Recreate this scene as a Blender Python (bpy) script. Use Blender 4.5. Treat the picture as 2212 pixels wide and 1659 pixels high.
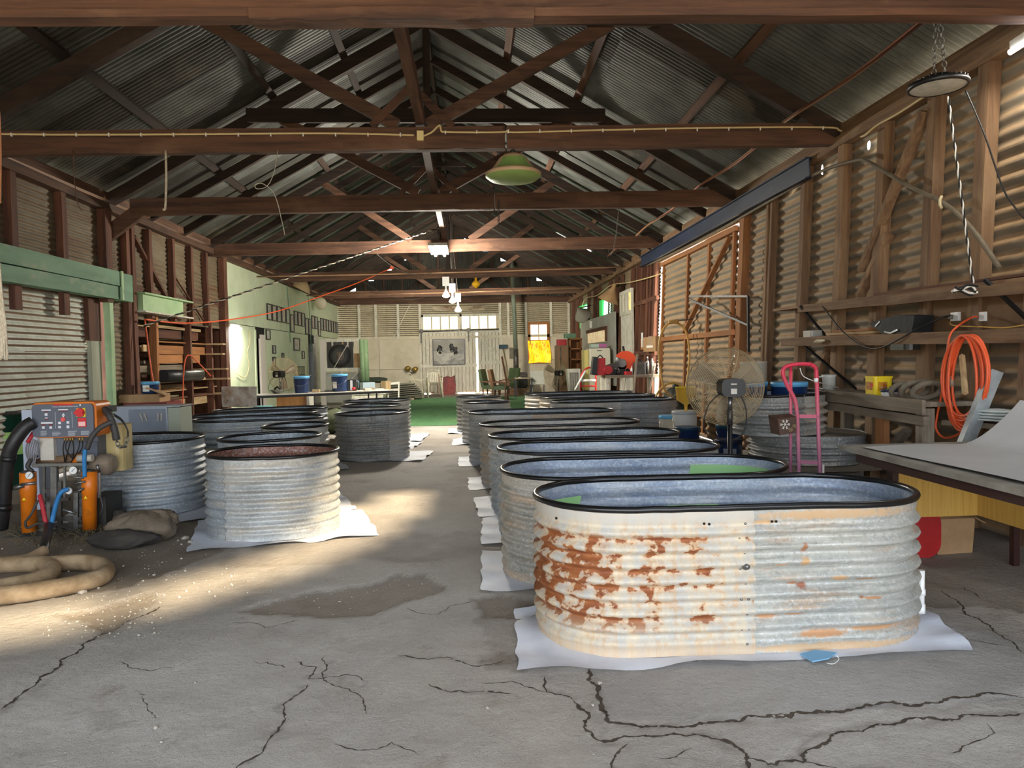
import bpy, math, random
import numpy as np
from mathutils import Vector, Matrix, Euler
random.seed(7); rng = np.random.default_rng(7)
PI = math.pi
for o in list(bpy.data.objects): bpy.data.objects.remove(o)
SC = bpy.context.scene
COL = SC.collection
# ---------------------------------------------------------------- camera
FPX = 1560.0; CAMH = 1.4
VX, VY, ROLL = 1015.0, 775.0, 0.0209          # vanishing point of the long walls and roll of the phone
_d = np.array([(VX-1106)/FPX, -(VY-829.5)/FPX, -1.0]); _d /= np.linalg.norm(_d)
_u = np.array([-ROLL, 1, 0.0]); _u -= _d*_u.dot(_d); _u /= np.linalg.norm(_u)
_x = np.cross(_d, _u)
RC = np.stack([_x, _d, _u], 1)                # world to camera
cam_data = bpy.data.cameras.new('camera'); cam = bpy.data.objects.new('camera', cam_data); COL.objects.link(cam)
cam_data.sensor_fit = 'HORIZONTAL'; cam_data.sensor_width = 36.0; cam_data.lens = 36.0*FPX/2212.0
cam_data.clip_start = 0.05; cam_data.clip_end = 400
cam.matrix_world = Matrix.Translation((0, 0, CAMH)) @ Matrix(RC.T.tolist()).to_4x4()
SC.camera = cam
# ---------------------------------------------------------------- world, sun, exposure
W = bpy.data.worlds.new('sky'); SC.world = W; W.use_nodes = True
bg = W.node_tree.nodes['Background']
bg.inputs[0].default_value = (0.82, 0.90, 1.0, 1); bg.inputs[1].default_value = 4.0
SUN_DIR = Vector((-0.46, 0.60, -0.65)).normalized()       # direction the sunlight travels
sun_d = bpy.data.lights.new('sun', 'SUN'); sun_d.energy = 7.2; sun_d.angle = 0.045; sun_d.color = (1.0, 0.82, 0.56)
sun = bpy.data.objects.new('sun', sun_d); COL.objects.link(sun)
sun.rotation_euler = SUN_DIR.to_track_quat('-Z', 'Y').to_euler(); sun.location = (0, -10, 12)
SC.view_settings.view_transform = 'Standard'; SC.view_settings.look = 'None'
SC.view_settings.gamma = 1; SC.view_settings.use_curve_mapping = False
SC.view_settings.exposure = 0.85
# ---------------------------------------------------------------- measuring helpers (photo pixel at a known distance -> place)
def _ray(px, py): return RC.T @ np.array([(px-1106)/FPX, -(py-829.5)/FPX, -1.0])
def at(px, py, Y):
    r = _ray(px, py); r = r*(Y/r[1]); return Vector((r[0], r[1], r[2]+CAMH))
def fl(px, py, z=0.0):
    r = _ray(px, py); r = r*((z-CAMH)/r[2]); return Vector((r[0], r[1], z))
def onx(px, py, X):
    r = _ray(px, py); r = r*(X/r[0]); return Vector((X, r[1], r[2]+CAMH))
XL, XR, YF, YB = -5.2, 4.1, -2.5, 29.1         # walls, front and back of the shed
XC = (XL+XR)/2; PLZ = 3.75; PITCH = 0.56
def WX(z): return XR + 0.045*(z-3.6)           # right wall leans out a little
def roofz(x): return PLZ + 0.22 + PITCH*((XR-XL)/2 - abs(x-XC))
# ---------------------------------------------------------------- mesh builder
ORG = {}
def org(p): return ORG.get(p.name, Vector((0, 0, 0))) if p else Vector((0, 0, 0))
class MB:
    def __init__(s): s.v = []; s.f = []; s.sm = []
    def add(s, vs, fs, smooth=False):
        b = len(s.v); s.v += [tuple(v) for v in vs]; s.f += [tuple(i+b for i in f) for f in fs]; s.sm += [smooth]*len(fs); return s
    def hexa(s, p):
        return s.add(p, [(0,3,2,1),(4,5,6,7),(0,1,5,4),(1,2,6,5),(2,3,7,6),(3,0,4,7)])
    def box(s, x0, x1, y0, y1, z0, z1):
        return s.hexa([(x0,y0,z0),(x1,y0,z0),(x1,y1,z0),(x0,y1,z0),(x0,y0,z1),(x1,y0,z1),(x1,y1,z1),(x0,y1,z1)])
    def obox(s, c, size, m=None):
        c = Vector(c); h = [d/2 for d in size]; m = m or Matrix.Identity(3)
        p = [(-1,-1,-1),(1,-1,-1),(1,1,-1),(-1,1,-1),(-1,-1,1),(1,-1,1),(1,1,1),(-1,1,1)]
        return s.hexa([c + m @ Vector((a*h[0], b*h[1], d*h[2])) for a, b, d in p])
    def rbox(s, c, size, r=0.02, m=None, n=3):
        """box with rounded vertical edges (rounded in its local xy)"""
        c = Vector(c); m = m or Matrix.Identity(3); hx, hy, hz = size[0]/2, size[1]/2, size[2]/2
        o = []
        for sx, sy, a0 in ((1,1,0),(-1,1,90),(-1,-1,180),(1,-1,270)):
            for k in range(n+1):
                a = math.radians(a0+90*k/n); o.append((sx*(hx-r)+r*math.cos(a), sy*(hy-r)+r*math.sin(a)))
        N = len(o)
        vs = [c+m@Vector((x,y,-hz)) for x,y in o]+[c+m@Vector((x,y,hz)) for x,y in o]
        fs = [(i,(i+1)%N,N+(i+1)%N,N+i) for i in range(N)]+[tuple(range(N))[::-1], tuple(range(N,2*N))]
        return s.add(vs, fs)
    def beam(s, p0, p1, w, h, up=(0,0,1), n=1, jit=0.0, off=0.0):
        """timber from p0 to p1; w across, h along up"""
        p0, p1 = Vector(p0), Vector(p1); t = (p1-p0).normalized(); up = Vector(up)
        sd = t.cross(up)
        if sd.length < 1e-4: sd = t.cross(Vector((0,1,0)))
        sd.normalize(); u = sd.cross(t).normalized()
        vs = []
        for k in range(n+1):
            c = p0.lerp(p1, k/n)
            j = (random.uniform(-jit,jit) if 0<k<n else 0); j2 = (random.uniform(-jit,jit) if 0<k<n else 0)
            for a, b in ((-1,-1),(1,-1),(1,1),(-1,1)):
                vs.append(c + sd*(a*w/2+j) + u*(b*h/2+j2+random.uniform(-jit,jit)*.5))
        fs = [(3,2,1,0), tuple(4*n+i for i in range(4))]
        for k in range(n):
            for i in range(4): fs.append((4*k+i, 4*k+(i+1)%4, 4*k+4+(i+1)%4, 4*k+4+i))
        return s.add(vs, fs)
    def tube(s, pts, r, n=8, closed=False, cap=True, smooth=True):
        pts = [Vector(p) for p in pts]; N = len(pts); rs = r if hasattr(r, '__len__') else [r]*N
        vs = []; nrm = None
        for i, p in enumerate(pts):
            a = pts[(i-1) % N] if (closed or i > 0) else p
            b = pts[(i+1) % N] if (closed or i < N-1) else p
            t = (b-a)
            t = t.normalized() if t.length > 1e-9 else Vector((0,0,1))
            if nrm is None:
                nrm = t.cross(Vector((0,0,1)))
                if nrm.length < 1e-3: nrm = t.cross(Vector((1,0,0)))
            nrm = (nrm - t*nrm.dot(t))
            if nrm.length < 1e-6: nrm = t.orthogonal()
            nrm.normalize(); bn = t.cross(nrm)
            for k in range(n):
                q = 2*PI*k/n; vs.append(p + (nrm*math.cos(q)+bn*math.sin(q))*rs[i])
        fs = []
        for i in range(N if closed else N-1):
            for k in range(n):
                a, b = i*n+k, i*n+(k+1) % n; c, d = ((i+1) % N)*n+(k+1) % n, ((i+1) % N)*n+k
                fs.append((a, b, c, d))
        s.add(vs, fs, smooth)
        if cap and not closed:
            b = len(s.v)-N*n
            s.f += [tuple(b+k for k in range(n))[::-1], tuple(b+(N-1)*n+k for k in range(n))]; s.sm += [False]*2
        return s
    def lathe(s, prof, c=(0,0,0), n=24, m=None, smooth=True, cap=True):
        c = Vector(c); m = m or Matrix.Identity(3); vs = []
        for r, z in prof:
            for k in range(n): q = 2*PI*k/n; vs.append(c + m @ Vector((r*math.cos(q), r*math.sin(q), z)))
        N = len(prof); fs = []
        for i in range(N-1):
            for k in range(n): fs.append((i*n+k, i*n+(k+1) % n, (i+1)*n+(k+1) % n, (i+1)*n+k))
        s.add(vs, fs, smooth)
        if cap:
            b = len(s.v)-N*n
            if prof[0][0] > 1e-5: s.f.append(tuple(b+k for k in range(n))[::-1]); s.sm.append(False)
            if prof[-1][0] > 1e-5: s.f.append(tuple(b+(N-1)*n+k for k in range(n))); s.sm.append(False)
        return s
    def cyl(s, p0, p1, r, n=16, r1=None, smooth=True):
        return s.tube([p0, p1], [r, r if r1 is None else r1], n, smooth=smooth)
    def prism(s, pts, d):
        """planar outline pts pushed along vector d"""
        N = len(pts); d = Vector(d); vs = [Vector(p) for p in pts]+[Vector(p)+d for p in pts]
        return s.add(vs, [tuple(range(N))[::-1], tuple(range(N, 2*N))]+[(i, (i+1) % N, N+(i+1) % N, N+i) for i in range(N)])
    def grid(s, rows, smooth=True, close_u=False):
        nr, nc = len(rows), len(rows[0]); vs = [p for r in rows for p in r]
        fs = [(i*nc+j, i*nc+(j+1) % nc, (i+1)*nc+(j+1) % nc, (i+1)*nc+j) for i in range(nr-1) for j in range(nc if close_u else nc-1)]
        return s.add(vs, fs, smooth)
    def corr(s, p0, U, V, N, pitch=0.076, amp=0.009, ns=6, phase=0.0):
        """corrugated sheet: ridges along U, waves across V, proud along N"""
        p0, U, V, N = Vector(p0), Vector(U), Vector(V), Vector(N); k = max(2, int(round(V.length/pitch*ns)))
        r0 = []; r1 = []
        for i in range(k+1):
            q = i/k; o = N*(amp*math.sin(2*PI*(q*V.length/pitch)+phase)); r0.append(p0+V*q+o); r1.append(p0+V*q+o+U)
        return s.grid([r0, r1])
    def blob(s, c, r, n=10, k=6, jit=.15, m=None):
        c = Vector(c); m = m or Matrix.Identity(3); rows = []
        for i in range(k+1):
            t = PI*i/k; row = []
            for j in range(n):
                q = 2*PI*j/n; f = 1+random.uniform(-jit, jit) if 0 < i < k else 1
                row.append(c+m@Vector((r[0]*f*math.sin(t)*math.cos(q), r[1]*f*math.sin(t)*math.sin(q), -r[2]*f*math.cos(t))))
            rows.append(row)
        return s.grid(rows, True, True)
    def crumple(s, c, r, seed=0, n=44, k=26, m=None, amt=1.0):
        c = Vector(c); m = m or Matrix.Identity(3); rows = []; g = random.Random(seed); p = [g.uniform(0, 6.28) for _ in range(8)]
        for i in range(k+1):
            t = PI*i/k; row = []
            for j in range(n):
                q = 2*PI*j/n; e = math.sin(t)
                f = 1+amt*e*(.13*math.sin(3*q+2*t+p[0])+.10*abs(math.sin(4*q-3*t+p[1]))+.07*abs(math.sin(7*q+5*t+p[2]))-.05*abs(math.sin(11*q-6*t+p[3]))+.03*math.sin(17*q+9*t+p[4]))
                row.append(c+m@Vector((r[0]*f*e*math.cos(q), r[1]*f*e*math.sin(q), -r[2]*f*math.cos(t))))
            rows.append(row)
        return s.grid(rows, True, True)
    def text(s, txt, p0, ex, ey, size, nrm=None, depth=0.001, wrap=None):
        """flat lettering standing on p0 along ex / ey, or wrapped round a cylinder (centre, radius, start angle)"""
        cu = bpy.data.curves.new('lettering', 'FONT'); cu.body = txt; cu.size = size; cu.resolution_u = 2
        ob = bpy.data.objects.new('lettering', cu); COL.objects.link(ob)
        me = ob.to_mesh(depsgraph=bpy.context.evaluated_depsgraph_get()) if False else ob.evaluated_get(bpy.context.evaluated_depsgraph_get()).to_mesh()
        p0, ex, ey = Vector(p0), Vector(ex), Vector(ey)
        vs = []
        for v in me.vertices:
            if wrap:
                c, r, a0 = wrap; a = a0 + v.co.x/r; vs.append(Vector((c[0]+r*math.cos(a), c[1]+r*math.sin(a), c[2]+v.co.y)))
            else: vs.append(p0+ex*v.co.x+ey*v.co.y)
        s.add(vs, [tuple(p.vertices) for p in me.polygons])
        bpy.data.objects.remove(ob); bpy.data.curves.remove(cu); return s
    def build(s, name, mat, parent=None, label=None, kind=None, smooth=None, local=False):
        me = bpy.data.meshes.new(name); o0 = org(parent)
        vs = s.v if (local or o0.length == 0) else [(x-o0.x, y-o0.y, z-o0.z) for x, y, z in s.v]
        me.from_pydata(vs, [], s.f)
        me.polygons.foreach_set('use_smooth', s.sm if smooth is None else [smooth]*len(s.f))
        me.update()
        if isinstance(mat, (list, tuple)):
            for m in mat: me.materials.append(m)
        else: me.materials.append(mat)
        ob = bpy.data.objects.new(name, me); COL.objects.link(ob)
        if parent: ob.parent = parent; ORG[ob.name] = o0
        if label: ob['label'] = label
        if kind: ob['kind'] = kind
        return ob
def tag(o, label=None, cat=None, group=None, kind=None):
    if label: o['label'] = label
    if cat: o['category'] = cat
    if group: o['group'] = group
    if kind: o['kind'] = kind
    return o
def thing(name, label, cat, loc=(0,0,0), group=None, kind=None):
    o = bpy.data.objects.new(name, None); COL.objects.link(o); o.location = loc; o.empty_display_size = .1
    ORG[o.name] = Vector(loc); return tag(o, label, cat, group, kind)
def struct(name, loc=(0,0,0), label=None):
    o = thing(name, label, None, loc); o['kind'] = 'structure'; return o
def place(o, loc, rz=0.0, tilt=(0,0)):
    o.location = loc; o.rotation_euler = (tilt[0], tilt[1], rz); return o
def dup(root, loc, rz=0.0, label=None, tilt=(0,0)):
    r = root.copy(); COL.objects.link(r); place(r, loc, rz, tilt)
    if label: r['label'] = label
    for ch in root.children:
        c = ch.copy(); COL.objects.link(c); c.parent = r
        for g in ch.children:
            d = g.copy(); COL.objects.link(d); d.parent = c
    return r
def clone(o, parent=None, dloc=(0,0,0), mat=None):
    c = o.copy(); COL.objects.link(c); c.parent = parent or o.parent; c.location = Vector(o.location)+Vector(dloc); return c
def RZ(a): return Matrix.Rotation(a, 3, 'Z')
def RX(a): return Matrix.Rotation(a, 3, 'X')
def RY(a): return Matrix.Rotation(a, 3, 'Y')
def catmull(pts, n=6, closed=False):
    P = [Vector(p) for p in pts]; N = len(P); out = []
    for i in range(N if closed else N-1):
        a, b, c, d = (P[(i-1) % N], P[i], P[(i+1) % N], P[(i+2) % N]) if closed else (P[max(i-1,0)], P[i], P[i+1], P[min(i+2,N-1)])
        for k in range(n):
            t = k/n; out.append(0.5*((2*b)+(c-a)*t+(2*a-5*b+4*c-d)*t*t+(3*b-a-3*c+d)*t**3))
    if not closed: out.append(P[-1])
    return out
def sag(p0, p1, s, n=14):
    p0, p1 = Vector(p0), Vector(p1); return [p0.lerp(p1, i/n)-Vector((0,0,s*4*(i/n)*(1-i/n))) for i in range(n+1)]
ORD = ['first','second','third','fourth','fifth','sixth','seventh','eighth','ninth','tenth','eleventh','twelfth','thirteenth','fourteenth','fifteenth','sixteenth','seventeenth','eighteenth','nineteenth','twentieth','twenty-first','twenty-second']
# ---------------------------------------------------------------- materials
def S(r, g, b):
    f = lambda c: (c/255/12.92) if c/255 <= .04045 else ((c/255+.055)/1.055)**2.4
    return (f(r), f(g), f(b), 1)
def nd(nt, t, **k):
    n = nt.nodes.new(t)
    for a, v in k.items():
        if a[0] == '_': n.inputs[int(a[1:])].default_value = v
        else: setattr(n, a, v)
    return n
def mixc(nt, fac, a, b, mode='MIX'):
    n = nt.nodes.new('ShaderNodeMix'); n.data_type = 'RGBA'; n.blend_type = mode; n.clamp_factor = True
    for i, v in ((0, fac), (6, a), (7, b)):
        if hasattr(v, 'default_value') or hasattr(v, 'links'): nt.links.new(v, n.inputs[i])
        else: n.inputs[i].default_value = v
    return n.outputs[2]
def ramp(nt, x, lo, hi, a=0.0, b=1.0):
    n = nt.nodes.new('ShaderNodeMapRange'); nt.links.new(x, n.inputs[0]); n.clamp = True
    for i, v in ((1, lo), (2, hi), (3, a), (4, b)): n.inputs[i].default_value = v
    return n.outputs[0]
def math_(nt, op, a, b=None):
    n = nt.nodes.new('ShaderNodeMath'); n.operation = op
    for i, v in ((0, a), (1, b)):
        if v is None: continue
        if hasattr(v, 'links'): nt.links.new(v, n.inputs[i])
        else: n.inputs[i].default_value = v
    return n.outputs[0]
def coords(nt, stretch=(1,1,1), rand=True):
    tc = nd(nt, 'ShaderNodeTexCoord'); mp = nd(nt, 'ShaderNodeMapping'); mp.inputs['Scale'].default_value = stretch
    src = tc.outputs['Object']
    if rand:
        oi = nd(nt, 'ShaderNodeObjectInfo'); sc = math_(nt, 'MULTIPLY', oi.outputs['Random'], 37.0)
        ad = nd(nt, 'ShaderNodeVectorMath', operation='ADD'); nt.links.new(src, ad.inputs[0]); nt.links.new(sc, ad.inputs[1]); src = ad.outputs[0]
    nt.links.new(src, mp.inputs[0]); return mp.outputs[0]
def noise(nt, v, scale, detail=5, rough=.55, dist=0.0):
    n = nd(nt, 'ShaderNodeTexNoise'); nt.links.new(v, n.inputs['Vector']); n.inputs['Scale'].default_value = scale
    n.inputs['Detail'].default_value = detail; n.inputs['Roughness'].default_value = rough; n.inputs['Distortion'].default_value = dist
    return n.outputs[0]
def new_mat(name):
    m = bpy.data.materials.new(name); m.use_nodes = True; return m, m.node_tree, m.node_tree.nodes['Principled BSDF']
def M(name, c1, c2=None, scale=4, stretch=(1,1,1), rough=.6, metal=0.0, bump=0.0, bscale=60, c3=None, s3=3, t3=(.55,.7), k3=.8, lo=.35, hi=.65, vary=0.0, dist=0.0, emit=None, estr=1.0, trans=0.0, alpha=1.0, bstretch=None, spec=None):
    m, nt, b = new_mat(name); L = nt.links.new
    b.inputs['Roughness'].default_value = rough; b.inputs['Metallic'].default_value = metal
    if spec is not None: b.inputs['Specular IOR Level'].default_value = spec
    if trans: b.inputs['Transmission Weight'].default_value = trans
    if alpha < 1: b.inputs['Alpha'].default_value = alpha
    v = coords(nt, stretch); col = None
    if c2 is not None:
        col = mixc(nt, ramp(nt, noise(nt, v, scale, 7, .6, dist), lo, hi), S(*c1), S(*c2))
        if c3 is not None:
            v3 = coords(nt, tuple(.5+.5*q for q in stretch)); f = ramp(nt, noise(nt, v3, s3, 6, .62), t3[0], t3[1], 0, k3); col = mixc(nt, f, col, S(*c3))
        if vary:
            oi = nd(nt, 'ShaderNodeObjectInfo'); hs = nd(nt, 'ShaderNodeHueSaturation'); L(ramp(nt, oi.outputs['Random'], 0, 1, 1-vary, 1+vary), hs.inputs['Value']); L(col, hs.inputs['Color']); col = hs.outputs[0]
        L(col, b.inputs['Base Color'])
    else: b.inputs['Base Color'].default_value = S(*c1)
    if bump:
        bv = coords(nt, bstretch or stretch); bp = nd(nt, 'ShaderNodeBump'); bp.inputs['Strength'].default_value = 1.0; bp.inputs['Distance'].default_value = bump
        L(noise(nt, bv, bscale, 5, .6), bp.inputs['Height']); L(bp.outputs[0], b.inputs['Normal'])
    if emit is not None:
        b.inputs['Emission Color'].default_value = S(*emit); b.inputs['Emission Strength'].default_value = estr
    return m
def wood(name, c1, c2, axis, c3=None, scale=14, bump=.004, vary=.18, rough=.8, k3=.6):
    st = [1, 1, 1]; st['xyz'.index(axis)] = .07
    return M(name, c1, c2, scale, tuple(st), rough, bump=bump, bscale=30, c3=c3, s3=2.2, k3=k3, vary=vary, dist=.4)
# dusty old timber by direction of grain
WD = {a: wood('old_timber_'+a, (104,72,53), (66,45,34), a, c3=(124,94,72)) for a in 'xyz'}          # roof timbers
WK = {a: wood('blackened_timber_'+a, (58,42,33), (34,25,20), a, c3=(70,54,42)) for a in 'xyz'}           # rafters, purlins and collars
WS = {a: wood('dusty_stud_timber_'+a, (150,118,86), (108,80,58), a, c3=(168,140,108)) for a in 'xyz'} # right wall
WB = {a: wood('red_brown_timber_'+a, (110,68,48), (72,44,34), a, c3=(128,92,66)) for a in 'xyz'}      # left wall
WG = {a: wood('grey_weathered_timber_'+a, (150,136,116), (108,96,80), a, c3=(170,158,140)) for a in 'xyz'}
WO = {a: wood('orange_pine_'+a, (176,120,72), (140,92,54), a) for a in 'xyz'}
WP = {a: wood('pale_board_'+a, (196,170,128), (160,132,94), a, c3=(130,104,76)) for a in 'xyz'}
ROOFTIN = M('roof_tin', (108,111,106), (74,76,71), 1.6, (1,1,1), .55, .25, c3=(60,60,54), s3=.9, vary=.22, bump=.0015, bscale=18)
ROOFTIN2 = M('roof_tin_old', (66,65,58), (44,42,37), 1.8, (1,1,1), .65, .1, c3=(100,92,80), s3=1.2, vary=.2)
def dusty_tin(name, tin1, tin2, dust1, dust2, amount=.5, rust=None, lo=-.25, hi=.35):
    """corrugated iron with dust lying on the upward faces of its ridges"""
    m, nt, b = new_mat(name); L = nt.links.new
    v = coords(nt, (1, .35, 1)); base = mixc(nt, ramp(nt, noise(nt, v, 3, 7), .35, .65), S(*tin1), S(*tin2))
    if rust: base = mixc(nt, ramp(nt, noise(nt, coords(nt, (1,.25,1.5)), 2.4, 6), .52, .66, 0, .85), base, S(*rust))
    g = nd(nt, 'ShaderNodeNewGeometry'); sx = nd(nt, 'ShaderNodeSeparateXYZ'); L(g.outputs['True Normal'], sx.inputs[0])
    up = ramp(nt, sx.outputs[2], lo, hi); up = math_(nt, 'MULTIPLY', up, ramp(nt, noise(nt, coords(nt, (1,.3,1)), 2.0, 6), .25, .6, .35, 1.0))
    dust = mixc(nt, ramp(nt, noise(nt, coords(nt), 9, 6), .3, .7), S(*dust1), S(*dust2))
    oi = nd(nt, 'ShaderNodeObjectInfo'); hs = nd(nt, 'ShaderNodeHueSaturation'); L(ramp(nt, oi.outputs['Random'], 0, 1, .86, 1.12), hs.inputs['Value'])
    L(mixc(nt, math_(nt, 'MULTIPLY', up, amount*2), base, dust), hs.inputs['Color']); L(hs.outputs[0], b.inputs['Base Color'])
    b.inputs['Roughness'].default_value = .7; b.inputs['Metallic'].default_value = .1
    return m
TINR = dusty_tin('dusty_wall_tin', (142,132,116), (112,104,90), (196,162,122), (170,138,100), .5)
TINL = dusty_tin('brown_wall_tin', (120,112,94), (92,78,60), (150,128,96), (122,96,70), .4, rust=(96,62,42))
TINDOOR = dusty_tin('pale_door_tin', (138,108,84), (112,86,66), (212,216,204), (184,190,176), .62, lo=-.62, hi=-.30)
TINFAR = dusty_tin('cream_louvre_tin', (96,80,50), (78,64,40), (214,206,182), (192,182,156), .8, lo=-.72, hi=-.35)  # cream, with a darker colour on the downward faces of the ridges
# paints and sheets
GREEN = M('mint_wall_paint', (206,216,186), (192,204,172), 2, rough=.6, c3=(212,216,192), s3=1.1, bump=.001, bscale=12)
GREEND = M('weathered_green_paint', (112,150,120), (92,126,100), 5, (1,.15,1), .7, bump=.002, bscale=30, c3=(146,156,128), s3=4)
GREENP = M('pale_green_paint', (168,196,150), (150,180,134), 4, rough=.6, c3=(120,120,96), s3=6, t3=(.62,.7))
CREAM = M('cream_panel', (216,206,184), (198,188,164), 1.2, rough=.6, c3=(184,172,146), s3=1.5)
WHITEW = M('flaking_white_paint', (226,222,208), (196,190,172), 9, (3,3,.4), .7, c3=(150,138,116), s3=8, t3=(.58,.7), bump=.002, bscale=40, vary=.08)
WHITE = M('white_plastic', (232,232,228), rough=.4)
WHITED = M('dusty_white', (206,202,190), (180,174,160), 6, rough=.6)
GREYP = M('grey_fibro', (182,182,172), (162,162,152), 2, rough=.7)
BLACK = M('black_plastic', (24,24,25), rough=.4)
BLACKR = M('black_rubber_rim', (16,16,17), (26,26,28), 20, rough=.28)
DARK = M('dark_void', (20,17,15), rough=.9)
STEEL = M('bare_steel', (150,150,148), (110,108,104), 8, rough=.35, metal=.8)
STEELD = M('dirty_steel', (96,92,86), (66,62,58), 10, rough=.5, metal=.5)
BRASS = M('brass', (190,160,90), rough=.35, metal=.8)
ORANGE = M('machine_orange', (226,122,22), (206,108,20), 6, rough=.4, c3=(130,84,40), s3=5, t3=(.62,.74))
ORANGEC = M('orange_cable', (226,92,48), rough=.45)
REDP = M('red_paint', (186,34,36), (160,28,30), 5, rough=.45, c3=(70,56,54), s3=4, t3=(.66,.72))
BLUEP = M('navy_bucket', (24,52,98), (20,44,86), 3, rough=.35)
BLUEL = M('sky_blue_lid', (96,168,214), rough=.4)
BLUEST = M('navy_steel', (38,52,78), (28,38,58), 4, (1,.3,1), rough=.5, c3=(80,84,92), s3=9, t3=(.66,.72))
YELLOW = M('yellow_plastic', (236,206,40), rough=.4)
CARD = M('cardboard', (178,144,104), (160,126,88), 6, rough=.8)
PAPER = M('paper', (238,234,222), rough=.7)
BROWNP = M('brown_panel', (150,114,80), (126,92,62), 4, (1,1,.2), .6)
GLASSW = M('lit_window_pane', (250,236,200), rough=.5, emit=(255,236,190), estr=1.3)
SKYLIT = M('daylight_gap', (255,255,255), emit=(255,252,240), estr=5.0)
TUBE = M('lamp_tube', (255,255,255), emit=(250,252,255), estr=9.0)
WIRE = M('cream_cable', (214,190,140), rough=.6)
WIREB = M('black_cable', (26,24,22), rough=.5)
ROPE = M('rope', (214,204,184), (170,156,130), 30, rough=.9)
PAD = M('white_sheet', (226,230,240), (208,212,224), 4, rough=.55, c3=(190,186,180), s3=5, t3=(.6,.8), k3=.5, bump=.002, bscale=9)
PINK = None
# floor -------------------------------------------------------------
def floor_mat():
    m, nt, b = new_mat('old_concrete'); L = nt.links.new
    v = coords(nt, (1,1,1), False)
    c = mixc(nt, ramp(nt, noise(nt, v, 1.1, 8, .62), .34, .68), S(174,166,157), S(208,202,195))
    c = mixc(nt, ramp(nt, noise(nt, coords(nt, (1,2.2,1), False), 5, 8, .65), .45, .75, 0, .55), c, S(202,197,190))
    c = mixc(nt, ramp(nt, noise(nt, v, 2.7, 6, .7), .60, .72, 0, .6), c, S(138,120,102))
    sp = noise(nt, v, 130, 3, .7); c = mixc(nt, ramp(nt, sp, .58, .72, 0, .5), c, S(206,200,192)); c = mixc(nt, ramp(nt, sp, .3, .42, .55, 0), c, S(84,76,68))
    for nm, cc, k in (('dirt', (112,98,84), .8), ('patch', (126,108,90), .62), ('slab', (170,168,166), .5), ('stain', (92,76,62), .7), ('crack', (84,70,58), .9)):
        a = nd(nt, 'ShaderNodeAttribute'); a.attribute_name = nm
        c = mixc(nt, math_(nt, 'MULTIPLY', a.outputs['Fac'], k), c, S(*cc))
    c = mixc(nt, ramp(nt, noise(nt, coords(nt, (1,2.6,1), False), 26, 8, .75), .56, .72, 0, .55), c, S(110,100,90)); c = mixc(nt, ramp(nt, noise(nt, coords(nt, (1,3,1), False), 48, 5, .7), .60, .70, 0, .5), c, S(214,210,204)); c = mixc(nt, ramp(nt, noise(nt, v, .55, 4, .5), .42, .62, 0, .35), c, S(170,156,134))
    L(c, b.inputs['Base Color']); b.inputs['Roughness'].default_value = .75
    bp = nd(nt, 'ShaderNodeBump'); bp.inputs['Distance'].default_value = .022
    h = math_(nt, 'ADD', noise(nt, v, 22, 8, .7), math_(nt, 'MULTIPLY', noise(nt, v, 160, 3, .6), .25)); L(h, bp.inputs['Height']); L(bp.outputs[0], b.inputs['Normal'])
    return m
FLOORM = floor_mat()
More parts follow.
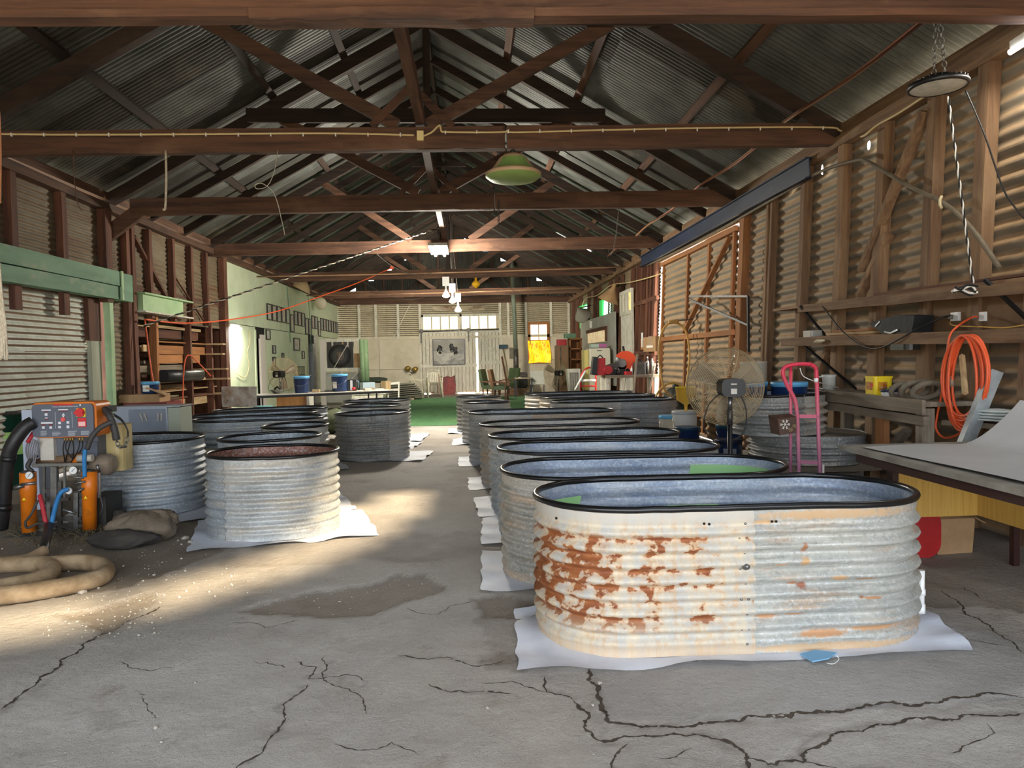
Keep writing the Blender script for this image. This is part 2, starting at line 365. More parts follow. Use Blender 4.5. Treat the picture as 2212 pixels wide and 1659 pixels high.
# galvanised tubs -----------------------------------------------------
def galv(name, c1, c2, stain, st=(.5,.68), rust=None, rt=(.56,.66), ks=.7, spots=None):
    m, nt, b = new_mat(name); L = nt.links.new
    v = coords(nt, (1,1,1)); vz = coords(nt, (.6,.6,3.5)); vd = coords(nt, (6,6,.5))
    c = mixc(nt, ramp(nt, noise(nt, v, 3, 7, .6), .36, .64), S(*c1), S(*c2))
    c = mixc(nt, ramp(nt, noise(nt, vz, 3.4, 6, .6), st[0], st[1], 0, ks), c, S(*stain))
    c = mixc(nt, ramp(nt, noise(nt, coords(nt, (1,1,1)), 55, 4, .75), .50, .66, 0, .5), c, S(222,226,228)); c = mixc(nt, ramp(nt, noise(nt, coords(nt, (1,1,1.4)), 38, 5, .75), .52, .68, 0, .42), c, S(92,94,94)); c = mixc(nt, ramp(nt, noise(nt, coords(nt, (.5,.5,9)), 6, 4, .6), .52, .7, 0, .5), c, S(110,108,100))
    if rust:
        f = math_(nt, 'MULTIPLY', ramp(nt, noise(nt, vz, 2.2, 6, .65), rt[0], rt[1]), ramp(nt, noise(nt, vd, 3, 5, .6), .3, .6, .3, 1))
        c = mixc(nt, f, c, S(*rust))
    if spots:
        tc = nd(nt, 'ShaderNodeTexCoord'); wob = math_(nt, 'MULTIPLY', math_(nt, 'SUBTRACT', noise(nt, coords(nt, (1,1,1), False), 40, 4), .5), 1.6)
        for (pp, rx, rz, cc) in spots:
            q = at(pp[0], pp[1], 3.24); mp = nd(nt, 'ShaderNodeMapping'); mp.inputs['Scale'].default_value = (1/rx, 0, 1/rz); mp.inputs['Location'].default_value = (-(q.x-1.30)/rx, 0, -q.z/rz)
            nt.links.new(tc.outputs['Object'], mp.inputs[0]); ln = nd(nt, 'ShaderNodeVectorMath', operation='LENGTH'); nt.links.new(mp.outputs[0], ln.inputs[0])
            sy = nd(nt, 'ShaderNodeSeparateXYZ'); nt.links.new(tc.outputs['Object'], sy.inputs[0])
            f = math_(nt, 'MULTIPLY', ramp(nt, math_(nt, 'ADD', ln.outputs['Value'], wob), 1.35, .75, 0, .85), math_(nt, 'LESS_THAN', sy.outputs[1], 0.0)); c = mixc(nt, f, c, S(*cc))
    L(c, b.inputs['Base Color']); b.inputs['Roughness'].default_value = .5; b.inputs['Metallic'].default_value = .22
    bp = nd(nt, 'ShaderNodeBump'); bp.inputs['Distance'].default_value = .003; L(noise(nt, v, 14, 4), bp.inputs['Height']); L(bp.outputs[0], b.inputs['Normal'])
    return m
GALV = [galv('galvanised_blue_grey', (168,176,182), (134,142,148), (184,178,164)),
        galv('galvanised_tan', (178,172,160), (146,142,132), (196,164,130), ks=.85),
        galv('galvanised_dark', (150,152,150), (118,118,114), (166,156,140)),
        galv('galvanised_rusty', (186,184,176), (160,158,152), (200,172,140), rust=(150,100,66)),
        galv('galvanised_pale', (184,186,184), (152,154,152), (190,178,158))]
LINER = [galv('tub_inside_blue', (124,140,166), (160,172,186), (192,196,198), (.48,.68)),  # blue lining; part of the blue is reflection put into the colour
         galv('tub_inside_grey', (140,150,158), (112,122,132), (176,180,180)),
         galv('tub_inside_rust', (150,92,68), (126,74,56), (196,176,150), (.62,.75))]
TAPE = M('green_tape', (150,200,134), rough=.5)
def rust_panel():
    m, nt, b = new_mat('rust_mottled_panel'); L = nt.links.new
    tc = nd(nt, 'ShaderNodeTexCoord'); sx = nd(nt, 'ShaderNodeSeparateXYZ'); L(tc.outputs['Object'], sx.inputs[0])
    c = mixc(nt, ramp(nt, noise(nt, coords(nt, (5,5,.8), False), 3.2, 6), .38, .62), S(208,194,170), S(186,183,176))
    c = mixc(nt, ramp(nt, noise(nt, coords(nt, (9,9,1.2), False), 4, 5), .5, .66, 0, .6), c, S(198,158,112)); c = mixc(nt, ramp(nt, noise(nt, coords(nt, (1,1,1), False), 60, 4, .7), .52, .7, 0, .35), c, S(230,222,206))
    side = ramp(nt, sx.outputs[0], -.75, .05, .06, -.15)         # more rust toward the left end
    zz = math_(nt, 'MULTIPLY', ramp(nt, sx.outputs[2], .10, .17), ramp(nt, sx.outputs[2], .585, .55))
    wv = math_(nt, 'MULTIPLY', math_(nt, 'SINE', math_(nt, 'MULTIPLY', sx.outputs[2], 2*PI/.0755)), .055)
    n1 = math_(nt, 'ADD', math_(nt, 'ADD', noise(nt, coords(nt, (1.5,1.5,1.6), False), 8.5, 5, .55), side), wv)
    r = math_(nt, 'MULTIPLY', ramp(nt, n1, .525, .56), zz)
    halo = math_(nt, 'MULTIPLY', ramp(nt, n1, .44, .56, 0, .7), zz)
    c = mixc(nt, halo, c, S(194,148,100))
    c = mixc(nt, r, c, mixc(nt, ramp(nt, noise(nt, coords(nt, (1,1,4), False), 14, 5), .35, .65), S(126,68,40), S(160,98,54)))
    c = mixc(nt, ramp(nt, sx.outputs[2], .075, .03, 0, .55), c, S(200,170,136))
    c = mixc(nt, ramp(nt, sx.outputs[2], .60, .64, 0, .75), c, mixc(nt, noise(nt, coords(nt, (1,1,4), False), 5, 5), S(176,184,188), S(212,196,174)))
    L(c, b.inputs['Base Color']); b.inputs['Roughness'].default_value = .6; b.inputs['Metallic'].default_value = .1
    return m
RUSTP = rust_panel()
SPOTS = [((1737,1268),.022,.013,(150,78,36)),((1716,1262),.02,.008,(176,112,60)),((1740,1186),.014,.022,(168,104,56)),((1742,1215),.02,.02,(206,160,104)),((1815,1250),.035,.013,(206,160,108)),((1870,1252),.05,.005,(176,122,74)),((1690,1222),.03,.005,(200,156,110)),((1660,1335),.05,.012,(196,140,90)),((1720,1330),.05,.006,(190,136,86)),((1780,1372),.11,.014,(198,142,92)),((1900,1360),.12,.012,(196,146,98)),((1890,1296),.05,.006,(176,120,70)),((1868,1294),.012,.008,(150,90,50)),((1810,1112),.34,.020,(208,172,130)),((1800,1398),.40,.018,(204,170,130)),((1655,1130),.05,.012,(210,170,124))]
CLEANP = galv('streaked_panel', (190,188,178), (164,166,162), (200,156,110), (.54,.70), rust=(176,122,74), rt=(.66,.73), spots=SPOTS)
# ================================================================ floor
def vnoise(x, y, s, seed):
    g = np.random.default_rng(seed).random((256, 256)); x = x*s; y = y*s
    xi = np.floor(x).astype(int); yi = np.floor(y).astype(int); fx = x-xi; fy = y-yi; fx = fx*fx*(3-2*fx); fy = fy*fy*(3-2*fy)
    a = g[xi % 256, yi % 256]; b = g[(xi+1) % 256, yi % 256]; c = g[xi % 256, (yi+1) % 256]; d = g[(xi+1) % 256, (yi+1) % 256]
    return (a*(1-fx)+b*fx)*(1-fy)+(c*(1-fx)+d*fx)*fy
def fbm(x, y, s, seed, o=4): return sum(vnoise(x, y, s*2**k, seed+k)/2**k for k in range(o))/sum(1/2**k for k in range(o))
def z1(L): return [(1040+.53*a, 1000+.53*b) for a, b in L]
def z6(L): return [(.4973*a, 1150+.4973*b) for a, b in L]
CR = [(z1([(440,835),(475,930),(490,1000),(520,1050),(600,1055),(990,1042),(1200,1025),(1400,1008),(1750,985),(2212,958)]), .030),
      (z1([(375,960),(440,1020),(470,1115),(700,1108),(880,1095),(1000,1120),(1050,1150),(1080,1200),(1085,1244)]), .024),
      (z1([(1080,1195),(1200,1215),(1310,1210),(1330,1160),(1430,1095),(1600,1065),(1900,1040),(2212,1018)]), .026),
      (z1([(1310,1210),(1400,1225),(1550,1244)]), .014), (z1([(525,1244),(545,1180),(600,1130)]), .014),
      (z1([(255,870),(265,930),(300,940),(375,960)]), .016), (z1([(1870,520),(1960,600),(2090,690),(2212,790)]), .016), (z1([(1960,505),(2040,555)]), .012),
      (z6([(1280,560),(1340,630),(1410,625),(1600,650)]), .012), (z6([(1340,650),(1230,730),(1180,870),(1130,950),(1010,1024)]), .014),
      (z6([(0,760),(150,660),(330,530),(440,450),(620,370),(690,330)]), .022), (z6([(1860,660),(1960,695),(2100,690),(2240,700)]), .016),
      (z6([(1730,540),(1900,555),(2080,590),(2200,560)]), .012), (z6([(1410,625),(1420,580),(1410,540)]), .010), (z6([(1400,610),(1560,700),(1590,780)]), .009)]
_ys = [-3.0]
while _ys[-1] < 1.5: _ys.append(_ys[-1]+.15)
while _ys[-1] < YB+.3: _ys.append(_ys[-1]+max(.016, .0085*_ys[-1]))
_ys = np.array(_ys); _xs = np.arange(-7.4, 5.6, .027)
GX, GY = np.meshgrid(_xs, _ys)
def inside(poly):
    r = np.zeros(GX.shape, bool); n = len(poly)
    for i in range(n):
        (x1, y1), (x2, y2) = poly[i][:2], poly[(i+1) % n][:2]
        c = ((y1 > GY) != (y2 > GY)) & (GX < (x2-x1)*(GY-y1)/(y2-y1+1e-12)+x1); r ^= c
    return r
def soft(poly, amp=.1, seed=5, w=3.0):
    global GX, GY
    ox, oy = GX, GY; GX = ox+(fbm(ox, oy, w, seed)-.5)*amp*2; GY = oy+(fbm(ox, oy, w, seed+50)-.5)*amp*2
    m = inside(poly).astype(float); GX, GY = ox, oy; return m
def dist_poly(pts):
    best = np.full(GX.shape, 9.0)
    for (a, b) in zip(pts[:-1], pts[1:]):
        dx, dy = b.x-a.x, b.y-a.y; l = dx*dx+dy*dy+1e-9; t = np.clip(((GX-a.x)*dx+(GY-a.y)*dy)/l, 0, 1)
        best = np.minimum(best, np.hypot(GX-a.x-t*dx, GY-a.y-t*dy))
    return best
Hh = (fbm(GX, GY, .8, 1)-.5)*.05+(fbm(GX, GY, 5, 9)-.5)*.012
Hh += (fbm(GX, GY, 14, 23)-.5)*.006
crack = np.zeros(GX.shape)
_wx = (fbm(GX, GY, 6, 77)-.5)*.14; _wy = (fbm(GX, GY, 6, 78)-.5)*.14
GX += _wx; GY += _wy
for pts, w in CR:
    D = dist_poly([fl(*p) for p in pts]); vary = .35+1.1*fbm(GX, GY, 4, 31)
    crack = np.maximum(crack, np.clip(1.25-D/(w*vary*.62), 0, 1))
GX -= _wx; GY -= _wy
crack *= np.clip(fbm(GX, GY, 9, 61)*2.2-.2, 0, 1)
P = lambda L: [fl(*p) for p in L]
patch = soft(P(z6([(1040,350),(1300,370),(1600,350),(1760,300),(1925,255),(1900,200),(1820,170),(1700,185),(1520,240),(1250,285)])), .07, 5, 5)
patch = np.maximum(patch, soft(P(z6([(2060,330),(2120,375),(2330,390),(2330,300),(2200,270),(2060,280)])), .06, 15, 5))
patch = np.maximum(patch, .9*soft(P(z6([(180,375),(350,395),(440,450),(600,360),(700,300),(640,265),(420,330)])), .10, 8, 5))
dirt = soft(P([(-400,1330),(0,1310),(240,1275),(470,1195),(430,1130),(420,1060),(300,1000),(-400,1000)]), .16, 25, 3)
dirt = np.maximum(dirt, soft([(2.3,3.9),(2.9,3.6),(5,3.3),(5,9),(2.2,9)], .2, 41, 2)*.8)
dirt = np.maximum(dirt, ((GY > 26.3) & (GX > -6)).astype(float)*.8)
dirt = np.maximum(dirt, np.clip((fbm(GX, GY, 1.3, 91)-.55)*4, 0, .45)*(GY > 5))
stain = soft(P(z6([(2080,560),(2200,520),(2300,600),(2140,600)])), .06, 33, 5)*.6+soft(P(z6([(400,780),(560,770),(700,830),(500,850)])), .15, 36, 5)*.35
stain += soft(P(z1([(0,640),(130,600),(230,590),(140,700),(140,830),(0,820)])), .12, 38, 5)*.45
slab = soft(P(z1([(455,840),(500,1040),(990,1040),(2212,960),(2300,900),(2300,750),(1800,640),(480,760)])), .02, 44, 5)
Hh -= patch*.018+dirt*.004; Hh += slab*.010*np.clip(1-GY/4, 0, 1)
_far = (np.clip((GY-11)/4, 0, 1)); Hh *= (1-_far*.7)
Hh -= crack*.006; crack *= .35
verts = np.stack([GX, GY, Hh], -1).reshape(-1, 3); ny, nx = GX.shape
_i = np.arange(ny*nx).reshape(ny, nx); faces = np.stack([_i[:-1,:-1], _i[:-1,1:], _i[1:,1:], _i[1:,:-1]], -1).reshape(-1, 4)
fm = bpy.data.meshes.new('floor'); fm.from_pydata(verts.tolist(), [], faces.tolist()); fm.polygons.foreach_set('use_smooth', [True]*len(faces))
for nm, arr in (('crack', crack), ('dirt', dirt), ('patch', patch), ('stain', stain), ('slab', slab)):
    a = fm.attributes.new(nm, 'FLOAT', 'POINT'); a.data.foreach_set('value', np.clip(arr, 0, 1).astype(np.float32).ravel())
fm.materials.append(FLOORM); floor = bpy.data.objects.new('floor', fm); COL.objects.link(floor); floor['kind'] = 'structure'
def fz(x, y):
    i = min(max(int(np.searchsorted(_ys, y)), 0), ny-1); j = min(max(int(round((x+7.4)/.027)), 0), nx-1); return float(Hh[i, j])
CRKM = M('crack_dirt', (58,48,40), (84,72,60), 20, rough=.95)
def fzb(x, y):
    i = int(np.clip(np.searchsorted(_ys, y)-1, 0, ny-2)); j = int(np.clip((x+7.4)/.027, 0, nx-2)); u = np.clip((x-_xs[j])/.027, 0, 1); v = np.clip((y-_ys[i])/(_ys[i+1]-_ys[i]), 0, 1)
    return float((Hh[i,j]*(1-u)+Hh[i,j+1]*u)*(1-v)+(Hh[i+1,j]*(1-u)+Hh[i+1,j+1]*u)*v)
def crack_line(pts, w, seed):
    g = np.random.default_rng(seed); P2 = [np.array([p.x, p.y]) for p in (fl(*q) for q in pts)]
    amp = .10
    for _ in range(5):                                    # midpoint displacement makes it wander like a real crack
        out = [P2[0]]
        for a_, b_ in zip(P2[:-1], P2[1:]):
            d_ = b_-a_; l_ = np.hypot(*d_)
            if l_ > .02: out.append((a_+b_)/2+np.array([-d_[1], d_[0]])*g.normal()*amp)
            out.append(b_)
        P2 = out; amp *= .95
    mb = MB(); L_, R_ = [], []; n_ = len(P2)
    for i in range(n_):
        t_ = P2[min(i+1, n_-1)]-P2[max(i-1, 0)]; t_ = t_/(np.hypot(*t_)+1e-9); nn_ = np.array([-t_[1], t_[0]])
        ww = w*(.25+.9*g.random()**1.5)*min(1, i/3, (n_-1-i)/3)+.0008
        for S_, s_ in ((L_, 1), (R_, -1)): q_ = P2[i]+nn_*ww*.5*s_; S_.append(Vector((q_[0], q_[1], fzb(q_[0], q_[1])+.0012)))
    mb.grid([L_, R_]); return mb.build('crack', CRKM, floor)
for i, (pts, w) in enumerate(CR): crack_line(pts, w*.75, 100+i)
for i, (pts, w) in enumerate(((z6([(1100,560),(1180,575),(1240,590)]), .008), (z6([(1760,330),(1900,360),(2060,300)]), .006), (z6([(1450,900),(1560,930),(1700,900),(1820,960)]), .006), (z6([(520,560),(640,600),(760,590)]), .005), (z1([(1890,700),(2000,730),(2150,760)]), .008), (z1([(1900,1180),(1960,1150),(2050,1120),(2060,1060)]), .006), (z1([(0,900),(120,890),(260,930)]), .008), (z1([(700,1190),(800,1180),(860,1150)]), .006), (z6([(600,690),(640,760),(700,800)]), .004), (z6([(1000,400),(1150,420),(1300,380)]), .005))): crack_line(pts, w, 140+i)
grd = MB().add([(-90,-70,-.12),(90,-70,-.12),(90,110,-.12),(-90,110,-.12)], [(0,1,2,3)]).build('ground', M('pale_dry_ground', (196,178,148), (170,150,120), .6, rough=.9)); grd['kind'] = 'structure'
# artificial turf at the far end
tm = MB(); rows = []
for j in range(50):
    y = 15.3+j*(26.4-15.3)/49; rows.append([Vector((x, y+(.06*math.sin(x*3) if j in (0,49) else 0), .012+.006*math.sin(x*2.1+y*1.7)+.004*math.sin(y*9+x))) for x in np.linspace(-3.3, 2.9, 40)])
tm.grid(rows); b0 = len(tm.v)
turf = tm.build('turf_mat', M('green_turf', (80,128,84), (96,144,94), 7, (1,.3,1), .9, bump=.01, bscale=180, c3=(112,148,96), s3=.8))
tag(turf, 'worn green artificial turf mat covering the far floor between the tubs and white doors', 'mat')
# ================================================================ roof
roof = struct('ceiling')
half = (XR-XL)/2; sl = math.hypot(1, PITCH)
for side in (-1, 1):
    ex = XC+side*(half+.35); ez = roofz(ex)
    U = Vector((-side*half*.5-side*.18, 0, PITCH*(half*.5+.18))); N = Vector((side*PITCH, 0, 1)).normalized()
    protos = []
    for course in (0, 1):
        p0 = Vector((ex, 0, ez))+U*course*.985+N*(.006 if course else 0)
        mb = MB().corr(p0, U*1.02, Vector((0, .775, 0)), N, .076, .009, 6); protos.append(mb)
    for mat in (ROOFTIN, ROOFTIN2): pass
    pr = {(c, k): None for c in (0, 1) for k in (0, 1)}
    n = 0; y = 4.3
    while y < YB+.1:
        for c in (0, 1):
            k = (1 if n % 2 == 0 else 0) if side < 0 else (1 if (n*7+c*3) % 5 == 0 else 0)
            if pr[(c, k)] is None: o = protos[c].build('roof_sheet', (ROOFTIN, ROOFTIN2)[k], roof); pr[(c, k)] = o; o.location.y = y
            else: o = clone(pr[(c, k)], roof); o.location = (0, y, .003*(n % 2))
        n += 1; y += .735
# unseen front roof bay, with a hole shaped to throw the sun patch
SUN_PATCH = [(-2.95,4.12),(-2.3,4.45),(-1.69,4.92),(-1.35,5.5),(-1.30,5.95),(-1.42,6.2),(-1.56,6.65),(-1.3,7.0),(-1.0,7.0),(-.86,7.7),(-.45,7.7),(-.60,6.2),(-.95,5.2),(-1.4,4.55),(-2.0,4.02),(-2.75,3.65),(-3.3,3.8)]
def in_hole(x, y):
    r = False
    for (x1, y1), (x2, y2) in zip(SUN_PATCH, SUN_PATCH[1:]+SUN_PATCH[:1]):
        if (y1 > y) != (y2 > y) and x < (x2-x1)*(y-y1)/(y2-y1)+x1: r = not r
    return r
for side in (-1, 1):
    nu = 46; ys_ = np.arange(YF-.3, 4.4, .114); strip = MB()
    for y_ in ys_:
        for u in range(nu):
            xa = XC+side*(half+.35)*(1-u/nu); xb = XC+side*(half+.35)*(1-(u+1)/nu); xm = (xa+xb)/2; zc = roofz(xm); k = zc/-SUN_DIR.z
            if in_hole(xm+SUN_DIR.x*k, y_+.057+SUN_DIR.y*k): continue
            strip.add([(xa,y_,roofz(xa)),(xb,y_,roofz(xb)),(xb,y_+.116,roofz(xb)),(xa,y_+.116,roofz(xa))], [(0,1,2,3)])
    strip.build('sun_hole_roof_sheet', ROOFTIN2, roof)
def purlin(x, w=.10, h=.075):
    z = roofz(x)-.02-h/2; u = Vector((PITCH*(1 if x > XC else -1), 0, 1))
    MB().beam((x, YF-.2, z), (x, YB, z), w, h, u, 24, .006).build('purlin', WK['y'] if x < XC else WD['y'], roof)
for dxp in (1.15, 2.42, 3.45):
    purlin(XL+dxp); purlin(XR-dxp)
MB().beam((XC, YF-.2, roofz(XC)-.14), (XC, YB, roofz(XC)-.14), .05, .2, n=20, jit=.006).build('ridge_board', WK['y'], roof)
MB().corr((XC-.2, YF-.3, roofz(XC)-.05), (0, YB-YF+.5, 0), (.4, 0, 0), (0,0,1), .4, .05, 10, -PI/2).build('ridge_cap', ROOFTIN2, roof)
def rafter(y, w=.075, h=.13, name='common_rafter', parent=None, mat=None, low=.12):
    for side in (-1, 1):
        a = Vector((XC+side*(half+.1), y, 0)); a.z = roofz(a.x)-low-h/2; b = Vector((XC+side*.03, y, 0)); b.z = roofz(b.x)-low-h/2
        MB().beam(a, b, w, h, (0,0,1), 10, .006).build(name, mat or WK['x'], parent or roof)
TY = [4.72, 7.75, 10.85, 14.95, 19.8, 25.4]
for a, b, n in ((10.85, 14.95, 2), (14.95, 19.8, 4), (19.8, 25.4, 4), (25.4, YB, 3)):
    for k in range(1, n+1): rafter(a+(b-a)*k/(n+1))
# openings in the roof where daylight comes in
def onroof(px, py, side):
    r = _ray(px, py); x0 = XR if side > 0 else XL; k = -PITCH*side
    # Z = roofz : CAMH + t r2 = PLZ+.22 + PITCH*(half-|x-XC|)
    t = (PLZ+.22+PITCH*(half+side*XC)-CAMH)/(r[2]+PITCH*side*r[0]); return Vector((t*r[0], t*r[1], CAMH+t*r[2]-.03))
for (a, b, side, w) in (((1249,455),(1392,505),1,.16), ((1200,503),(1227,515),1,.12), ((1256,532),(1277,541),1,.14), ((705,526),(733,514),-1,.12), ((659,553),(667,548),-1,.12), ((1320,452),(1345,462),1,.05)):
    p, q = onroof(*a, side), onroof(*b, side); ym = (p.y+q.y)/2; p.y = q.y = ym; p.z = roofz(p.x)-.025; q.z = roofz(q.x)-.025
    MB().beam(p, q, w, .012, (PITCH*side, 0, 1)).build('skylight_slot', SKYLIT if w != .16 else M('fibreglass_skylight', (224,224,214), emit=(235,238,228), estr=1.0), roof)
# ================================================================ roof trusses
def zb(x): return 3.60+.010*(x-XC)
names = ['nearest the camera, across the top of the view', 'second from the camera, carrying the cream cable', 'third from the camera, just behind the green lampshade', 'fourth from the camera, above the lit hanging batten', 'fifth from the camera, near the far end', 'last before the far gable wall']
for k, y in enumerate(TY):
    t = thing('roof_truss', 'heavy dark timber roof truss '+names[k], 'roof truss', (XC, y, 3.6), 'timber roof trusses')
    th = .24 if k else .27
    def tie(x0, x1, dy=0, hh=th, w=.10, name='tie_beam', mat=None, jit=.006):
        return MB().beam((x0, y+dy, zb(x0)+hh/2), (x1, y+dy, zb(x1)+hh/2), w, hh, (0,0,1), 14, jit).build(name, mat or WD['x'], t)
    if k == 0:
        MB().beam((XL-.2, y-.02, zb(XL)-.02), (XR+.2, y-.02, zb(XR)-.02), .12, .05, n=14, jit=.006).build('bottom_chord', WD['x'], t); tie(XL-.2, XR+.2); tie(-1.32, .45, -.03, -.07, .14, 'packing_board', WD['x'], .008)
    elif k == 1:
        tie(XL-.15, .42); tie(.44, XR+.05); tie(-1.27, .40, -.066, .225, .03, 'splice_plate')
    elif k == 2:
        tie(XL+.35, .40); tie(.42, XR+.02); tie(-1.28, .4, -.066, .225, .03, 'splice_plate')
        MB().beam((XL-.02, y, 3.28), (XL+.62, y, 3.74), .09, .2, n=3).build('knee_brace', WD['x'], t)
    else: tie(XL+.05, XR)
    rafter(y, .11, .17, 'main_rafter', t)
    if k < 3:
        MB().beam((-3.15, y-.085, 4.97), (2.08, y-.085, 4.97), .05, .2, n=6, jit=.004).build('collar', WK['x'], t)
        for s in (-1, 1):
            MB().beam((XC+s*.16, y-.02, 3.86), (XC+s*2.12, y-.02, 4.93), .07, .13, n=5, jit=.004).build('strut', WD['x'], t)
            MB().beam((XC+s*.42, y-.055, 3.84), (XC+s*.02, y-.055, 4.24), .03, .08).build('cleat', WD['x'], t)
    else:
        MB().beam((XC-.55, y-.085, 5.35), (XC+.55, y-.085, 5.35), .05, .09).build('collar', WK['x'], t)
        for s in (-1, 1): MB().beam((XC+s*.6, y-.02, 3.84), (XC+s*2.35, y-.02, roofz(XC+2.35)-.25), .07, .13, n=5, jit=.004).build('strut', WD['x'], t)
    MB().beam((XC, y+.02, 3.84 if k > 2 else 5.05), (XC, y+.02, roofz(XC)-.2), .1, .1, (0,1,0), 4, .004).build('king_post', WK['z'], t)
for a, b in ((4.72, 7.72), (7.6, 10.8), (10.7, 14.95)):
    o = MB().beam((-.47, a, 3.92), (-.47, b, 3.92), .09, .14, n=8, jit=.006).build('runner_beam', WD['y'])
    tag(o, 'lengthwise timber runner resting between the '+{4.72:'first and second', 7.6:'second and third', 10.7:'third and fourth'}[a]+' roof trusses', 'beam', 'lengthwise runner beams')
# ================================================================ left wall
wf = struct('front_sun_block')  # unseen gable infill added to keep direct sun off the visible floor
MB().add([(XL-.3,YF,3.55),(XR+.3,YF,3.55),(XR+.3,YF,roofz(XR+.3)),(XC,YF,roofz(XC)),(XL-.3,YF,roofz(XL-.3))], [(0,1,2,3,4)]).build('gable_sheet', ROOFTIN2, wf)
wl = struct('wall_left'); NL = Vector((1, 0, 0))
def sheets(parent, X, y0, y1, z0, z1, mat, ln=2.4, ht=.72, nrm=NL, name='wall_sheet', wx=None, amp=.009, pitch=.076):
    """courses of corrugated sheets with horizontal ridges on a long wall"""
    z = z0; c = 0
    while z < z1-.03:
        zt = min(z+ht+.04, z1); y = y0-(c % 2)*ln*.45
        while y < y1-.02:
            a, b = max(y, y0), min(y+ln+.06, y1); o = .004*((c+int(y*3)) % 3)
            xa = (wx(z) if wx else X); xb = (wx(zt) if wx else X); V = Vector((xb-xa, 0, zt-z))
            MB().corr((xa+nrm.x*o, a, z), (0, b-a, 0), V, nrm, pitch, amp, 6).build(name, mat, parent)
            y += ln
        z += ht; c += 1
def stud(parent, x, y, z0, z1, w=.10, d=.09, mat=None, name='stud', wx=None, inward=1):
    xa = (wx(z0) if wx else x); xb = (wx(z1) if wx else x)
    return MB().beam((xa+inward*d/2, y, z0), (xb+inward*d/2, y+random.uniform(-.02,.02), z1), w, d, (inward,0,0), 6, .004).build(name, mat or WB['z'], parent)
sheets(wl, XL-.02, YF, 11.1, 2.62, 3.72, TINL); sheets(wl, XL-.02, 11.0, 15.75, 2.12, 3.66, TINL, 1.9)
sheets(wl, XL-.02, 10.78, 11.35, 0, 2.7, TINL)
for px in (-150, -40, 66, 168): stud(wl, XL, 8112/(1015-px), 2.42, 3.66, .11)
stud(wl, XL, 10.62, 2.3, 3.62, .17, .12); 
for py in (11.28, 11.46): stud(wl, XL, py, 0, 3.6, .11)
for px in (343, 390, 427, 459): stud(wl, XL, 8112/(1015-px), 2.15, 3.58, .10)
stud(wl, XL, 15.55, 0, 3.62, .2, .12)
MB().beam((XL+.02, 11.62, 3.4), (XL+.02, 13.0, 2.35), .05, .07, (1,0,0)).build('brace', WB['y'], wl)
MB().beam((XL+.04, 13.1, 2.95), (XL+.04, 14.4, 2.25), .02, .03, (1,0,0)).build('brace', WB['y'], wl)
for z, d, w in ((3.69, .1, .12), (3.86, .02, .09)):
    MB().beam((XL+d/2, YF, z), (XL+d/2, YB, z-.06), w, .11, (0,0,1), 20, .008).build('wall_plate', WD['y'], wl)
# timber rack niche behind the wall line
MB().box(-6.3, -6.2, 11.3, 15.9, 0, 2.6).build('niche_back', M('niche_back_panel', (150,146,112), (122,112,84), 2, rough=.8), wl)
MB().box(-6.3, XL, 15.75, 15.8, 0, 2.6).build('niche_side', WB['z'], wl); MB().box(-6.3, XL, 11.25, 11.3, 0, 2.6).build('niche_side', WB['z'], wl)
MB().box(-6.3, XL, 11.3, 15.8, 2.6, 2.64).build('niche_top', WB['y'], wl)
# corrugated sliding door near the camera
d1 = struct('door_1')
sheets(d1, XL-.10, YF, 10.55, .02, 2.36, TINDOOR, 3.2, .78, name='door_sheet', amp=.012)
MB().box(XL-.09, XL-.02, 10.28, 10.60, 1.75, 2.36).build('corner_board', WB['z'], d1)
MB().box(XL-.09, XL-.03, 10.34, 10.60, 0, 1.75).build('door_stile', M('weathered_pale_stile', (176,178,158), (150,150,130), 6, (1,1,.2), .8), d1)
stud(wl, XL, 10.70, 0, 2.36, .10, .09, GREENP, 'door_post')
for px in (70, 168): MB().beam((XL+.03, 8112/(1015-px)+.02, 2.06), (XL+.03, 8112/(1015-px)+.02, 2.45), .13, .07, (1,0,0)).build('hanger_block', WB['z'], d1)
MB().box(XL-.1, XL-.02, YF, 10.7, 2.34, 2.62).build('dark_gap_board', WB['y'], wl)
# green painted lintel over it
lt = thing('lintel_beam', 'long weathered green timber lintel over the corrugated sliding door', 'beam', (XL+.1, 8, 2.3))
for z0, z1, d in ((2.32, 2.505, .17), (2.515, 2.72, .19)): MB().beam((XL+d/2, YF, (z0+z1)/2-.02), (XL+d/2, 10.86, (z0+z1)/2+.03), d, z1-z0, n=10, jit=.003).build('lintel_board', GREEND, lt)
MB().beam((XL+.10, 10.88, 2.54), (XL+.10, 11.16, 2.54), .18, .4).build('end_block', GREEND, lt); MB().beam((XL+.205, 10.80, 2.34), (XL+.205, 10.80, 2.76), .05, .02, (1,0,0)).build('strap', GREENP, lt)
lb = thing('box_lintel', 'short pale mint box beam above the timber rack', 'beam', (XL, 12, 2.3))
MB().box(XL+.01, XL+.16, 11.55, 13.12, 2.24, 2.50).build('beam_face', GREENP, lb)
MB().box(XL, XL+.22, 11.5, 13.45, 2.50, 2.525).build('flange', GREENP, lb); MB().box(XL, XL+.22, 11.5, 13.45, 2.215, 2.24).build('flange', WHITED, lb)
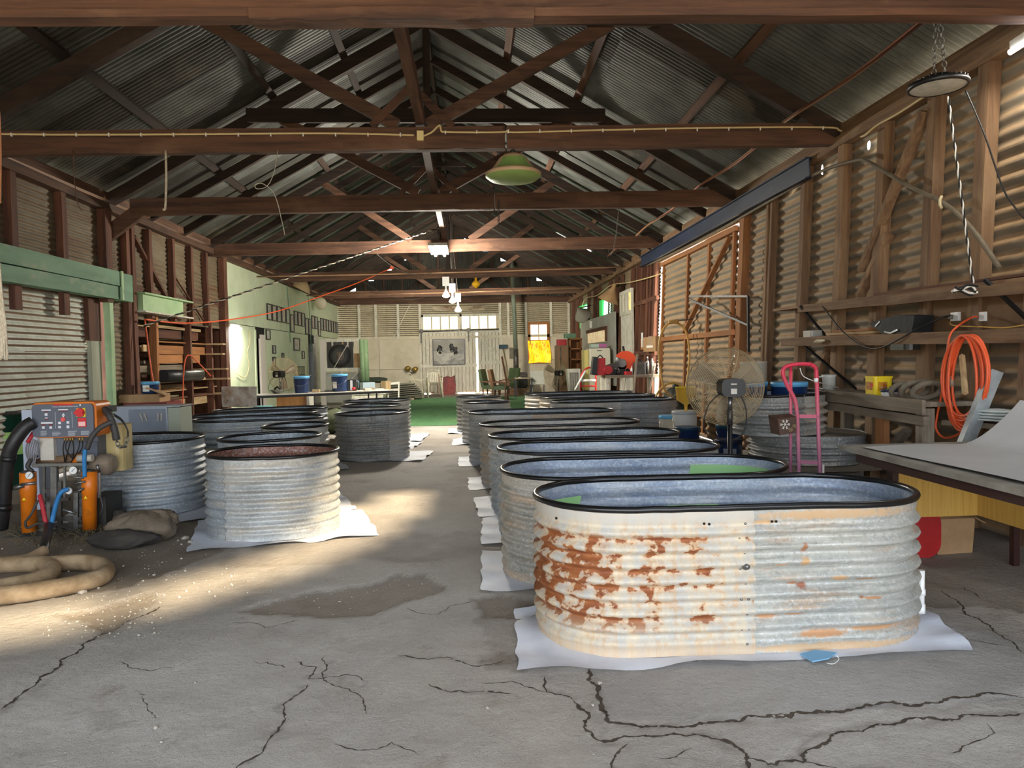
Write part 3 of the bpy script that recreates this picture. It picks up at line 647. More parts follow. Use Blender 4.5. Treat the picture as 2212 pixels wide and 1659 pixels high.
# mint lined office wall
seams = [15.72, 18.1, 20.3, 22.5, 24.7, 26.9, YB]
YD1, YD2, YD3, YD4 = 17.95, 18.75, 23.7, 24.6
def panel(y0, y1, z0, z1): MB().box(XL-.06, XL, y0+.008, y1-.008, z0, z1).build('wall_panel', GREEN, wl)
for a, b in zip(seams[:-1], seams[1:]):
    panel(a, b, 2.28, 3.60)
for a, b in ((15.72, YD1), (YD2, 21.0), (21.0, YD3), (YD4, YB)): panel(a, b, 0, 2.265)
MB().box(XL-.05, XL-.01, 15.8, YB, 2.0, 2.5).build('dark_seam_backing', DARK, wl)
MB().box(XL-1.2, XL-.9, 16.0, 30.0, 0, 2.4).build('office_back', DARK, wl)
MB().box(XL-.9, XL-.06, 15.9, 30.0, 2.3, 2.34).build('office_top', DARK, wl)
d2 = struct('door_2'); MB().box(XL-.04, XL+.01, YD2-.42, YD2-.02, .02, 2.1).build('door_leaf', M('pinkish_white_door', (214,206,198), rough=.5), d2)
MB().box(XL-.02, XL+.02, YD1-.10, YD1, 0, 2.2).build('door_frame', GREEN, d2)
d3 = struct('door_3')
MB().box(XL-.04, XL+.05, YD4, YD4+.45, 0, 2.3).build('door_frame', WHITED, d3)
# light gables behind: dark timber lining over the far wall
# ================================================================ far wall
wb = struct('wall_back')
HB = 3.62
MB().box(XL-.4, XR+.4, YB+.12, YB+.16, 0, HB+.3).build('leak_backing', CREAM, wb)  # sheet added behind the far wall to stop daylight leaking at seams
DX0, DX1 = at(908,700,YB).x, at(1080,700,YB).x      # big doors
ZT = at(1000,728,YB).z
def fsheet(x0, x1, z0, z1): MB().corr((x0, YB+.02, z0), (x1-x0, 0, 0), (0, 0, z1-z0), (0,-1,0), .080, .020, 8).build('wall_sheet', TINFAR, wb)
WX0, WX1, WZ0, WZ1 = at(1142,740,YB).x, at(1186,740,YB).x, at(1160,782,YB).z, at(1160,698,YB).z
for a, b in ((XL, -3.3), (-3.32, DX0), (DX1, WX0-.02), (WX1+.02, XR+.05)): fsheet(a, b, ZT+.02, HB)
fsheet(WX0-.03, WX1+.03, max(WZ1, ZT)+.05, HB); fsheet(DX0, DX1, at(1000,682,YB).z+.02, HB)
for a, b in ((XL, -3.6), (-3.6, DX0), (DX1, WX0), (WX1, XR+.05)):
    for z0, z1 in ((0, 1.02), (1.035, ZT)): MB().box(a+.006, b-.006, YB, YB+.05, z0, z1).build('wall_panel', CREAM, wb)
MB().box(WX0, WX1, YB, YB+.05, 0, WZ0-.03).build('wall_panel', CREAM, wb)
for px in (776, 812, 860, 907, 1080, 1098, 1136, 1190, 1228):
    x = at(px, 690, YB).x; MB().box(x-.05, x+.05, YB-.07, YB, ZT-.02 if px not in (907,1080) else 0, HB).build('batten', WHITEW, wb)
MB().beam((at(885,660,YB).x, YB-.05, HB-.05), (at(850,722,YB).x, YB-.05, ZT), .03, .1, (0,1,0)).build('batten', WHITEW, wb)
MB().box(XL, XR, YB-.06, YB, ZT-.05, ZT+.05).build('rail', CREAM, wb)
MB().box(DX0+.5, DX1-.6, YB-.09, YB-.03, HB-.28, HB-.1).build('peeling_board', M('peeling_board', (206,196,170), (120,84,60), 5, (.4,1,1), .8), wb)
MB().box(XL-.3, XR+.3, YB-.05, YB+.1, HB, HB+.25).build('gable_beam', WD['x'], wb)
for i in range(13):
    x = XL+.4+i*.72; zt = roofz(x)-.12
    MB().corr((x-.4, YB+.1, HB+.2), (0, 0, zt-HB-.1), (.76, 0, 0), (0,-1,0), .076, .009, 4).build('gable_sheet', ROOFTIN2, wb)
    if i % 1 == 0: MB().beam((x, YB, HB+.2), (x, YB, zt), .06, .08, (0,1,0)).build('gable_stud', WD['z'], wb)
MB().beam((XC-2.2, YB-.02, HB+.3), (XC-.4, YB-.02, HB+1.5), .04, .09, (0,1,0)).build('gable_brace', WD['x'], wb); MB().beam((XC+2.2, YB-.02, HB+.3), (XC+.6, YB-.02, HB+1.5), .04, .09, (0,1,0)).build('gable_brace', WD['x'], wb)
# transom windows over the doors
ZH0, ZH1 = at(1000,713,YB).z, at(1000,682,YB).z
for w, (pa, pb) in enumerate(((913, 990), (996, 1073))):
    win = struct('window_%d' % (w+1)); x0, x1 = at(pa, 700, YB).x, at(pb, 700, YB).x
    for k in range(4):
        a = x0+(x1-x0)*k/4; b = x0+(x1-x0)*(k+1)/4
        MB().box(a+.03, b-.03, YB-.01, YB+.0, ZH0+.05, ZH1-.03).build('pane', GLASSW, win)
        MB().box(b-.03, b+.03, YB-.03, YB+.02, ZH0, ZH1).build('mullion', WHITEW, win)
    MB().box(x0-.06, x0+.03, YB-.05, YB+.02, ZH0-.02, ZH1+.06).build('frame', WHITEW, win)
    MB().box(x0-.06, x1+.06, YB-.05, YB+.02, ZH0-.06, ZH0+.05).build('frame', WHITEW, win); MB().box(x0-.06, x1+.06, YB-.05, YB+.02, ZH1-.03, ZH1+.08).build('frame', WHITEW, win)
# the white plank doors
ZD = at(1000,719,YB).z; dm = at(1031,800,YB).x
d4 = struct('door_4')
def planks(x0, x1, z0, z1, par, w=.135):
    n = max(1, int((x1-x0)/w))
    for i in range(n):
        a = x0+(x1-x0)*i/n; b = x0+(x1-x0)*(i+1)/n
        MB().box(a+.009, b-.009, YB-.02-random.uniform(0,.012), YB+.03, z0+random.uniform(0,.05), z1).build('door_plank', WHITEW, par)
MB().box(DX0, dm-.04, YB+.035, YB+.05, .05, ZD).build('backing', BROWNP, d4); MB().box(dm+.05, DX1, YB+.035, YB+.05, .05, ZD).build('backing', BROWNP, d4)  # added to stop sky showing through plank gaps; brown keeps seams dark
planks(DX0+.05, dm-.03, .06, ZD, d4); planks(dm+.05, DX1-.06, .06, ZD, d4)
MB().box(DX0, DX1, YB-.06, YB, ZD, ZH0-.05).build('header', WHITEW, d4)
MB().box(DX0, dm, YB-.075, YB-.02, 1.08, 1.2).build('rail', WHITEW, d4); MB().box(dm+.06, DX1-.05, YB-.07, YB-.02, 1.18, 1.3).build('rail', WHITEW, d4)
MB().beam((dm+.1, YB-.05, 2.35), (DX1-.1, YB-.05, 1.3), .03, .09, (0,1,0)).build('brace', WHITEW, d4); MB().beam((dm+.1, YB-.05, 1.15), (DX1-.7, YB-.05, .5), .03, .09, (0,1,0)).build('brace', WHITEW, d4)
MB().box(dm-.03, dm+.045, YB-.01, YB+.0, .05, ZD).build('daylight_gap', SKYLIT, d4)
for a, b in ((DX0+.1, DX0+.35), (DX0+.75, DX0+1.0), (dm-.8, dm-.1), (dm+.1, dm+.5)): MB().box(a, b, YB-.015, YB, .0, .055).build('daylight_gap', SKYLIT, d4)
tr = MB().cyl((DX0+.02, YB-.13, ZD+.08), (DX1-.05, YB-.13, ZD+.12), .03).build('door_track', STEEL, d4)
for px, py in ((910, 727), (1012, 724)):
    p = at(px, py, YB-.15); MB().box(p.x-.03, p.x+.03, p.y-.02, p.y+.02, p.z-.25, p.z+.15).build('door_hanger', STEELD, d4); MB().cyl(p+Vector((0,-.03,.2)), p+Vector((0,.03,.2)), .09).build('hanger_wheel', STEELD, d4)
# far window with an orange flag over its lower half
w3 = struct('window_3'); fw = WO
zm = at(1160,736,YB).z
for a, b, c, d in ((WX0-.03, WX0+.08, WZ0-.05, WZ1+.05), (WX1-.08, WX1+.03, WZ0-.05, WZ1+.05)): MB().box(a, b, YB-.06, YB+.03, c, d).build('frame', fw['z'], w3)
for c, d in ((WZ0-.06, WZ0+.03), (zm-.03, zm+.03), (WZ1-.06, WZ1+.05)): MB().box(WX0, WX1, YB-.055, YB+.03, c, d).build('frame', fw['x'], w3)
xm = (WX0+WX1)/2; MB().box(xm-.015, xm+.015, YB-.04, YB+.02, WZ0, WZ1).build('mullion', fw['z'], w3)
for a, b in ((WX0+.08, xm-.015), (xm+.015, WX1-.08)):
    MB().box(a, b, YB, YB+.01, zm, WZ1-.05).build('pane', GLASSW, w3); MB().box(a, b, YB, YB+.01, WZ0, zm).build('pane', GLASSW, w3)
# ================================================================ right wall
wr = struct('wall_right'); NR = Vector((-1, 0, 0))
WXo = lambda z: WX(z)+.02
sheets(wr, 0, YF, 10.36, 0, 3.68, TINR, 2.7, .72, NR, wx=WXo, amp=.019, pitch=.12)
sheets(wr, 0, 15.22, YB+.05, 0, 3.68, TINR, 2.7, .74, NR, wx=WXo)
for i, y in enumerate((4.85, 5.42, 6.05, 6.82, 7.56, 8.45)): stud(wr, 0, y, 0, 3.62, (.13,.12,.12,.13,.12,.11)[i], .10, WS['z'], wx=WX, inward=-1)
for y in (9.38, 9.5): stud(wr, 0, y, 0, 3.55, .06, .09, WS['z'], wx=WX, inward=-1)
stud(wr, 0, 10.36, 0, 3.5, .17, .11, WO['z'], 'door_post', wx=WX, inward=-1)
for y in (15.36, 15.7, 16.0, 16.55, 17.05, 17.6, 18.9, 19.6, 20.5, 22.2, 23.0, 24.2, 25.9, 26.8, 27.8): stud(wr, 0, y, 0, 3.55, random.uniform(.09,.2), .09, WB['z'], wx=WX, inward=-1)
for y0, y1, z in ((15.1, 18.0, 2.62), (15.1, 18.0, 1.45)): MB().beam((WX(z)-.07, y0, z), (WX(z)-.07, y1, z), .06, .09, n=4, jit=.004).build('noggin', WB['y'], wr)
def wbrace(a, b, w=.09, mat=None, X=4.0):
    p, q = onx(*a, X), onx(*b, X-.05); MB().beam(p, q, .05, w, (1,0,0), 4, .004).build('brace', mat or WS['z'], wr)
wbrace((2000,240), (1862,585)); wbrace((1920,505), (1858,640)); wbrace((1800,735), (1760,830))
for z, d, h in ((3.66, .12, .11), (3.80, .05, .13)): MB().beam((WX(z)-d/2, YF, z), (WX(z)-d/2, YB, z-.04), d, h, (0,0,1), 22, .008).build('wall_plate', WS['y'], wr)
# gaps of daylight under the eave
for px, py, h in ((1877,314,.07),(1776,367,.10),(1697,410,.08),(1571,452,.05)):
    p = onx(px, py, 4.02); MB().blob(p, (.006, .022, h*.55), 8, 6, .35).build('daylight_gap', SKYLIT, wr)
for a, b in (((1532,468),(1572,447)), ((1502,485),(1524,473)), ((1466,505),(1488,494))):
    p, q = onx(*a, 4.12), onx(*b, 4.12); MB().beam(p, q, .02, .03).build('daylight_gap', SKYLIT, wr)
# sliding door of corrugated sheets on a timber frame
d5 = struct('door_5'); DY0, DY1, DZ = 10.5, 14.72, 3.30
WXd = lambda z: WX(z)-.07
sheets(d5, 0, DY0, DY1, .02, DZ, TINR, 4.3, .72, NR, 'door_sheet', wx=WXd, amp=.016, pitch=.12)
for y in (10.62, 11.75, 12.9, 14.55): MB().beam((WXd(.1)-.03, y, .1), (WXd(DZ)-.03, y, DZ), .08, .05, (1,0,0), 4, .003).build('door_stile', WO['z'], d5)
for z in (.4, 1.72, DZ-.05): MB().beam((WXd(z)-.05, DY0, z), (WXd(z)-.05, DY1, z), .05, .08, n=4, jit=.003).build('door_rail', WO['y'], d5)
MB().beam((WXd(3.2)-.08, 10.7, 3.15), (WXd(1.8)-.08, 12.85, 1.8), .04, .08, (1,0,0)).build('door_brace', WO['y'], d5)
bm = MB(); x = 3.93
for z0, z1, w in ((3.40, 3.415, .09), (3.625, 3.64, .09), (3.40, 3.64, .012)): bm.box(x-w/2, x+w/2, 8.15, 16.3, z0, z1)
MB().box(4.02, 4.06, 10.4, 15.2, 3.35, 3.7).build('gap_filler_board', WS['y'], wr)  # board added to narrow the bright gap above the sliding door
tag(bm.build('steel_beam', BLUEST), 'long navy blue steel beam carrying the sliding door on the right wall', 'beam')
# triangular steel bracket on the door post
br = thing('wall_bracket', 'thin black triangular steel bracket swung out from the orange door post', 'bracket', (3.85, 10.2, 2))
a, b, c = onx(1616,640,3.92), at(1490,640,11.6), onx(1616,702,3.90); a2 = onx(1617,760,3.88)
MB().beam(a, b, .03, .03).build('arm', STEELD, br); MB().beam(c, b+Vector((0,0,-.05)), .025, .03).build('stay', BLACK, br); MB().beam(a, a2, .03, .03, (0,1,0)).build('upright', BLACK, br)
# green louvre windows, glazed door and fibro lining toward the far end
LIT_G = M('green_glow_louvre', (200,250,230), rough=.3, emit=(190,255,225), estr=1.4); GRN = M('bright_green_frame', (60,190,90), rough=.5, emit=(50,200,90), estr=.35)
for w, (pa, pb, ya, yb) in enumerate(((1296,1315,652,690), (1253,1268,664,706))):
    win = struct('window_%d' % (w+4)); y1 = onx(pa, 660, 3.98).y; y0 = onx(pb, 660, 3.98).y; zt = onx((pa+pb)/2, ya-4, 3.98).z; zb_ = onx((pa+pb)/2, yb, 3.98).z
    ym = y0+(y1-y0)*.68
    n = 7
    for k in range(n):
        z = zb_+(zt-zb_)*(k+.5)/n; MB().obox((WX(z)-.045, (y0+ym)/2, z), (.02, ym-y0, (zt-zb_)/n*.93), RY(.35)).build('louvre_blade', LIT_G, win)
    MB().box(WX(zb_)-.09, WX(zb_)-.03, ym, y1, zb_-.03, zt+.03).build('frame', GRN, win)
    for z in (zb_-.03, zt): MB().box(WX(z)-.07, WX(z)-.02, y0-.04, y1, z, z+.03).build('frame', GRN, win)
d6 = struct('door_6')
y0, y1 = onx(1366,640,3.9).y, onx(1341,640,3.9).y; zt, zm_, zl = onx(1353,628,3.9).z, onx(1353,678,3.9).z, 0.0
xd = 3.90
for k in range(4):
    a = y0+(y1-y0)*k/4; b = y0+(y1-y0)*(k+1)/4
    MB().box(xd, xd+.01, a+.04, b-.04, zm_+.05, zt-.06).build('pane', (M('warm_lit_pane', (250,214,120), emit=(255,210,110), estr=.9) if k == 0 else WHITED), d6)
    MB().box(xd-.03, xd+.02, b-.04, b+.04, zm_, zt).build('glazing_bar', WHITEW, d6)
MB().box(xd-.03, xd+.02, y0-.04, y0+.06, 0, zt).build('frame', WHITEW, d6)
for z in (zm_, zt-.05): MB().box(xd-.035, xd+.02, y0, y1, z-.03, z+.06).build('frame', WHITEW, d6)
MB().corr((xd, y0, .05), (0,0,zm_-.08), (0, y1-y0, 0), (-1,0,0), .2, .02, 8).build('door_sheet', WHITED, d6)
for pa, pb, ta, tb in ((1256, 1290, 692, 690), (1290, 1311, 690, 688), (1311, 1331, 688, 686)):
    ya, yb = onx(pb, 700, 3.9).y, onx(pa, 700, 3.9).y; MB().box(3.86, 3.90, ya+.01, yb-.01, .6, 2.58).build('fibro_panel', GREYP, wr)
# hessian covered window above the fridge
w6 = struct('window_6'); p, q = onx(1310, 712, 3.85), onx(1270, 742, 3.85)
MB().box(3.845, 3.86, p.y, q.y, q.z, p.z).build('pane', M('torn_curtained_pane', (246,230,200), (186,140,90), 4, emit=(250,222,170), estr=.25), w6)
MB().box(3.80, 3.86, p.y-.05, q.y+.05, p.z, p.z+.1).build('frame', WB['y'], w6); MB().box(3.80, 3.86, p.y-.08, p.y, q.z, p.z+.1).build('frame', WB['z'], w6)
# ================================================================ corrugated iron tubs
def outline(L, Wd, n=16, ns=14):
    r = Wd/2; s = max(0, (L-Wd)/2); pts = []
    for k in range(n): a = -PI/2+PI*k/n; pts.append((s+r*math.cos(a), r*math.sin(a), math.cos(a), math.sin(a)))
    if s > 0:
        for k in range(ns): pts.append((s-2*s*k/ns, r, 0, 1))
    else: pts.append((0, r, 0, 1))
    for k in range(1 if s <= 0 else 0, n): a = PI/2+PI*k/n; pts.append((-s+r*math.cos(a), r*math.sin(a), math.cos(a), math.sin(a)))
    if s > 0:
        for k in range(ns): pts.append((-s+2*s*k/ns, -r, 0, -1))
    return pts
def tub(label, c, L, Wd, H, rot=0, m0=0, m1=None, liner=1, nc=8, seam=.5, rim=True, group='corrugated iron tubs', amp=.014, rr=.0145, lid=None, name='corrugated_tub', rivets=0, tilt=(0,0), base=.02, z0=.004):
    random.seed(hash(label) % 1000 if False else int(abs(c[0])*1000+c[1]*77))
    t = thing(name, label, 'tub', (0,0,0), group)
    o = outline(L, Wd); N = len(o); ph = [random.uniform(0, 6.28) for _ in range(4)]
    fl_t, fl_b = .055, .03; hp = H-fl_t-fl_b; ks = nc*7
    def prof():
        out = [(0, .004), (fl_b*.6, 0)]
        for i in range(ks+1): out.append((fl_b+hp*i/ks, amp*math.sin(2*PI*nc*i/ks-.4)*(min(1, i/4, (ks-i)/4))))
        return out+[(H-.02, 0), (H, .003)]
    PR = prof()
    def wob(a, z): return .006*math.sin(2*a+ph[0])*(z/H)+.004*math.sin(5*a+ph[1]+z*3)
    def surf(i0, i1, off, zs=0, ze=None, pr=PR):
        rows = []
        for z, d in pr:
            row = []
            for i in range(i0, i1+1):
                x, y, nx_, ny_ = o[i % N]; a = 2*PI*i/N; k = d+off+wob(a, z); row.append(Vector((x+nx_*k, y+ny_*k, z+.004*math.sin(a+ph[2])*(z/H))))
            rows.append(row)
        return MB().grid(rows)
    # seams on the near long side and opposite
    iS = int(N*.5+.5*0)  # index count
    def idx_near(fr):   # point on the near straight side (y=-r) at fraction of length
        best = min(range(N), key=lambda i: (abs(o[i][0]-(fr-.5)*L)+ (10 if o[i][1] > 0 else 0))); return best
    a = idx_near(seam); b = min(range(N), key=lambda i: abs(o[i][0]-(seam-.5)*L)+(10 if o[i][1] < 0 else 0))
    if a > b: i_right = (a, b+N); i_left = (b, a)
    else: i_right = (a, b); i_left = (b, a+N)
    M0 = GALV[m0] if isinstance(m0, int) else m0; M1 = (GALV[m1] if isinstance(m1, int) else m1) if m1 is not None else M0
    surf(i_left[0], i_left[1], .003).build('side_panel', M0, t); surf(i_right[0], i_right[1], 0).build('side_panel', M1, t)
    if lid is None:
        zs2 = [p for k, p in enumerate(PR) if k % 2 == 0]
        ml = LINER[liner] if isinstance(liner, int) else liner
        lm = surf(0, N, -.006, pr=zs2); lm.build('lining', ml, t)
        MB().add([(x-nx_*.02, y-ny_*.02, base) for x, y, nx_, ny_ in o], [tuple(range(N))]).build('floor_plate', ml, t)
    else:
        MB().add([(x, y, H-.01) for x, y, nx_, ny_ in o], [tuple(range(N))]).build('lid', lid, t)
    if rim:
        pts = [(x+nx_*(.002+wob(2*PI*i/N, H)), y+ny_*(.002+wob(2*PI*i/N, H)), H+.003+.004*math.sin(2*PI*i/N+ph[2])+random.uniform(-.0012,.0012)) for i, (x, y, nx_, ny_) in enumerate(o)]
        MB().tube(catmull(pts, 2, True), rr, 8, True).build('rim', BLACKR, t)
    if rivets:
        proto = None; xr = (seam-.5)*L
        for r in range(rivets):
            for dx in ((-.045, -.012) if r % 2 else (-.02,)):
                z = .05+(H-.12)*r/(rivets-1); k = min(range(len(PR)), key=lambda i: abs(PR[i][0]-z)); y = -Wd/2-PR[k][1]-.006
                if proto is None: proto = MB().lathe([(.007,0),(.006,.003),(.003,.005),(0,.006)], (0,0,0), 8, RX(PI/2)).build('rivet', STEEL, t); proto.location = (xr+dx, y, z)
                else: q = clone(proto, t); q.location = (xr+dx, y, z)
    t.rotation_euler = (tilt[0], tilt[1], rot); t.location = (c[0], c[1], z0 if len(c) < 3 else c[2])
    return t
def ctr(pl, pr, z): # tub centre and length from the photo positions of its rim ends
    a, b = fl(*pl, z=z), fl(*pr, z=z); return (a+b)/2, (b-a).length, math.atan2(b.y-a.y, b.x-a.x)
def sheet_pad(label, c, L, Wd, rot=0, quad=None, seed=1):
    random.seed(seed); t = MB(); rows = []; nx_, ny_ = 26, 16
    if quad is None:
        m = RZ(rot); quad = [m@Vector((sx*L/2, sy*Wd/2, 0))+Vector((c[0], c[1], 0)) for sx, sy in ((-1,-1),(1,-1),(1,1),(-1,1))]
    q = [Vector((p[0], p[1], 0)) for p in quad]; p1, p2, p3 = (random.uniform(0,6) for _ in range(3))
    for j in range(ny_+1):
        v = j/ny_; row = []
        for i in range(nx_+1):
            u = i/nx_; p = (q[0]*(1-u)+q[1]*u)*(1-v)+(q[3]*(1-u)+q[2]*u)*v
            e = max(abs(u-.5)*2, abs(v-.5)*2); e = max(0, (e-.72)/.28)
            wv = (.5+.5*math.sin(u*31+p1+3*v)*math.sin(v*23+p2))*.006+e*e*(.008+.011*math.sin(u*17+v*13+p3))
            p = p+Vector((.008*math.sin(v*19+p1)*e, .010*math.sin(u*23+p2)*e, 0)); p.z = fz(p.x, p.y)+.004+max(0, wv); row.append(p)
        rows.append(row)
    t.grid(rows); o = t.build('ground_sheet', PAD); return tag(o, label, 'plastic sheet', 'white sheets under the tubs')
def zf(c): return fz(c.x, c.y)+.012
HR = .66
def tape(par, x0, x1, z0, z1, yside, Wd, L):
    mb = MB(); rows = []
    s = (L-Wd)/2; r = Wd/2-.014
    for z in (z0, z1):
        row = []
        for k in range(9):
            x = x0+(x1-x0)*k/8+(.02 if z == z1 else 0)
            if abs(x) <= s: y = yside*r
            else: dx = min(abs(x)-s, r*.999); y = yside*math.sqrt(r*r-dx*dx)
            row.append((x, y, z))
        rows.append(row)
    mb.grid(rows); return mb.build('tape_patch', TAPE, par)
# right row, nearest first
c1, L1_, _ = ctr((1156,1078), (1978,1060), .68)
R1 = tub('rust-mottled oval iron tub nearest the camera, blue inside with a white pipe at its end', (1.30, 3.68), 1.95, .86, .68, -.01, RUSTP, CLEANP, 0, 8, .49, rivets=9, amp=.017, rr=.0165)
sheet_pad('white sheet under the nearest rusty tub', None, 0, 0, quad=[fl(1118,1457), fl(2103,1410), fl(2000,1318), fl(1112,1318)], seed=2)
spec = [((1085,1016),(1688,1002),1,None,0,'second oval tub in the right row, pale blue with a green patch inside',.84,4),
        ((1077,971),(1548,961),0,4,0,'third oval tub in the right row, bluish inside, behind the one with the green patch',.78,3),
        ((1060,945),(1458,931),0,1,1,'fourth oval tub in the right row, with a tan stripe along its right half',.78,1),
        ((1038,918),(1378,909),1,None,3,'fifth oval tub in the right row, rust streaked inside its far rim',.78,None),
        ((1012,893),(1325,885),4,1,1,'sixth oval tub in the right row, last of the evenly spaced long ones',.80,None)]
for k, (a, b, m0, m1, ln, lab, wd, _) in enumerate(spec):
    c, L, r = ctr(a, b, HR)
    tt = tub(lab, (c.x, c.y), L, wd, HR, r*.6, m0, m1, GALV[3] if ln == 3 else ln, 8, (.55,.45,.52,.5,.4)[k])
    if k == 0: tape(tt, .42, L/2-.05, .50, .60, 1, wd, L)
    sheet_pad('white sheet under the '+ORD[k+1]+' tub of the right row', (c.x-.02, c.y+.02), L+.26, wd+.10, r*.6, seed=10+k)
for k, (a, b, m0, lab) in enumerate((((1000,871),(1100,867),4,'small round tub with a green tape patch inside, on the edge of the turf'), ((987,859),(1081,856),2,'small round tub without tape, hindmost of the right row on the turf'))):
    c, L, r = ctr(a, b, .66); tt = tub(lab, (c.x, c.y), L, L, .66, 0, m0, None, 1, 8)
    if k == 0: tape(tt, .12, .30, .54, .60, 1, L, L)
    sheet_pad('white sheet under the '+('nearer' if k == 0 else 'farther')+' small round tub', (c.x-.05, c.y), L+.25, L+.1, 0, seed=21+k)
for k, (a, b, m0, m1, lab, s) in enumerate((((1192,869),(1455,861),4,0,'long riveted grey tub at the wall side behind the hose loop',.52), ((1168,859),(1412,853),1,None,'long tub behind the riveted one, middle of the far right trio',.4), ((1137,853),(1362,846),3,None,'rust-banded long tub hindmost of the far right trio',.5))):
    c, L, r = ctr(a, b, .68); tub(lab, (c.x, c.y), L, .86, .68, r*.5, m0, m1, 1, 8, s, rivets=7 if k == 0 else 0)
# left group
LT = [((445,986),(711,972),0,4,2,'round-ended grey tub nearest on the left, red-brown inside',.66,.86,1),
      ((472,950),(692,940),0,None,1,'oval tub half hidden behind the red-brown one on the left',.68,.74,1),
      ((566,924),(709,916),4,None,1,'small oval tub on the left, third behind the red-brown one',.68,.74,0),
      ((385,918),(664,899),0,4,1,'long bluish tub with rust marks standing right of the silver cabinet',.68,.78,1),
      ((407,902),(684,889),4,1,1,'long tub on the left, second from the silver cabinet',.68,.78,0),
      ((459,889),(707,880),0,None,1,'long tub hindmost of the left group',.68,.80,0)]
for k, (a, b, m0, m1, ln, lab, hh, wd, pad) in enumerate(LT):
    c, L, r = ctr(a, b, hh); r = max(-.25, min(.25, r))
    if k == 3: c.y += .2; c.x += .1
    if k == 0: c = Vector((-1.66, 6.13, 0)); L = 1.06; r = .16; hh = .65
    tub(lab, (c.x, c.y), L, min(wd, L), hh, r, m0, m1, ln, 8, (.18,.6,.5,.55,.7,.5)[k])
    if pad: sheet_pad(('white sheet with a curled corner under the nearest left tub', 'white sheet under the half hidden oval tub on the left', '', 'white sheet under the long bluish tub by the cabinet')[k], (c.x+.08, c.y-.02), L+.36, wd+.2, r+.12, seed=30+k)
tub('bluish corrugated tub standing just behind the orange spray machine', (-3.2, 7.22), 1.12, .95, .68, .05, 0, None, 1, 9)
sheet_pad('white sheet under the tub behind the orange machine', (-3.05, 6.95), 1.5, 1.05, .15, seed=44)
MT = [((725,900),(882,893),2,4,'dark grey round tub at the front of the middle left trio',.64), ((736,879),(866,874),4,None,'round tub with green tape inside, middle of the trio by the turf',.66), ((743,868),(884,863),4,None,'wide pale tub at the back of the middle left trio',.68)]
for k, (a, b, m0, m1, lab, hh) in enumerate(MT):
    c, L, r = ctr(a, b, hh); 
    if k == 0: c.y += .35; L *= 1.03; c.x -= .05
    tt = tub(lab, (c.x, c.y), L, L*.9, hh, r*.4, m0, m1, 1, 9, .75)
    if k == 1: tape(tt, .05, .25, hh-.10, hh-.03, 1, L*.9, L)
    sheet_pad('white sheet under the '+('dark grey round tub', 'middle tub of the trio by the turf', 'pale back tub of the trio')[k], (c.x+.1, c.y-.03), L+.35, L*.9+.12, -.1, seed=50+k)
# stacked tanks beside the pink hand truck
tub('shallow dark corrugated tank at the bottom of the stack by the hand truck', (3.25, 6.85), 1.04, 1.0, .285, 0, 2, None, 1, 4, lid=WG['x'], rim=False)
tub('wide upturned corrugated tank in the middle of the stack', (3.27, 6.86, .365), 1.06, 1.02, .265, .1, 2, None, 1, 3, lid=M('dusty_tank_lid', (140,128,112), (118,106,92), 5, rough=.8), rim=False, amp=.022)
tub('grey corrugated tub with black rim on top of the stack', (2.96, 6.84, .64), .88, .86, .37, .2, 2, 1, LINER[0], 4, amp=.024, tilt=(0,-.02))
for k, (y, z) in enumerate(((6.52, .325), (7.1, .325))):
    tag(MB().beam((2.70, y, z+.003), (3.80, y, z+.003), .12, .07, n=4, jit=.004).build('timber_bearer', WG['x']), ('front' if k == 0 else 'rear')+' grey timber bearer between the stacked tanks', 'timber', 'timbers in the tank stack')
# green tape patches and the drain pipe on the nearest tub
tape(R1, -.955, -.70, .53, .61, 1, .86, 1.95); tape(R1, -.20, .10, .485, .525, 1, .86, 1.95)
for px_, py_ in ((1523,1133),(1534,1134),(1669,1128),(1678,1128),(1204,1122)):
    q = at(px_, py_, 3.245); lc = R1.matrix_basis.inverted()@q if False else Vector((q.x-1.30, -.4355, q.z)); MB().lathe([(0,0),(.006,0),(.006,.004),(0,.004)], lc, 10, RX(PI/2)).build('bolt_hole', DARK, R1)
q = at(1612,1223,3.24); MB().lathe([(0,.02),(.010,.02),(.012,0),(.02,-.002),(.02,-.008)], Vector((q.x-1.30, -.452, q.z)), 14, RX(PI/2)).build('outlet_cap', STEEL, R1)
pp = thing('drain_pipe', 'white plastic drain pipe elbow on the right end of the nearest tub', 'pipe', (2.30, 3.5, .2))
p = at(1990, 1310, 3.52); e = p+Vector((0,0,-.02))
MB().cyl(e, at(1991,1232,3.52), .0145, 14).build('riser', WHITE, pp); MB().cyl(e+Vector((0,0,-.012)), e+Vector((0,0,.035)), .019, 14).build('socket', WHITE, pp); MB().cyl(at(1991,1285,3.52), at(1991,1272,3.52), .018, 14).build('collar', WHITE, pp)
MB().tube([e+Vector((-.07,.02,-.005)), e+Vector((-.02,.006,-.006)), e+Vector((0,0,-.002))], .017, 12).build('inlet', WHITE, pp)
# tape in the round tub, disposable mask on the floor
mk = thing('face_mask', 'crumpled blue disposable face mask on the floor at the foot of the rusty tub', 'mask', fl(1770,1425))
a = [fl(1728,1420), fl(1755,1436), fl(1790,1430), fl(1808,1418), fl(1760,1412)]
MB().prism([v+Vector((0,0,fz(v.x,v.y)+.014)) for v in a], (0,0,.006)).build('mask_cloth', M('mask_blue', (120,170,206), rough=.7), mk)
MB().tube(catmull([fl(1786,1432,.02), fl(1800,1434,.02), fl(1812,1424,.02), fl(1806,1416,.03)], 5), .002, 5).build('ear_loop', WHITE, mk)
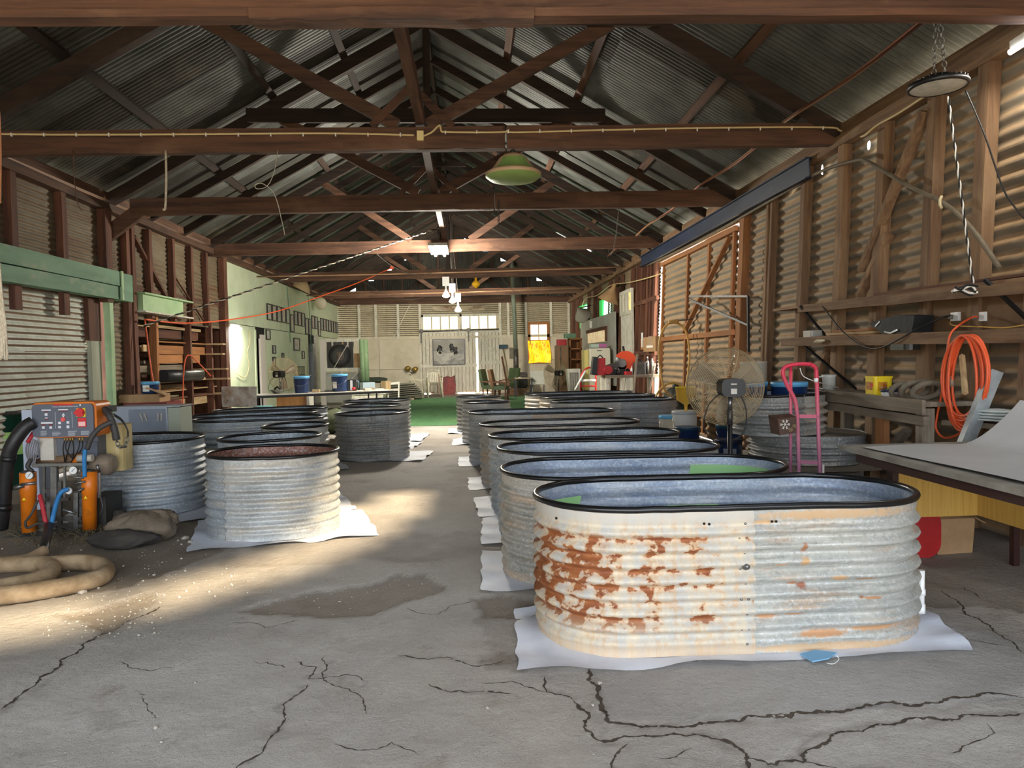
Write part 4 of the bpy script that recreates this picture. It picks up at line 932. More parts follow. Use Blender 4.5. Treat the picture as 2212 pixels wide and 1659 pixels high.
# ================================================================ overhead: cables, lamps, ropes
def cable(name, label, cat, pts, r, mat, n=6, smooth=5, parent=None, group=None):
    o = MB().tube(catmull(pts, smooth), r, n).build(name, mat, parent)
    return o if parent else tag(o, label, cat, group)
wc = thing('wiring_cable', 'cream power cable clipped along the second roof truss beam', 'cable', (XC, 7.66, 3.8))
yq = 7.655
pts = [at(-60,289,yq), at(150,291,yq), at(420,290,yq), at(700,288,yq), at(895,292,yq)]
MB().tube(catmull(pts, 6), .011, 6).build('cable_run', WIRE, wc)
pts = [at(914,294,yq), at(932,286,yq), at(946,273,yq), at(951,272,yq), at(953,282,yq), at(962,285,yq), at(1030,286,yq), at(1090,285,yq), at(1100,281,yq), at(1110,286,yq), at(1300,281,yq), at(1550,276,yq), at(1780,275,yq), at(1815,282,yq), at(1850,293,yq), onx(1866,293,3.93), onx(1895,270,3.92), onx(1940,245,3.92), onx(2000,206,3.9)]
MB().tube(catmull(pts, 6), .011, 6).build('cable_run', WIRE, wc)
MB().obox(at(908,294,yq+.01), (.07, .05, .10)).build('junction_box', M('cream_box', (226,208,150), rough=.5), wc)
cp = None
for px in list(range(25, 900, 70))+list(range(962, 1840, 68)):
    py = (290 if px < 900 else 285-(px-962)*.0115); q = at(px, py+1, yq-.004)
    if cp is None: cp = MB().obox((0,0,0), (.012, .02, .035)).build('cable_clip', WHITE, wc, local=True); cp.location = q-ORG[wc.name]
    else: c = clone(cp, wc); c.location = q-ORG[wc.name]
# green and cream enamel shade
ls = thing('pendant_lamp', 'large old green and cream enamel lampshade hanging under the second truss', 'lamp', at(1108,391,7.72))
c = at(1108, 333, 7.74); s = .30/1.0
prof = [(.055,0), (.10,-.01), (.15,-.05), (.19,-.11), (.235,-.165), (.285,-.195), (.298,-.205), (.295,-.235), (.25,-.27), (.15,-.288), (.0,-.292)]
MB().lathe([(r, z) for r, z in prof[:8]], c, 40, cap=False).build('lamp_shade', M('cream_enamel', (206,176,138), (190,158,120), 5, rough=.5), ls)
MB().lathe([(r, z) for r, z in prof[7:]], c, 40, cap=False).build('lamp_diffuser', M('green_diffuser', (150,176,100), (134,160,88), 6, rough=.5), ls)
mb = MB(); rows = []
for r, z in [(.16,-.06),(.193,-.11),(.238,-.163),(.275,-.188)]:
    rows.append([c+Vector(((r+.004)*math.sin(a)*1.0, -(r+.004)*math.cos(a), z)) for a in np.linspace(-.75,.75,12)])
mb.grid(rows); mb.build('green_band', M('green_enamel', (132,164,88), (116,148,76), 6, rough=.45), ls)
MB().cyl(c+Vector((0,0,-.01)), c+Vector((0,0,.04)), .03).build('cap', STEELD, ls); MB().cyl(c+Vector((0,0,.03)), c+Vector((0,0,.10)), .008).build('hanger', STEELD, ls)
# chain links
def chain(pts, parent, name='chain', mat=None, link=.05, r=.005):
    mb = MB(); P_ = [Vector(p) for p in pts]; d = (P_[1]-P_[0]); n = max(2, int(d.length/(link*.8))); t = d.normalized()
    a1 = t.orthogonal().normalized(); a2 = t.cross(a1)
    for i in range(n):
        q = P_[0]+d*(i+.5)/n; s_ = a1 if i % 2 else a2
        mb.tube([q+t*(link/2*math.sin(u))+s_*(link*.28*math.cos(u)) for u in np.linspace(0, 2*PI, 9)[:-1]], r, 4, True)
    return mb.build(name, mat or STEEL, parent)
hb = thing('high_bay_light', 'round black high-bay light hanging on chains near the right wall', 'lamp', at(2026,205,5.2))
c = at(2026,184,5.2)
MB().lathe([(.05,.07),(.10,.06),(.12,.02),(.195,.015),(.205,0),(.20,-.02),(.185,-.022)], c, 40, cap=False).build('housing', BLACK, hb)
MB().lathe([(.186,-.018),(.12,-.03),(0,-.034)], c, 32, cap=False).build('lens', M('frosted_lens', (214,214,204), (190,190,180), 20, rough=.4), hb)
fin = None
for k in range(28):
    a = 2*PI*k/28
    if fin is None: fin = MB().obox((.16,0,.012), (.07,.006,.03)).build('cooling_fin', BLACK, hb, local=True); fin.rotation_euler.z = a; fin.location = c-ORG[hb.name]
    else: q = clone(fin, hb); q.rotation_euler.z = a; q.location = c-ORG[hb.name]
top = at(2023,28,5.0)
chain([c+Vector((-.03,0,.07)), top], hb); chain([c+Vector((.06,0,.05)), top+Vector((.02,0,0))], hb)
cable('lamp_cable', 'thin black cord drooping from the round high-bay light to the right edge', 'cord', [at(2086,196,5.2), at(2110,250,5.1), at(2130,300,5.0), at(2150,360,4.95), at(2168,410,4.9), at(2190,445,4.85), at(2225,485,4.8)], .006, WIREB)
def twist(a, b, r, mat1, mat2, name, label, n=None):
    a, b = Vector(a), Vector(b); t = thing(name, label, 'rope', a); d = b-a; n = n or int(d.length/.02); u = d.normalized(); p = u.orthogonal().normalized(); q = u.cross(p)
    for k, m in enumerate((mat1, mat2)):
        MB().tube([a+d*i/n+(p*math.cos(i*.9+k*PI)+q*math.sin(i*.9+k*PI))*r*.55 for i in range(n+1)], r*.62, 5).build('strand', m, t)
    return t
BW = M('white_rope', (226,222,212), rough=.9); BB = M('black_rope', (30,28,28), rough=.9)
twist(at(2048,208,5.15), at(2102,612,4.95), .009, BW, BB, 'hanging_rope', 'black and white rope hanging from the round light to the upper shelf')
kn = thing('rope_bundle', 'bundled black and white rope tied off at the upper shelf edge', 'rope', at(2085,625,4.95))
for k in range(5):
    pp_ = [at(2060+random.uniform(-6,6)+i*16, 620+6*math.sin(i*2+k)+k*3, 4.93+.01*k) for i in range(4)]
    MB().tube(catmull(pp_, 5), .009, 5).build('rope_turn', BW if k % 2 else BB, kn)
# lit lamps
def lamp_tube(p, q, r, name, label, power, parent_parts=True, wide=.09):
    t = thing(name, label, 'lamp', (Vector(p)+Vector(q))/2); p, q = Vector(p), Vector(q); up = Vector((0,0,1))
    MB().beam(p+up*.035, q+up*.035, wide, .05).build('housing', WHITED, t); MB().cyl(p, q, r, 10).build('tube', TUBE, t)
    ld = bpy.data.lights.new('lamp_light', 'AREA'); ld.shape = 'RECTANGLE'; ld.size = (q-p).length; ld.size_y = .12; ld.energy = power; ld.color = (1, .95, .85)
    lo = bpy.data.objects.new('lamp_light', ld); COL.objects.link(lo); lo.parent = t; lo.location = Vector((0,0,-.06)); lo.rotation_euler = (0, 0, math.atan2(q.y-p.y, q.x-p.x)); return t
m0 = at(948,541,14.3)
ht = lamp_tube(m0+Vector((-.16,-.5,0)), m0+Vector((-.16,.5,0)), .0, 'hanging_batten', 'lit batten light hanging on a chain under the roof centre', 420) if False else None
ht = thing('hanging_batten', 'lit batten light hanging on a chain under the roof centre', 'lamp', m0)
MB().obox(m0+Vector((0,0,.03)), (.36, 1.2, .05)).build('housing', WHITED, ht)
for dx in (-.09, .09): MB().cyl(m0+Vector((dx,-.58,-.015)), m0+Vector((dx,.58,-.015)), .03, 10).build('tube', TUBE, ht)
chain([m0+Vector((0,0,.05)), at(950,455,14.6)], ht)
ld = bpy.data.lights.new('lamp_light', 'POINT'); ld.shadow_soft_size = .25; ld.energy = 430; ld.color = (1, .93, .80); lo = bpy.data.objects.new('lamp_light', ld); COL.objects.link(lo); lo.parent = ht; lo.location = (0,-.1,-.5)
wa = onx(506,708,XL+.10); wt = thing('wall_batten', 'lit batten light on the mint wall beside the timber rack', 'lamp', wa)
MB().box(XL, XL+.05, wa.y-.1, wa.y+.55, wa.z+.02, wa.z+.09).build('housing', WHITED, wt); MB().cyl((XL+.09, wa.y-.08, wa.z), (XL+.09, wa.y+.5, wa.z), .025, 10).build('tube', TUBE, wt)
ld = bpy.data.lights.new('lamp_light', 'AREA'); ld.shape = 'RECTANGLE'; ld.size = .1; ld.size_y = .6; ld.energy = 30; ld.color = (1, .95, .8); lo = bpy.data.objects.new('lamp_light', ld); COL.objects.link(lo); lo.parent = wt; lo.location = (.14, .2, -.05); lo.rotation_euler = (0, .5, 0)
cable('lamp_lead', 'wavy lamp lead running down the mint wall below the lit batten', 'cord', [onx(538,712,XL+.02), onx(540,735,XL+.02), onx(534,765,XL+.02), onx(538,790,XL+.02), onx(530,815,XL+.02), onx(512,808,XL+.02)], .006, WIRE)
ra, rb = onx(2182,113,3.86), onx(2260,62,3.86)
rt = thing('eave_tube', 'lit fluorescent tube under the right eave at the edge of view', 'lamp', ra); MB().beam(ra+Vector((.02,0,.05)), rb+Vector((.02,0,.05)), .05, .05).build('housing', WHITED, rt); MB().cyl(ra, rb, .02, 10).build('tube', TUBE, rt)
ld = bpy.data.lights.new('lamp_light', 'AREA'); ld.shape = 'RECTANGLE'; ld.size = .1; ld.size_y = 1.0; ld.energy = 8; ld.color = (1,.95,.85); lo = bpy.data.objects.new('lamp_light', ld); COL.objects.link(lo); lo.parent = rt; lo.location = (-.06, -.3, -.06)
# flood lamps on the fifth truss
for k, (px, py) in enumerate(((963,608), (977,622), (989,643))):
    Y = 19.6+k*1.2; p = at(px, py, Y); t = thing('flood_lamp', ('nearest', 'middle', 'farthest')[k]+' white reflector lamp and sensor box hanging in the roof centre', 'lamp', p, 'white reflector lamps')
    MB().box(p.x-.09, p.x+.09, p.y-.06, p.y+.06, p.z-.12, p.z+.12).build('sensor_box', WHITE, t); MB().cyl(p+Vector((0,0,-.12)), p+Vector((0,0,-.26)), .03).build('stem', WHITE, t)
    MB().lathe([(.03,-.24),(.045,-.28),(.10,-.37),(.105,-.40),(.06,-.43),(0,-.44)], p, 20).build('bulb', M('lit_bulb', (250,248,240), emit=(255,246,226), estr=3.0) if k == 0 else bpy.data.materials['lit_bulb'], t); lq = bpy.data.lights.new('lamp_light', 'SPOT'); lq.energy = 300; lq.spot_size = 2.3; lq.spot_blend = .8; lq.shadow_soft_size = .1; lq.color = (1,.92,.76); lz = bpy.data.objects.new('lamp_light', lq); COL.objects.link(lz); lz.parent = t; lz.location = (0,.1,-.35); lz.rotation_euler = Vector((0,1,-.05)).to_track_quat('-Z','Y').to_euler(); MB().cyl(p+Vector((0,0,.1)), (XC, p.y, roofz(XC)-.22), .010).build('hanger', STEELD, t)  # spot added in each lamp, aimed level to brighten the far wall
p = at(1028,612,19.8); t = thing('yellow_bell', 'small yellow bell-shaped fitting hanging from the fifth truss', 'fitting', p)
MB().lathe([(.03,.16),(.03,.08),(.07,.05),(.115,.0),(.115,-.04),(.06,-.10),(.02,-.13),(0,-.14)], p, 20).build('body', M('amber_yellow', (220,166,30), rough=.35), t); MB().cyl(p+Vector((0,0,.15)), (p.x,p.y,3.64), .02).build('neck', YELLOW, t)
# runs of rope and cord
twist(at(310,704,11.3), at(962,488,14.85), .016, ROPE, WIREB, 'guy_rope', 'long twisted rope slung from the left wall up to the fourth truss', 220)
oc = thing('orange_lead', 'orange extension lead slung along the mint wall up to a plug under the roof', 'cord', at(500,690,15.6))
MB().tube(catmull([at(313,690,11.45), at(400,698,12.6), at(500,690,14.6), at(600,672,16.5), at(693,640,18), at(770,612,18.8), at(843,580,19.4)], 8), .013, 6).build('lead', ORANGEC, oc); MB().obox(at(847,578,19.4), (.09,.1,.08)).build('plug', ORANGEC, oc)
cable('orange_drop_lead', 'orange lead hanging straight down beside the timber rack', 'cord', [at(313,692,11.45), at(318,730,11.4), at(324,780,11.35), at(332,832,11.3)], .011, ORANGEC)
cable('orange_loop_lead', 'orange lead looped over the rack and hanging to the silver cabinet', 'cord', [at(394,880,10.9), at(397,800,11.6), at(402,772,12.4), at(412,768,12.6), at(430,785,12.8), at(455,812,13)], .010, ORANGEC)
cable('hanging_strap', 'pale rope end hanging from the left of the second truss', 'rope', [at(358,325,7.69), at(359,390,7.6), at(357,448,7.58), at(352,452,7.58)], .011, ROPE)
cable('hanging_wire', 'curled thin wire dangling from the second truss left of centre', 'wire', [at(600,325,7.69), at(592,372,7.6), at(577,402,7.6), at(556,408,7.6), at(551,400,7.6), at(565,396,7.6), at(588,412,7.6), at(600,440,7.6), at(607,470,7.6), at(612,490,7.6), at(615,508,7.6)], .004, M('pale_wire', (190,184,166), rough=.5))
cable('thin_wire', 'thin brown wire hanging at far left under the second truss', 'wire', [at(158,325,7.69), at(161,390,7.6), at(168,440,7.6), at(178,456,7.6)], .004, WB['z'])
tag(chain([at(1077,432,10.75), at(1077,490,10.75)], None, 'hanging_chain', STEELD, .05, .006), 'short rusty chain hanging from the third truss beam', 'chain')
cb = thing('cable_bundle', 'bundle of pink and brown cables strung lengthwise over the beams on the right', 'cable', (3.5, 8, 3.9))
for k, m in enumerate((M('pink_cable', (190,130,110), rough=.6), M('tan_cable', (160,120,86), rough=.6), WB['y'])):
    P_ = [Vector((3.5+.012*math.sin(k*2.1+y), y, 3.93+.012*math.cos(k*2+y)-.05*math.sin((y-4.7)/3.05*PI)**2)) for y in np.linspace(4.7, 18.0, 40)]
    MB().tube(P_, .011, 5).build('cable', m, cb)
cs_ = onx(2042,437,3.84); tag(MB().tube([cs_+Vector((-.03,0,.05)), cs_+Vector((-.045,0,.02)), cs_+Vector((-.045,0,-.02)), cs_+Vector((-.03,0,-.05))], .012, 6).build('conduit_saddle', M('bone_saddle', (206,190,150), rough=.6)), 'bone-coloured saddle clip holding the arching conduit to a stud', 'clip')
tag(MB().tube(catmull([(3.98,16.0,3.40),(3.98,12,3.36),(3.97,9,3.40),(3.96,8.0,3.42)]+[onx(1850,346,3.93),onx(1880,352,3.9),onx(1960,400,3.88),onx(2040,440,3.86),onx(2100,495,3.84),onx(2160,580,3.80)], 6), .019, 8).build('conduit', M('dusty_conduit', (120,108,88), (96,84,66), 8, rough=.7)), 'dusty black conduit arching along the upper right wall', 'conduit')
for k, Y in enumerate((18.2, 23.6)):
    tag(MB().tube(sag((XL, Y, 3.52), (XR, Y, 3.66), .03), .018, 6).build('tie_rod', WS['x']), ('nearer' if k == 0 else 'farther')+' thin steel tie rod spanning the shed under the far trusses', 'tie rod')
for k, (a, b, s) in enumerate((((-1.9,14.95,3.62),(-.9,18.2,3.57),.22), ((2.3,10.9,3.64),(2.9,14.9,3.62),.35), ((-2.9,19.8,3.6),(-1.5,25.4,3.6),.28), ((.9,19.8,3.62),(2.0,25.4,3.62),.15))):
    tag(MB().tube(sag(a, b, s), .008, 5).build('slack_wire', STEELD), ('slack grey wire between the fourth truss and the tie rod', 'slack wire loop below the roof skylight on the right', 'thin wire drooping toward the far wall on the left', 'slack wire strung by the stove flue')[k], 'wire')
# frayed rope and strap at the left edge
fr = thing('frayed_rope', 'thick frayed rope end hanging at the left edge of view', 'rope', at(5,600,5.0))
for k in range(7): MB().tube(catmull([at(-8+k*1.0,560,5.0), at(-4+k*1.5,640,5.0), at(0+k*2.2,710,5.0), at(2+k*2.6+3*math.sin(k*3),778-5*(k % 3),5.0)], 5), .006, 5).build('strand', ROPE, fr)
tag(MB().tube(catmull([at(-6,240,4.66), at(-3,330,4.66), at(-4,438,4.66)], 5), .016, 8).build('leather_strap', M('orange_leather', (206,140,88), (176,112,66), 8, rough=.7)), 'orange-brown leather strap hanging at the left edge of view', 'strap')
# ================================================================ left side: spray machine and its surroundings
YM = 6.2
base = fl(150,1148); mc = thing('spray_machine', 'orange and grey two-part foam spray machine with gauges and coloured hoses', 'machine', (base.x, base.y, 0))
def mp(px, py, dy=0.0): return at(px, py, YM+dy)
x0, x1 = mp(71,905).x, mp(209,905).x; zt, zb2 = mp(140,869).z, mp(140,945).z
cbx = MB().rbox(((x0+x1)/2, YM+.12, (zt+zb2)/2), (x1-x0, zt-zb2, .24), .035, RX(PI/2)).build('control_box', ORANGE, mc)
yf = YM-.012
MB().rbox(((x0+x1)/2-.006, yf+.003, (zt+zb2)/2-.003), (x1-x0-.022, zt-zb2-.022, .024), .03, RX(PI/2)).build('control_panel', M('slate_panel', (92,98,110), rough=.45), cbx)
yp = yf-.0105
def flat(px0, px1, py0, py1, name, mat, d=.004):
    a, b = at(px0, py0, yp), at(px1, py1, yp); return MB().box(a.x, b.x, yp-d, yp, b.z, a.z).build(name, mat, cbx)
RED = M('panel_red', (206,40,44), rough=.4); MAR = M('panel_maroon', (116,40,52), rough=.4); TXT = M('panel_white_print', (226,228,232), rough=.5)
flat(165,185,882,900,'switch_plate',YELLOW); q = at(174,891,yp-.004); MB().cyl(q, q+Vector((0,-.02,0)), .036, 20).build('isolator_knob', RED, cbx); MB().obox(q+Vector((0,-.028,0)), (.07,.02,.02)).build('isolator_grip', RED, cbx)
flat(168,187,903,922,'warning_label',RED); flat(170,185,911,920,'warning_text',M('label_pink', (240,190,186), rough=.5),.006)
q = at(137,906,yp); MB().cyl(q, q+Vector((0,-.01,0)), .018, 16).build('stop_button', M('stop_red', (230,90,84), rough=.4), cbx)
for (a, b, c, d, m) in ((90,110,885,887,TXT),(96,105,888,890,MAR),(97,103,893,898,TXT),(98,103,902,904,TXT),(98,104,904,907,MAR),(89,114,912,915,TXT),(89,98,916,919,MAR),(106,114,916,919,MAR),(91,97,921,926,TXT),(107,113,921,926,TXT),(126,147,884,886,TXT),(128,146,887,889,MAR),(126,132,911,916,TXT),(144,150,910,915,TXT),(126,132,920,925,TXT),(144,150,919,925,TXT),(119.5,120.5,890,926,TXT),(155.5,156.5,889,924,TXT)): flat(a, b, c, d, 'panel_mark', m, .003)
for (x_, y_, w_, n_) in ((88,931,16,5),(113,933,20,4),(147,931,20,5),(175,931,24,4)):
    for k in range(n_): flat(x_, x_+w_*random.uniform(.6,1), y_+k*2.3, y_+k*2.3+.9, 'fine_print', M('print_grey', (170,174,182), rough=.6) if k == 0 and x_ == 88 else bpy.data.materials['print_grey'], .002)
for py, sgn in ((895,1),(899,-1)):
    c_ = at(137,py,yp-.002); MB().prism([c_+Vector((-.012,0,-.006*sgn)), c_+Vector((.012,0,-.006*sgn)), c_+Vector((0,0,.010*sgn))], (0,-.002,0)).build('arrow_mark', TXT, cbx)
MB().text('PLURAL COMPONENT PROPORTIONER', at(113,880,yp-.001), (1,0,0), (0,0,1), .0115).build('lettering', TXT, cbx)
flat(115,158,873.5,875.2,'panel_mark',RED,.002)
MB().cyl(at(173,875,yp), at(173,875,yp-.006), .007, 10).build('key_lock', WHITE, cbx)
MB().box(mp(224,885).x-.02, mp(224,885).x+.02, YM+.1, YM+.18, mp(224,892).z, mp(224,878).z).build('side_socket', BLACK, cbx)
# columns, motor, tank
for name, (px, y0, y1, r) in {'left': (64,1020,1152,15), 'right': (194,1018,1147,14.5)}.items():
    rr_ = r/1560*YM; a, b = mp(px,y1-4,.0), mp(px-4 if name=='left' else px-1,y0,.0); ccol = MB().tube([a, a.lerp(b,.62), a.lerp(b,.63), b], [rr_*.97,rr_*.97,rr_*1.04,rr_*1.04], 20).build('pump_cylinder', ORANGE, mc)
    MB().tube([b, b+Vector((0,0,.015))], [rr_*.9, rr_*.6], 16).build('cylinder_cap', STEELD, ccol)
    q = a.lerp(b,.55)+Vector((0,-rr_-.001,0)); MB().prism([q+Vector((-.014,0,0)), q+Vector((.014,0,0)), q+Vector((0,0,.024))], (0,-.003,0)).build('warning_triangle', YELLOW, ccol)
MB().obox(mp(150,1150,.15)+Vector((0,.05,0)), (.80,.55,.05)).build('base_plate', STEELD, mc)
MB().obox(mp(228,1098,.25), (.15,.3,.26)).build('oil_tank', M('grimy_black', (44,42,40), (60,54,46), 6, rough=.6), mc)
MB().obox(mp(130,1003), (.42,.06,.022)).build('top_bar', STEEL, mc)
for px, y0, y1, w in ((95,1004,1090,.024),(140,1004,1075,.018),(118,1008,1095,.05),(215,1005,1075,.022),(106,1085,1140,.03),(130,1040,1145,.03),(165,1060,1145,.035)):
    MB().beam(mp(px,y1,.03), mp(px,y0,.03), w, w*.7, (0,1,0)).build('steel_column', STEEL if px != 130 else STEELD, mc)
for py, a, b in ((1078,88,150),(1060,95,175),(1120,85,178),(1135,80,180)): MB().beam(mp(a,py,.04), mp(b,py,.04), .035, .03).build('cross_bar', STEELD, mc)
MB().tube([mp(80,1000,.1), mp(170,988,.1)], .036, 14).build('drive_shaft_cover', M('rusty_brown_cover', (128,100,74), (104,78,54), 7, rough=.8), mc)
MB().tube([mp(160,1000,.02), mp(168,990,.02), mp(172,980,.03)], .02, 10).build('orange_lever', ORANGE, mc)
MB().cyl(mp(168,990,-.04), mp(200,989,-.04), .03, 18).build('white_canister', WHITED, mc)
mo = MB().tube([mp(200,1003,.1), mp(206,1003,.1), mp(238,1003,.1), mp(245,1003,.1)], [.07,.088,.09,.075], 22).build('motor', M('dusty_grey_motor', (128,112,94), (98,94,92), 5, rough=.7), mc)
MB().cyl(mp(245,1003,.1), mp(247,1003,.1), .072, 20).build('fan_grille', WG['z'], mo)
MB().box(mp(90,945,.1).x, mp(212,945,.1).x, YM+.1, YM+.24, mp(150,992).z, mp(150,944).z).build('back_plate', M('grey_back_plate', (110,114,122), (92,94,100), 4, rough=.6), mc)
MB().obox(mp(105,968,.08), (.11,.05,.2)).build('cream_board', WHITED, mc); MB().obox(mp(190,975,.06), (.16,.02,.16)).build('slate_plate', M('slate_plate', (96,102,116), rough=.5), mc)
tk = MB().rbox(mp(248,965,.35), (.24,.24,.40), .06).build('plastic_tank', M('yellowed_plastic', (204,186,132), (180,156,100), 4, rough=.5), mc)
for (px, py, r) in ((63,1027,.034),(158,1016,.036),(148,1060,.032)):
    q = mp(px,py,-.06); g_ = MB().cyl(q+Vector((0,.02,0)), q, r, 22).build('pressure_gauge', STEEL, mc)
    MB().cyl(q, q+Vector((0,-.003,0)), r*.86, 22).build('gauge_face', WHITE, g_); MB().beam(q+Vector((-.01,-.005,-.012)), q+Vector((.014,-.005,.016)), .003, .003).build('gauge_needle', BLACK, g_)
def hose(pts, r, mat, name='hose', sm=6, n=10): return MB().tube(catmull(pts, sm), r, n).build(name, mat, mc)
BLK = M('black_tape_hose', (26,26,28), (40,38,38), 14, rough=.45, bump=.004, bscale=30)
hose([mp(72,912,-.02), mp(52,925,-.06), mp(30,955,-.1), mp(18,985,-.1), mp(12,1030,-.08), mp(8,1090,-.05), mp(2,1140,0)], [.035]*0 or .055, BLK, 'heated_hose')
for py, px in ((990,18),(1095,8)): MB().tube([mp(px+1,py-5,-.1), mp(px-1,py+6,-.1)], .058, 12).build('hose_tape', BLACK, mc)
BLUEH = M('blue_sleeve', (52,132,190), (40,110,170), 12, rough=.6); REDH = M('red_sleeve', (196,52,62), (170,40,50), 12, rough=.6); GRYH = M('grey_hose', (62,60,58), rough=.6)
hose([mp(240,912,.0), mp(215,925,-.03), mp(198,945,-.06), mp(188,970,-.06)], .022, GRYH); hose([mp(184,972,-.06), mp(182,990,-.08), mp(183,1030,-.06)], .017, BLUEH, 'blue_hose')
hose([mp(226,884,.12), mp(238,900,.05), mp(247,925,.05), mp(252,950,.06)], .03, GRYH); hose([mp(228,890,.15), mp(258,905,.2), mp(274,925,.2), mp(277,945,.2)], .006, WIREB, 'thin_lead'); hose([mp(229,886,.15), mp(262,905,.2), mp(276,930,.2), mp(276,946,.2)], .006, WIREB, 'thin_lead')
mbc = chain([mp(250,945,.06), mp(256,963,.06)], mc, 'safety_chain'); chain([mp(256,965,.06), mp(271,965,.1)], mc, 'safety_chain'); chain([mp(271,965,.1), mp(276,945,.12)], mc, 'safety_chain')
hose([mp(148,1056,-.08), mp(134,1062,-.1), mp(124,1080,-.1), mp(116,1110,-.1), mp(110,1138,-.12)], .018, BLUEH, 'blue_hose')
hose([mp(86,1070,-.06), mp(91,1090,-.1), mp(96,1115,-.1), mp(101,1140,-.12)], .018, REDH, 'red_hose'); hose([mp(72,935,.02), mp(66,945,-.02), mp(60,955,-.02)], .016, REDH, 'red_hose')
for k in range(6): hose([mp(64+k*4,944+k*2,.0), mp(56+k*5,970,-.03+.01*k), mp(60+k*3,990+k*3,-.02), mp(72+k*2,1010,-.02)], .006, M('grey_lead', (120,116,120), rough=.6) if k == 0 else bpy.data.materials['grey_lead'], 'thin_lead', 5, 6)
hose([mp(82,1080,-.08), mp(68,1110,-.12), mp(55,1128,-.12), mp(60,1140,-.14), mp(85,1130,-.14), mp(108,1134,-.14)], .010, GRYH, 'thin_hose')
hose([mp(70,1018,-.02), mp(60,1008,-.04), mp(66,995,-.02), mp(78,985,.05)], .018, GRYH); hose([mp(216,1070,.0), mp(222,1095,-.02), mp(216,1112,.0)], .007, GRYH, 'thin_hose')
hose([mp(122,1138,-.12), mp(150,1142,-.16), mp(190,1160,-.2), mp(235,1180,-.25)], .009, GRYH, 'thin_hose')
for (a, b, r) in (((45,1047),(78,1043),.012),((30,1055),(52,1048),.02),((160,1045),(185,1040),.010),((165,1062),(182,1055),.010),((148,1030),(182,1032),.008),((136,1100),(165,1110),.012),((210,1005),(214,1020),.014)): MB().cyl(mp(*a,-.08), mp(*b,-.06), r, 10).build('fitting', STEEL, mc)
for px in (140,146,152,157,172,178): MB().cyl(mp(px,945,.02), mp(px,952,.02), .008, 8).build('cable_gland', BRASS, mc); hose([mp(px,951,.02), mp(px+random.uniform(-6,6),970,.0), mp(152+random.uniform(-12,12),998,.04)], .005, WIREB, 'thin_lead', 4, 5)
# hose bundle and the tan floor hose
TANH = M('dusty_floor_hose', (178,154,122), (140,116,86), 9, rough=.9, bump=.006, bscale=24)
tag(MB().tube(catmull([mp(106,1136,-.14), fl(100,1165,.10), fl(92,1192,.05)], 5), .034, 12).build('hose_bundle', BLK), 'black taped hose bundle dropping from the machine to the floor', 'hose')
def floorp(px, py): p = fl(px, py, .05); p.z = .055+fz(p.x, p.y); return p
tag(MB().tube(catmull([fl(95,1190,.07), floorp(62,1208), floorp(30,1214), floorp(-70,1222), floorp(-150,1240)], 5), .04, 12).build('hose_section', TANH), 'short dusty hose section at the end of the black bundle', 'hose', 'dusty hoses on the floor')
tag(MB().tube(catmull([floorp(-60,1232), floorp(0,1222), floorp(60,1219), floorp(100,1222), floorp(112,1232), floorp(95,1249), floorp(40,1263), floorp(-60,1278)], 7), .055, 14).build('floor_hose', TANH), 'inner loop of dusty tan hose coiled on the floor at left', 'hose', 'dusty hoses on the floor')
tag(MB().tube(catmull([floorp(105,1222), floorp(150,1217), floorp(205,1219), floorp(228,1232), floorp(218,1249), floorp(160,1266), floorp(80,1280), floorp(0,1287), floorp(-80,1285)], 7), .055, 14).build('floor_hose', TANH), 'outer loop of dusty tan hose coiled on the floor at left', 'hose', 'dusty hoses on the floor')
# sacks, rolled mat, dry weeds
def sack(label, px, py, size, mat, rot=0, seed=1, name='canvas_sack'):
    random.seed(seed); p = fl(px, py); o = MB().crumple((p.x, p.y, size[2]*.8), size, seed, m=RZ(rot)).build(name, mat); return tag(o, label, 'sack', None)
CAN = M('dusty_canvas', (126,112,94), (88,78,66), 5, rough=.95, bump=.02, bscale=9); CAND = M('dark_canvas', (72,66,60), (48,44,42), 5, rough=.95, bump=.02, bscale=9)
sack('crumpled dusty brown canvas sack beside the spray machine', 315, 1165, (.24,.16,.13), CAN, .2, 3); sack('flat dark tarpaulin bundle lying in front of the brown sack', 262, 1180, (.26,.14,.07), CAND, -.15, 5, 'tarpaulin_bundle')
p = fl(255,1148); tag(MB().tube([p+Vector((-.02,0,.09)), p+Vector((.05,.05,.09))], .085, 18).build('rolled_mat', CAND), 'dark rolled mat end between the machine and the sack', 'mat')
random.seed(11); wd = MB()
for k in range(170):
    p = fl(random.uniform(30,235), random.uniform(1140,1182)); a = random.uniform(0,6.28); l = random.uniform(.05,.17); q = p+Vector((math.cos(a)*l*.8, math.sin(a)*l*.8, random.uniform(.02,.10))); z = fz(p.x,p.y)
    wd.tube([p+Vector((0,0,z)), p.lerp(q,.5)+Vector((0,0,z+.025)), q+Vector((0,0,z))], [.0025,.002,.001], 3, cap=False)
tag(wd.build('dry_weeds', M('dry_grass', (136,122,92), (100,88,66), 9, rough=.9)), 'dry tangled weeds around the feet of the spray machine', 'weeds', kind='stuff')
gv = MB()
def pebble(p, s): gv.blob((p.x, p.y, fz(p.x,p.y)+s*.3), (s*random.uniform(.8,1.4), s*random.uniform(.7,1.1), s*.6), 5, 3, .25, RZ(random.uniform(0,6)))
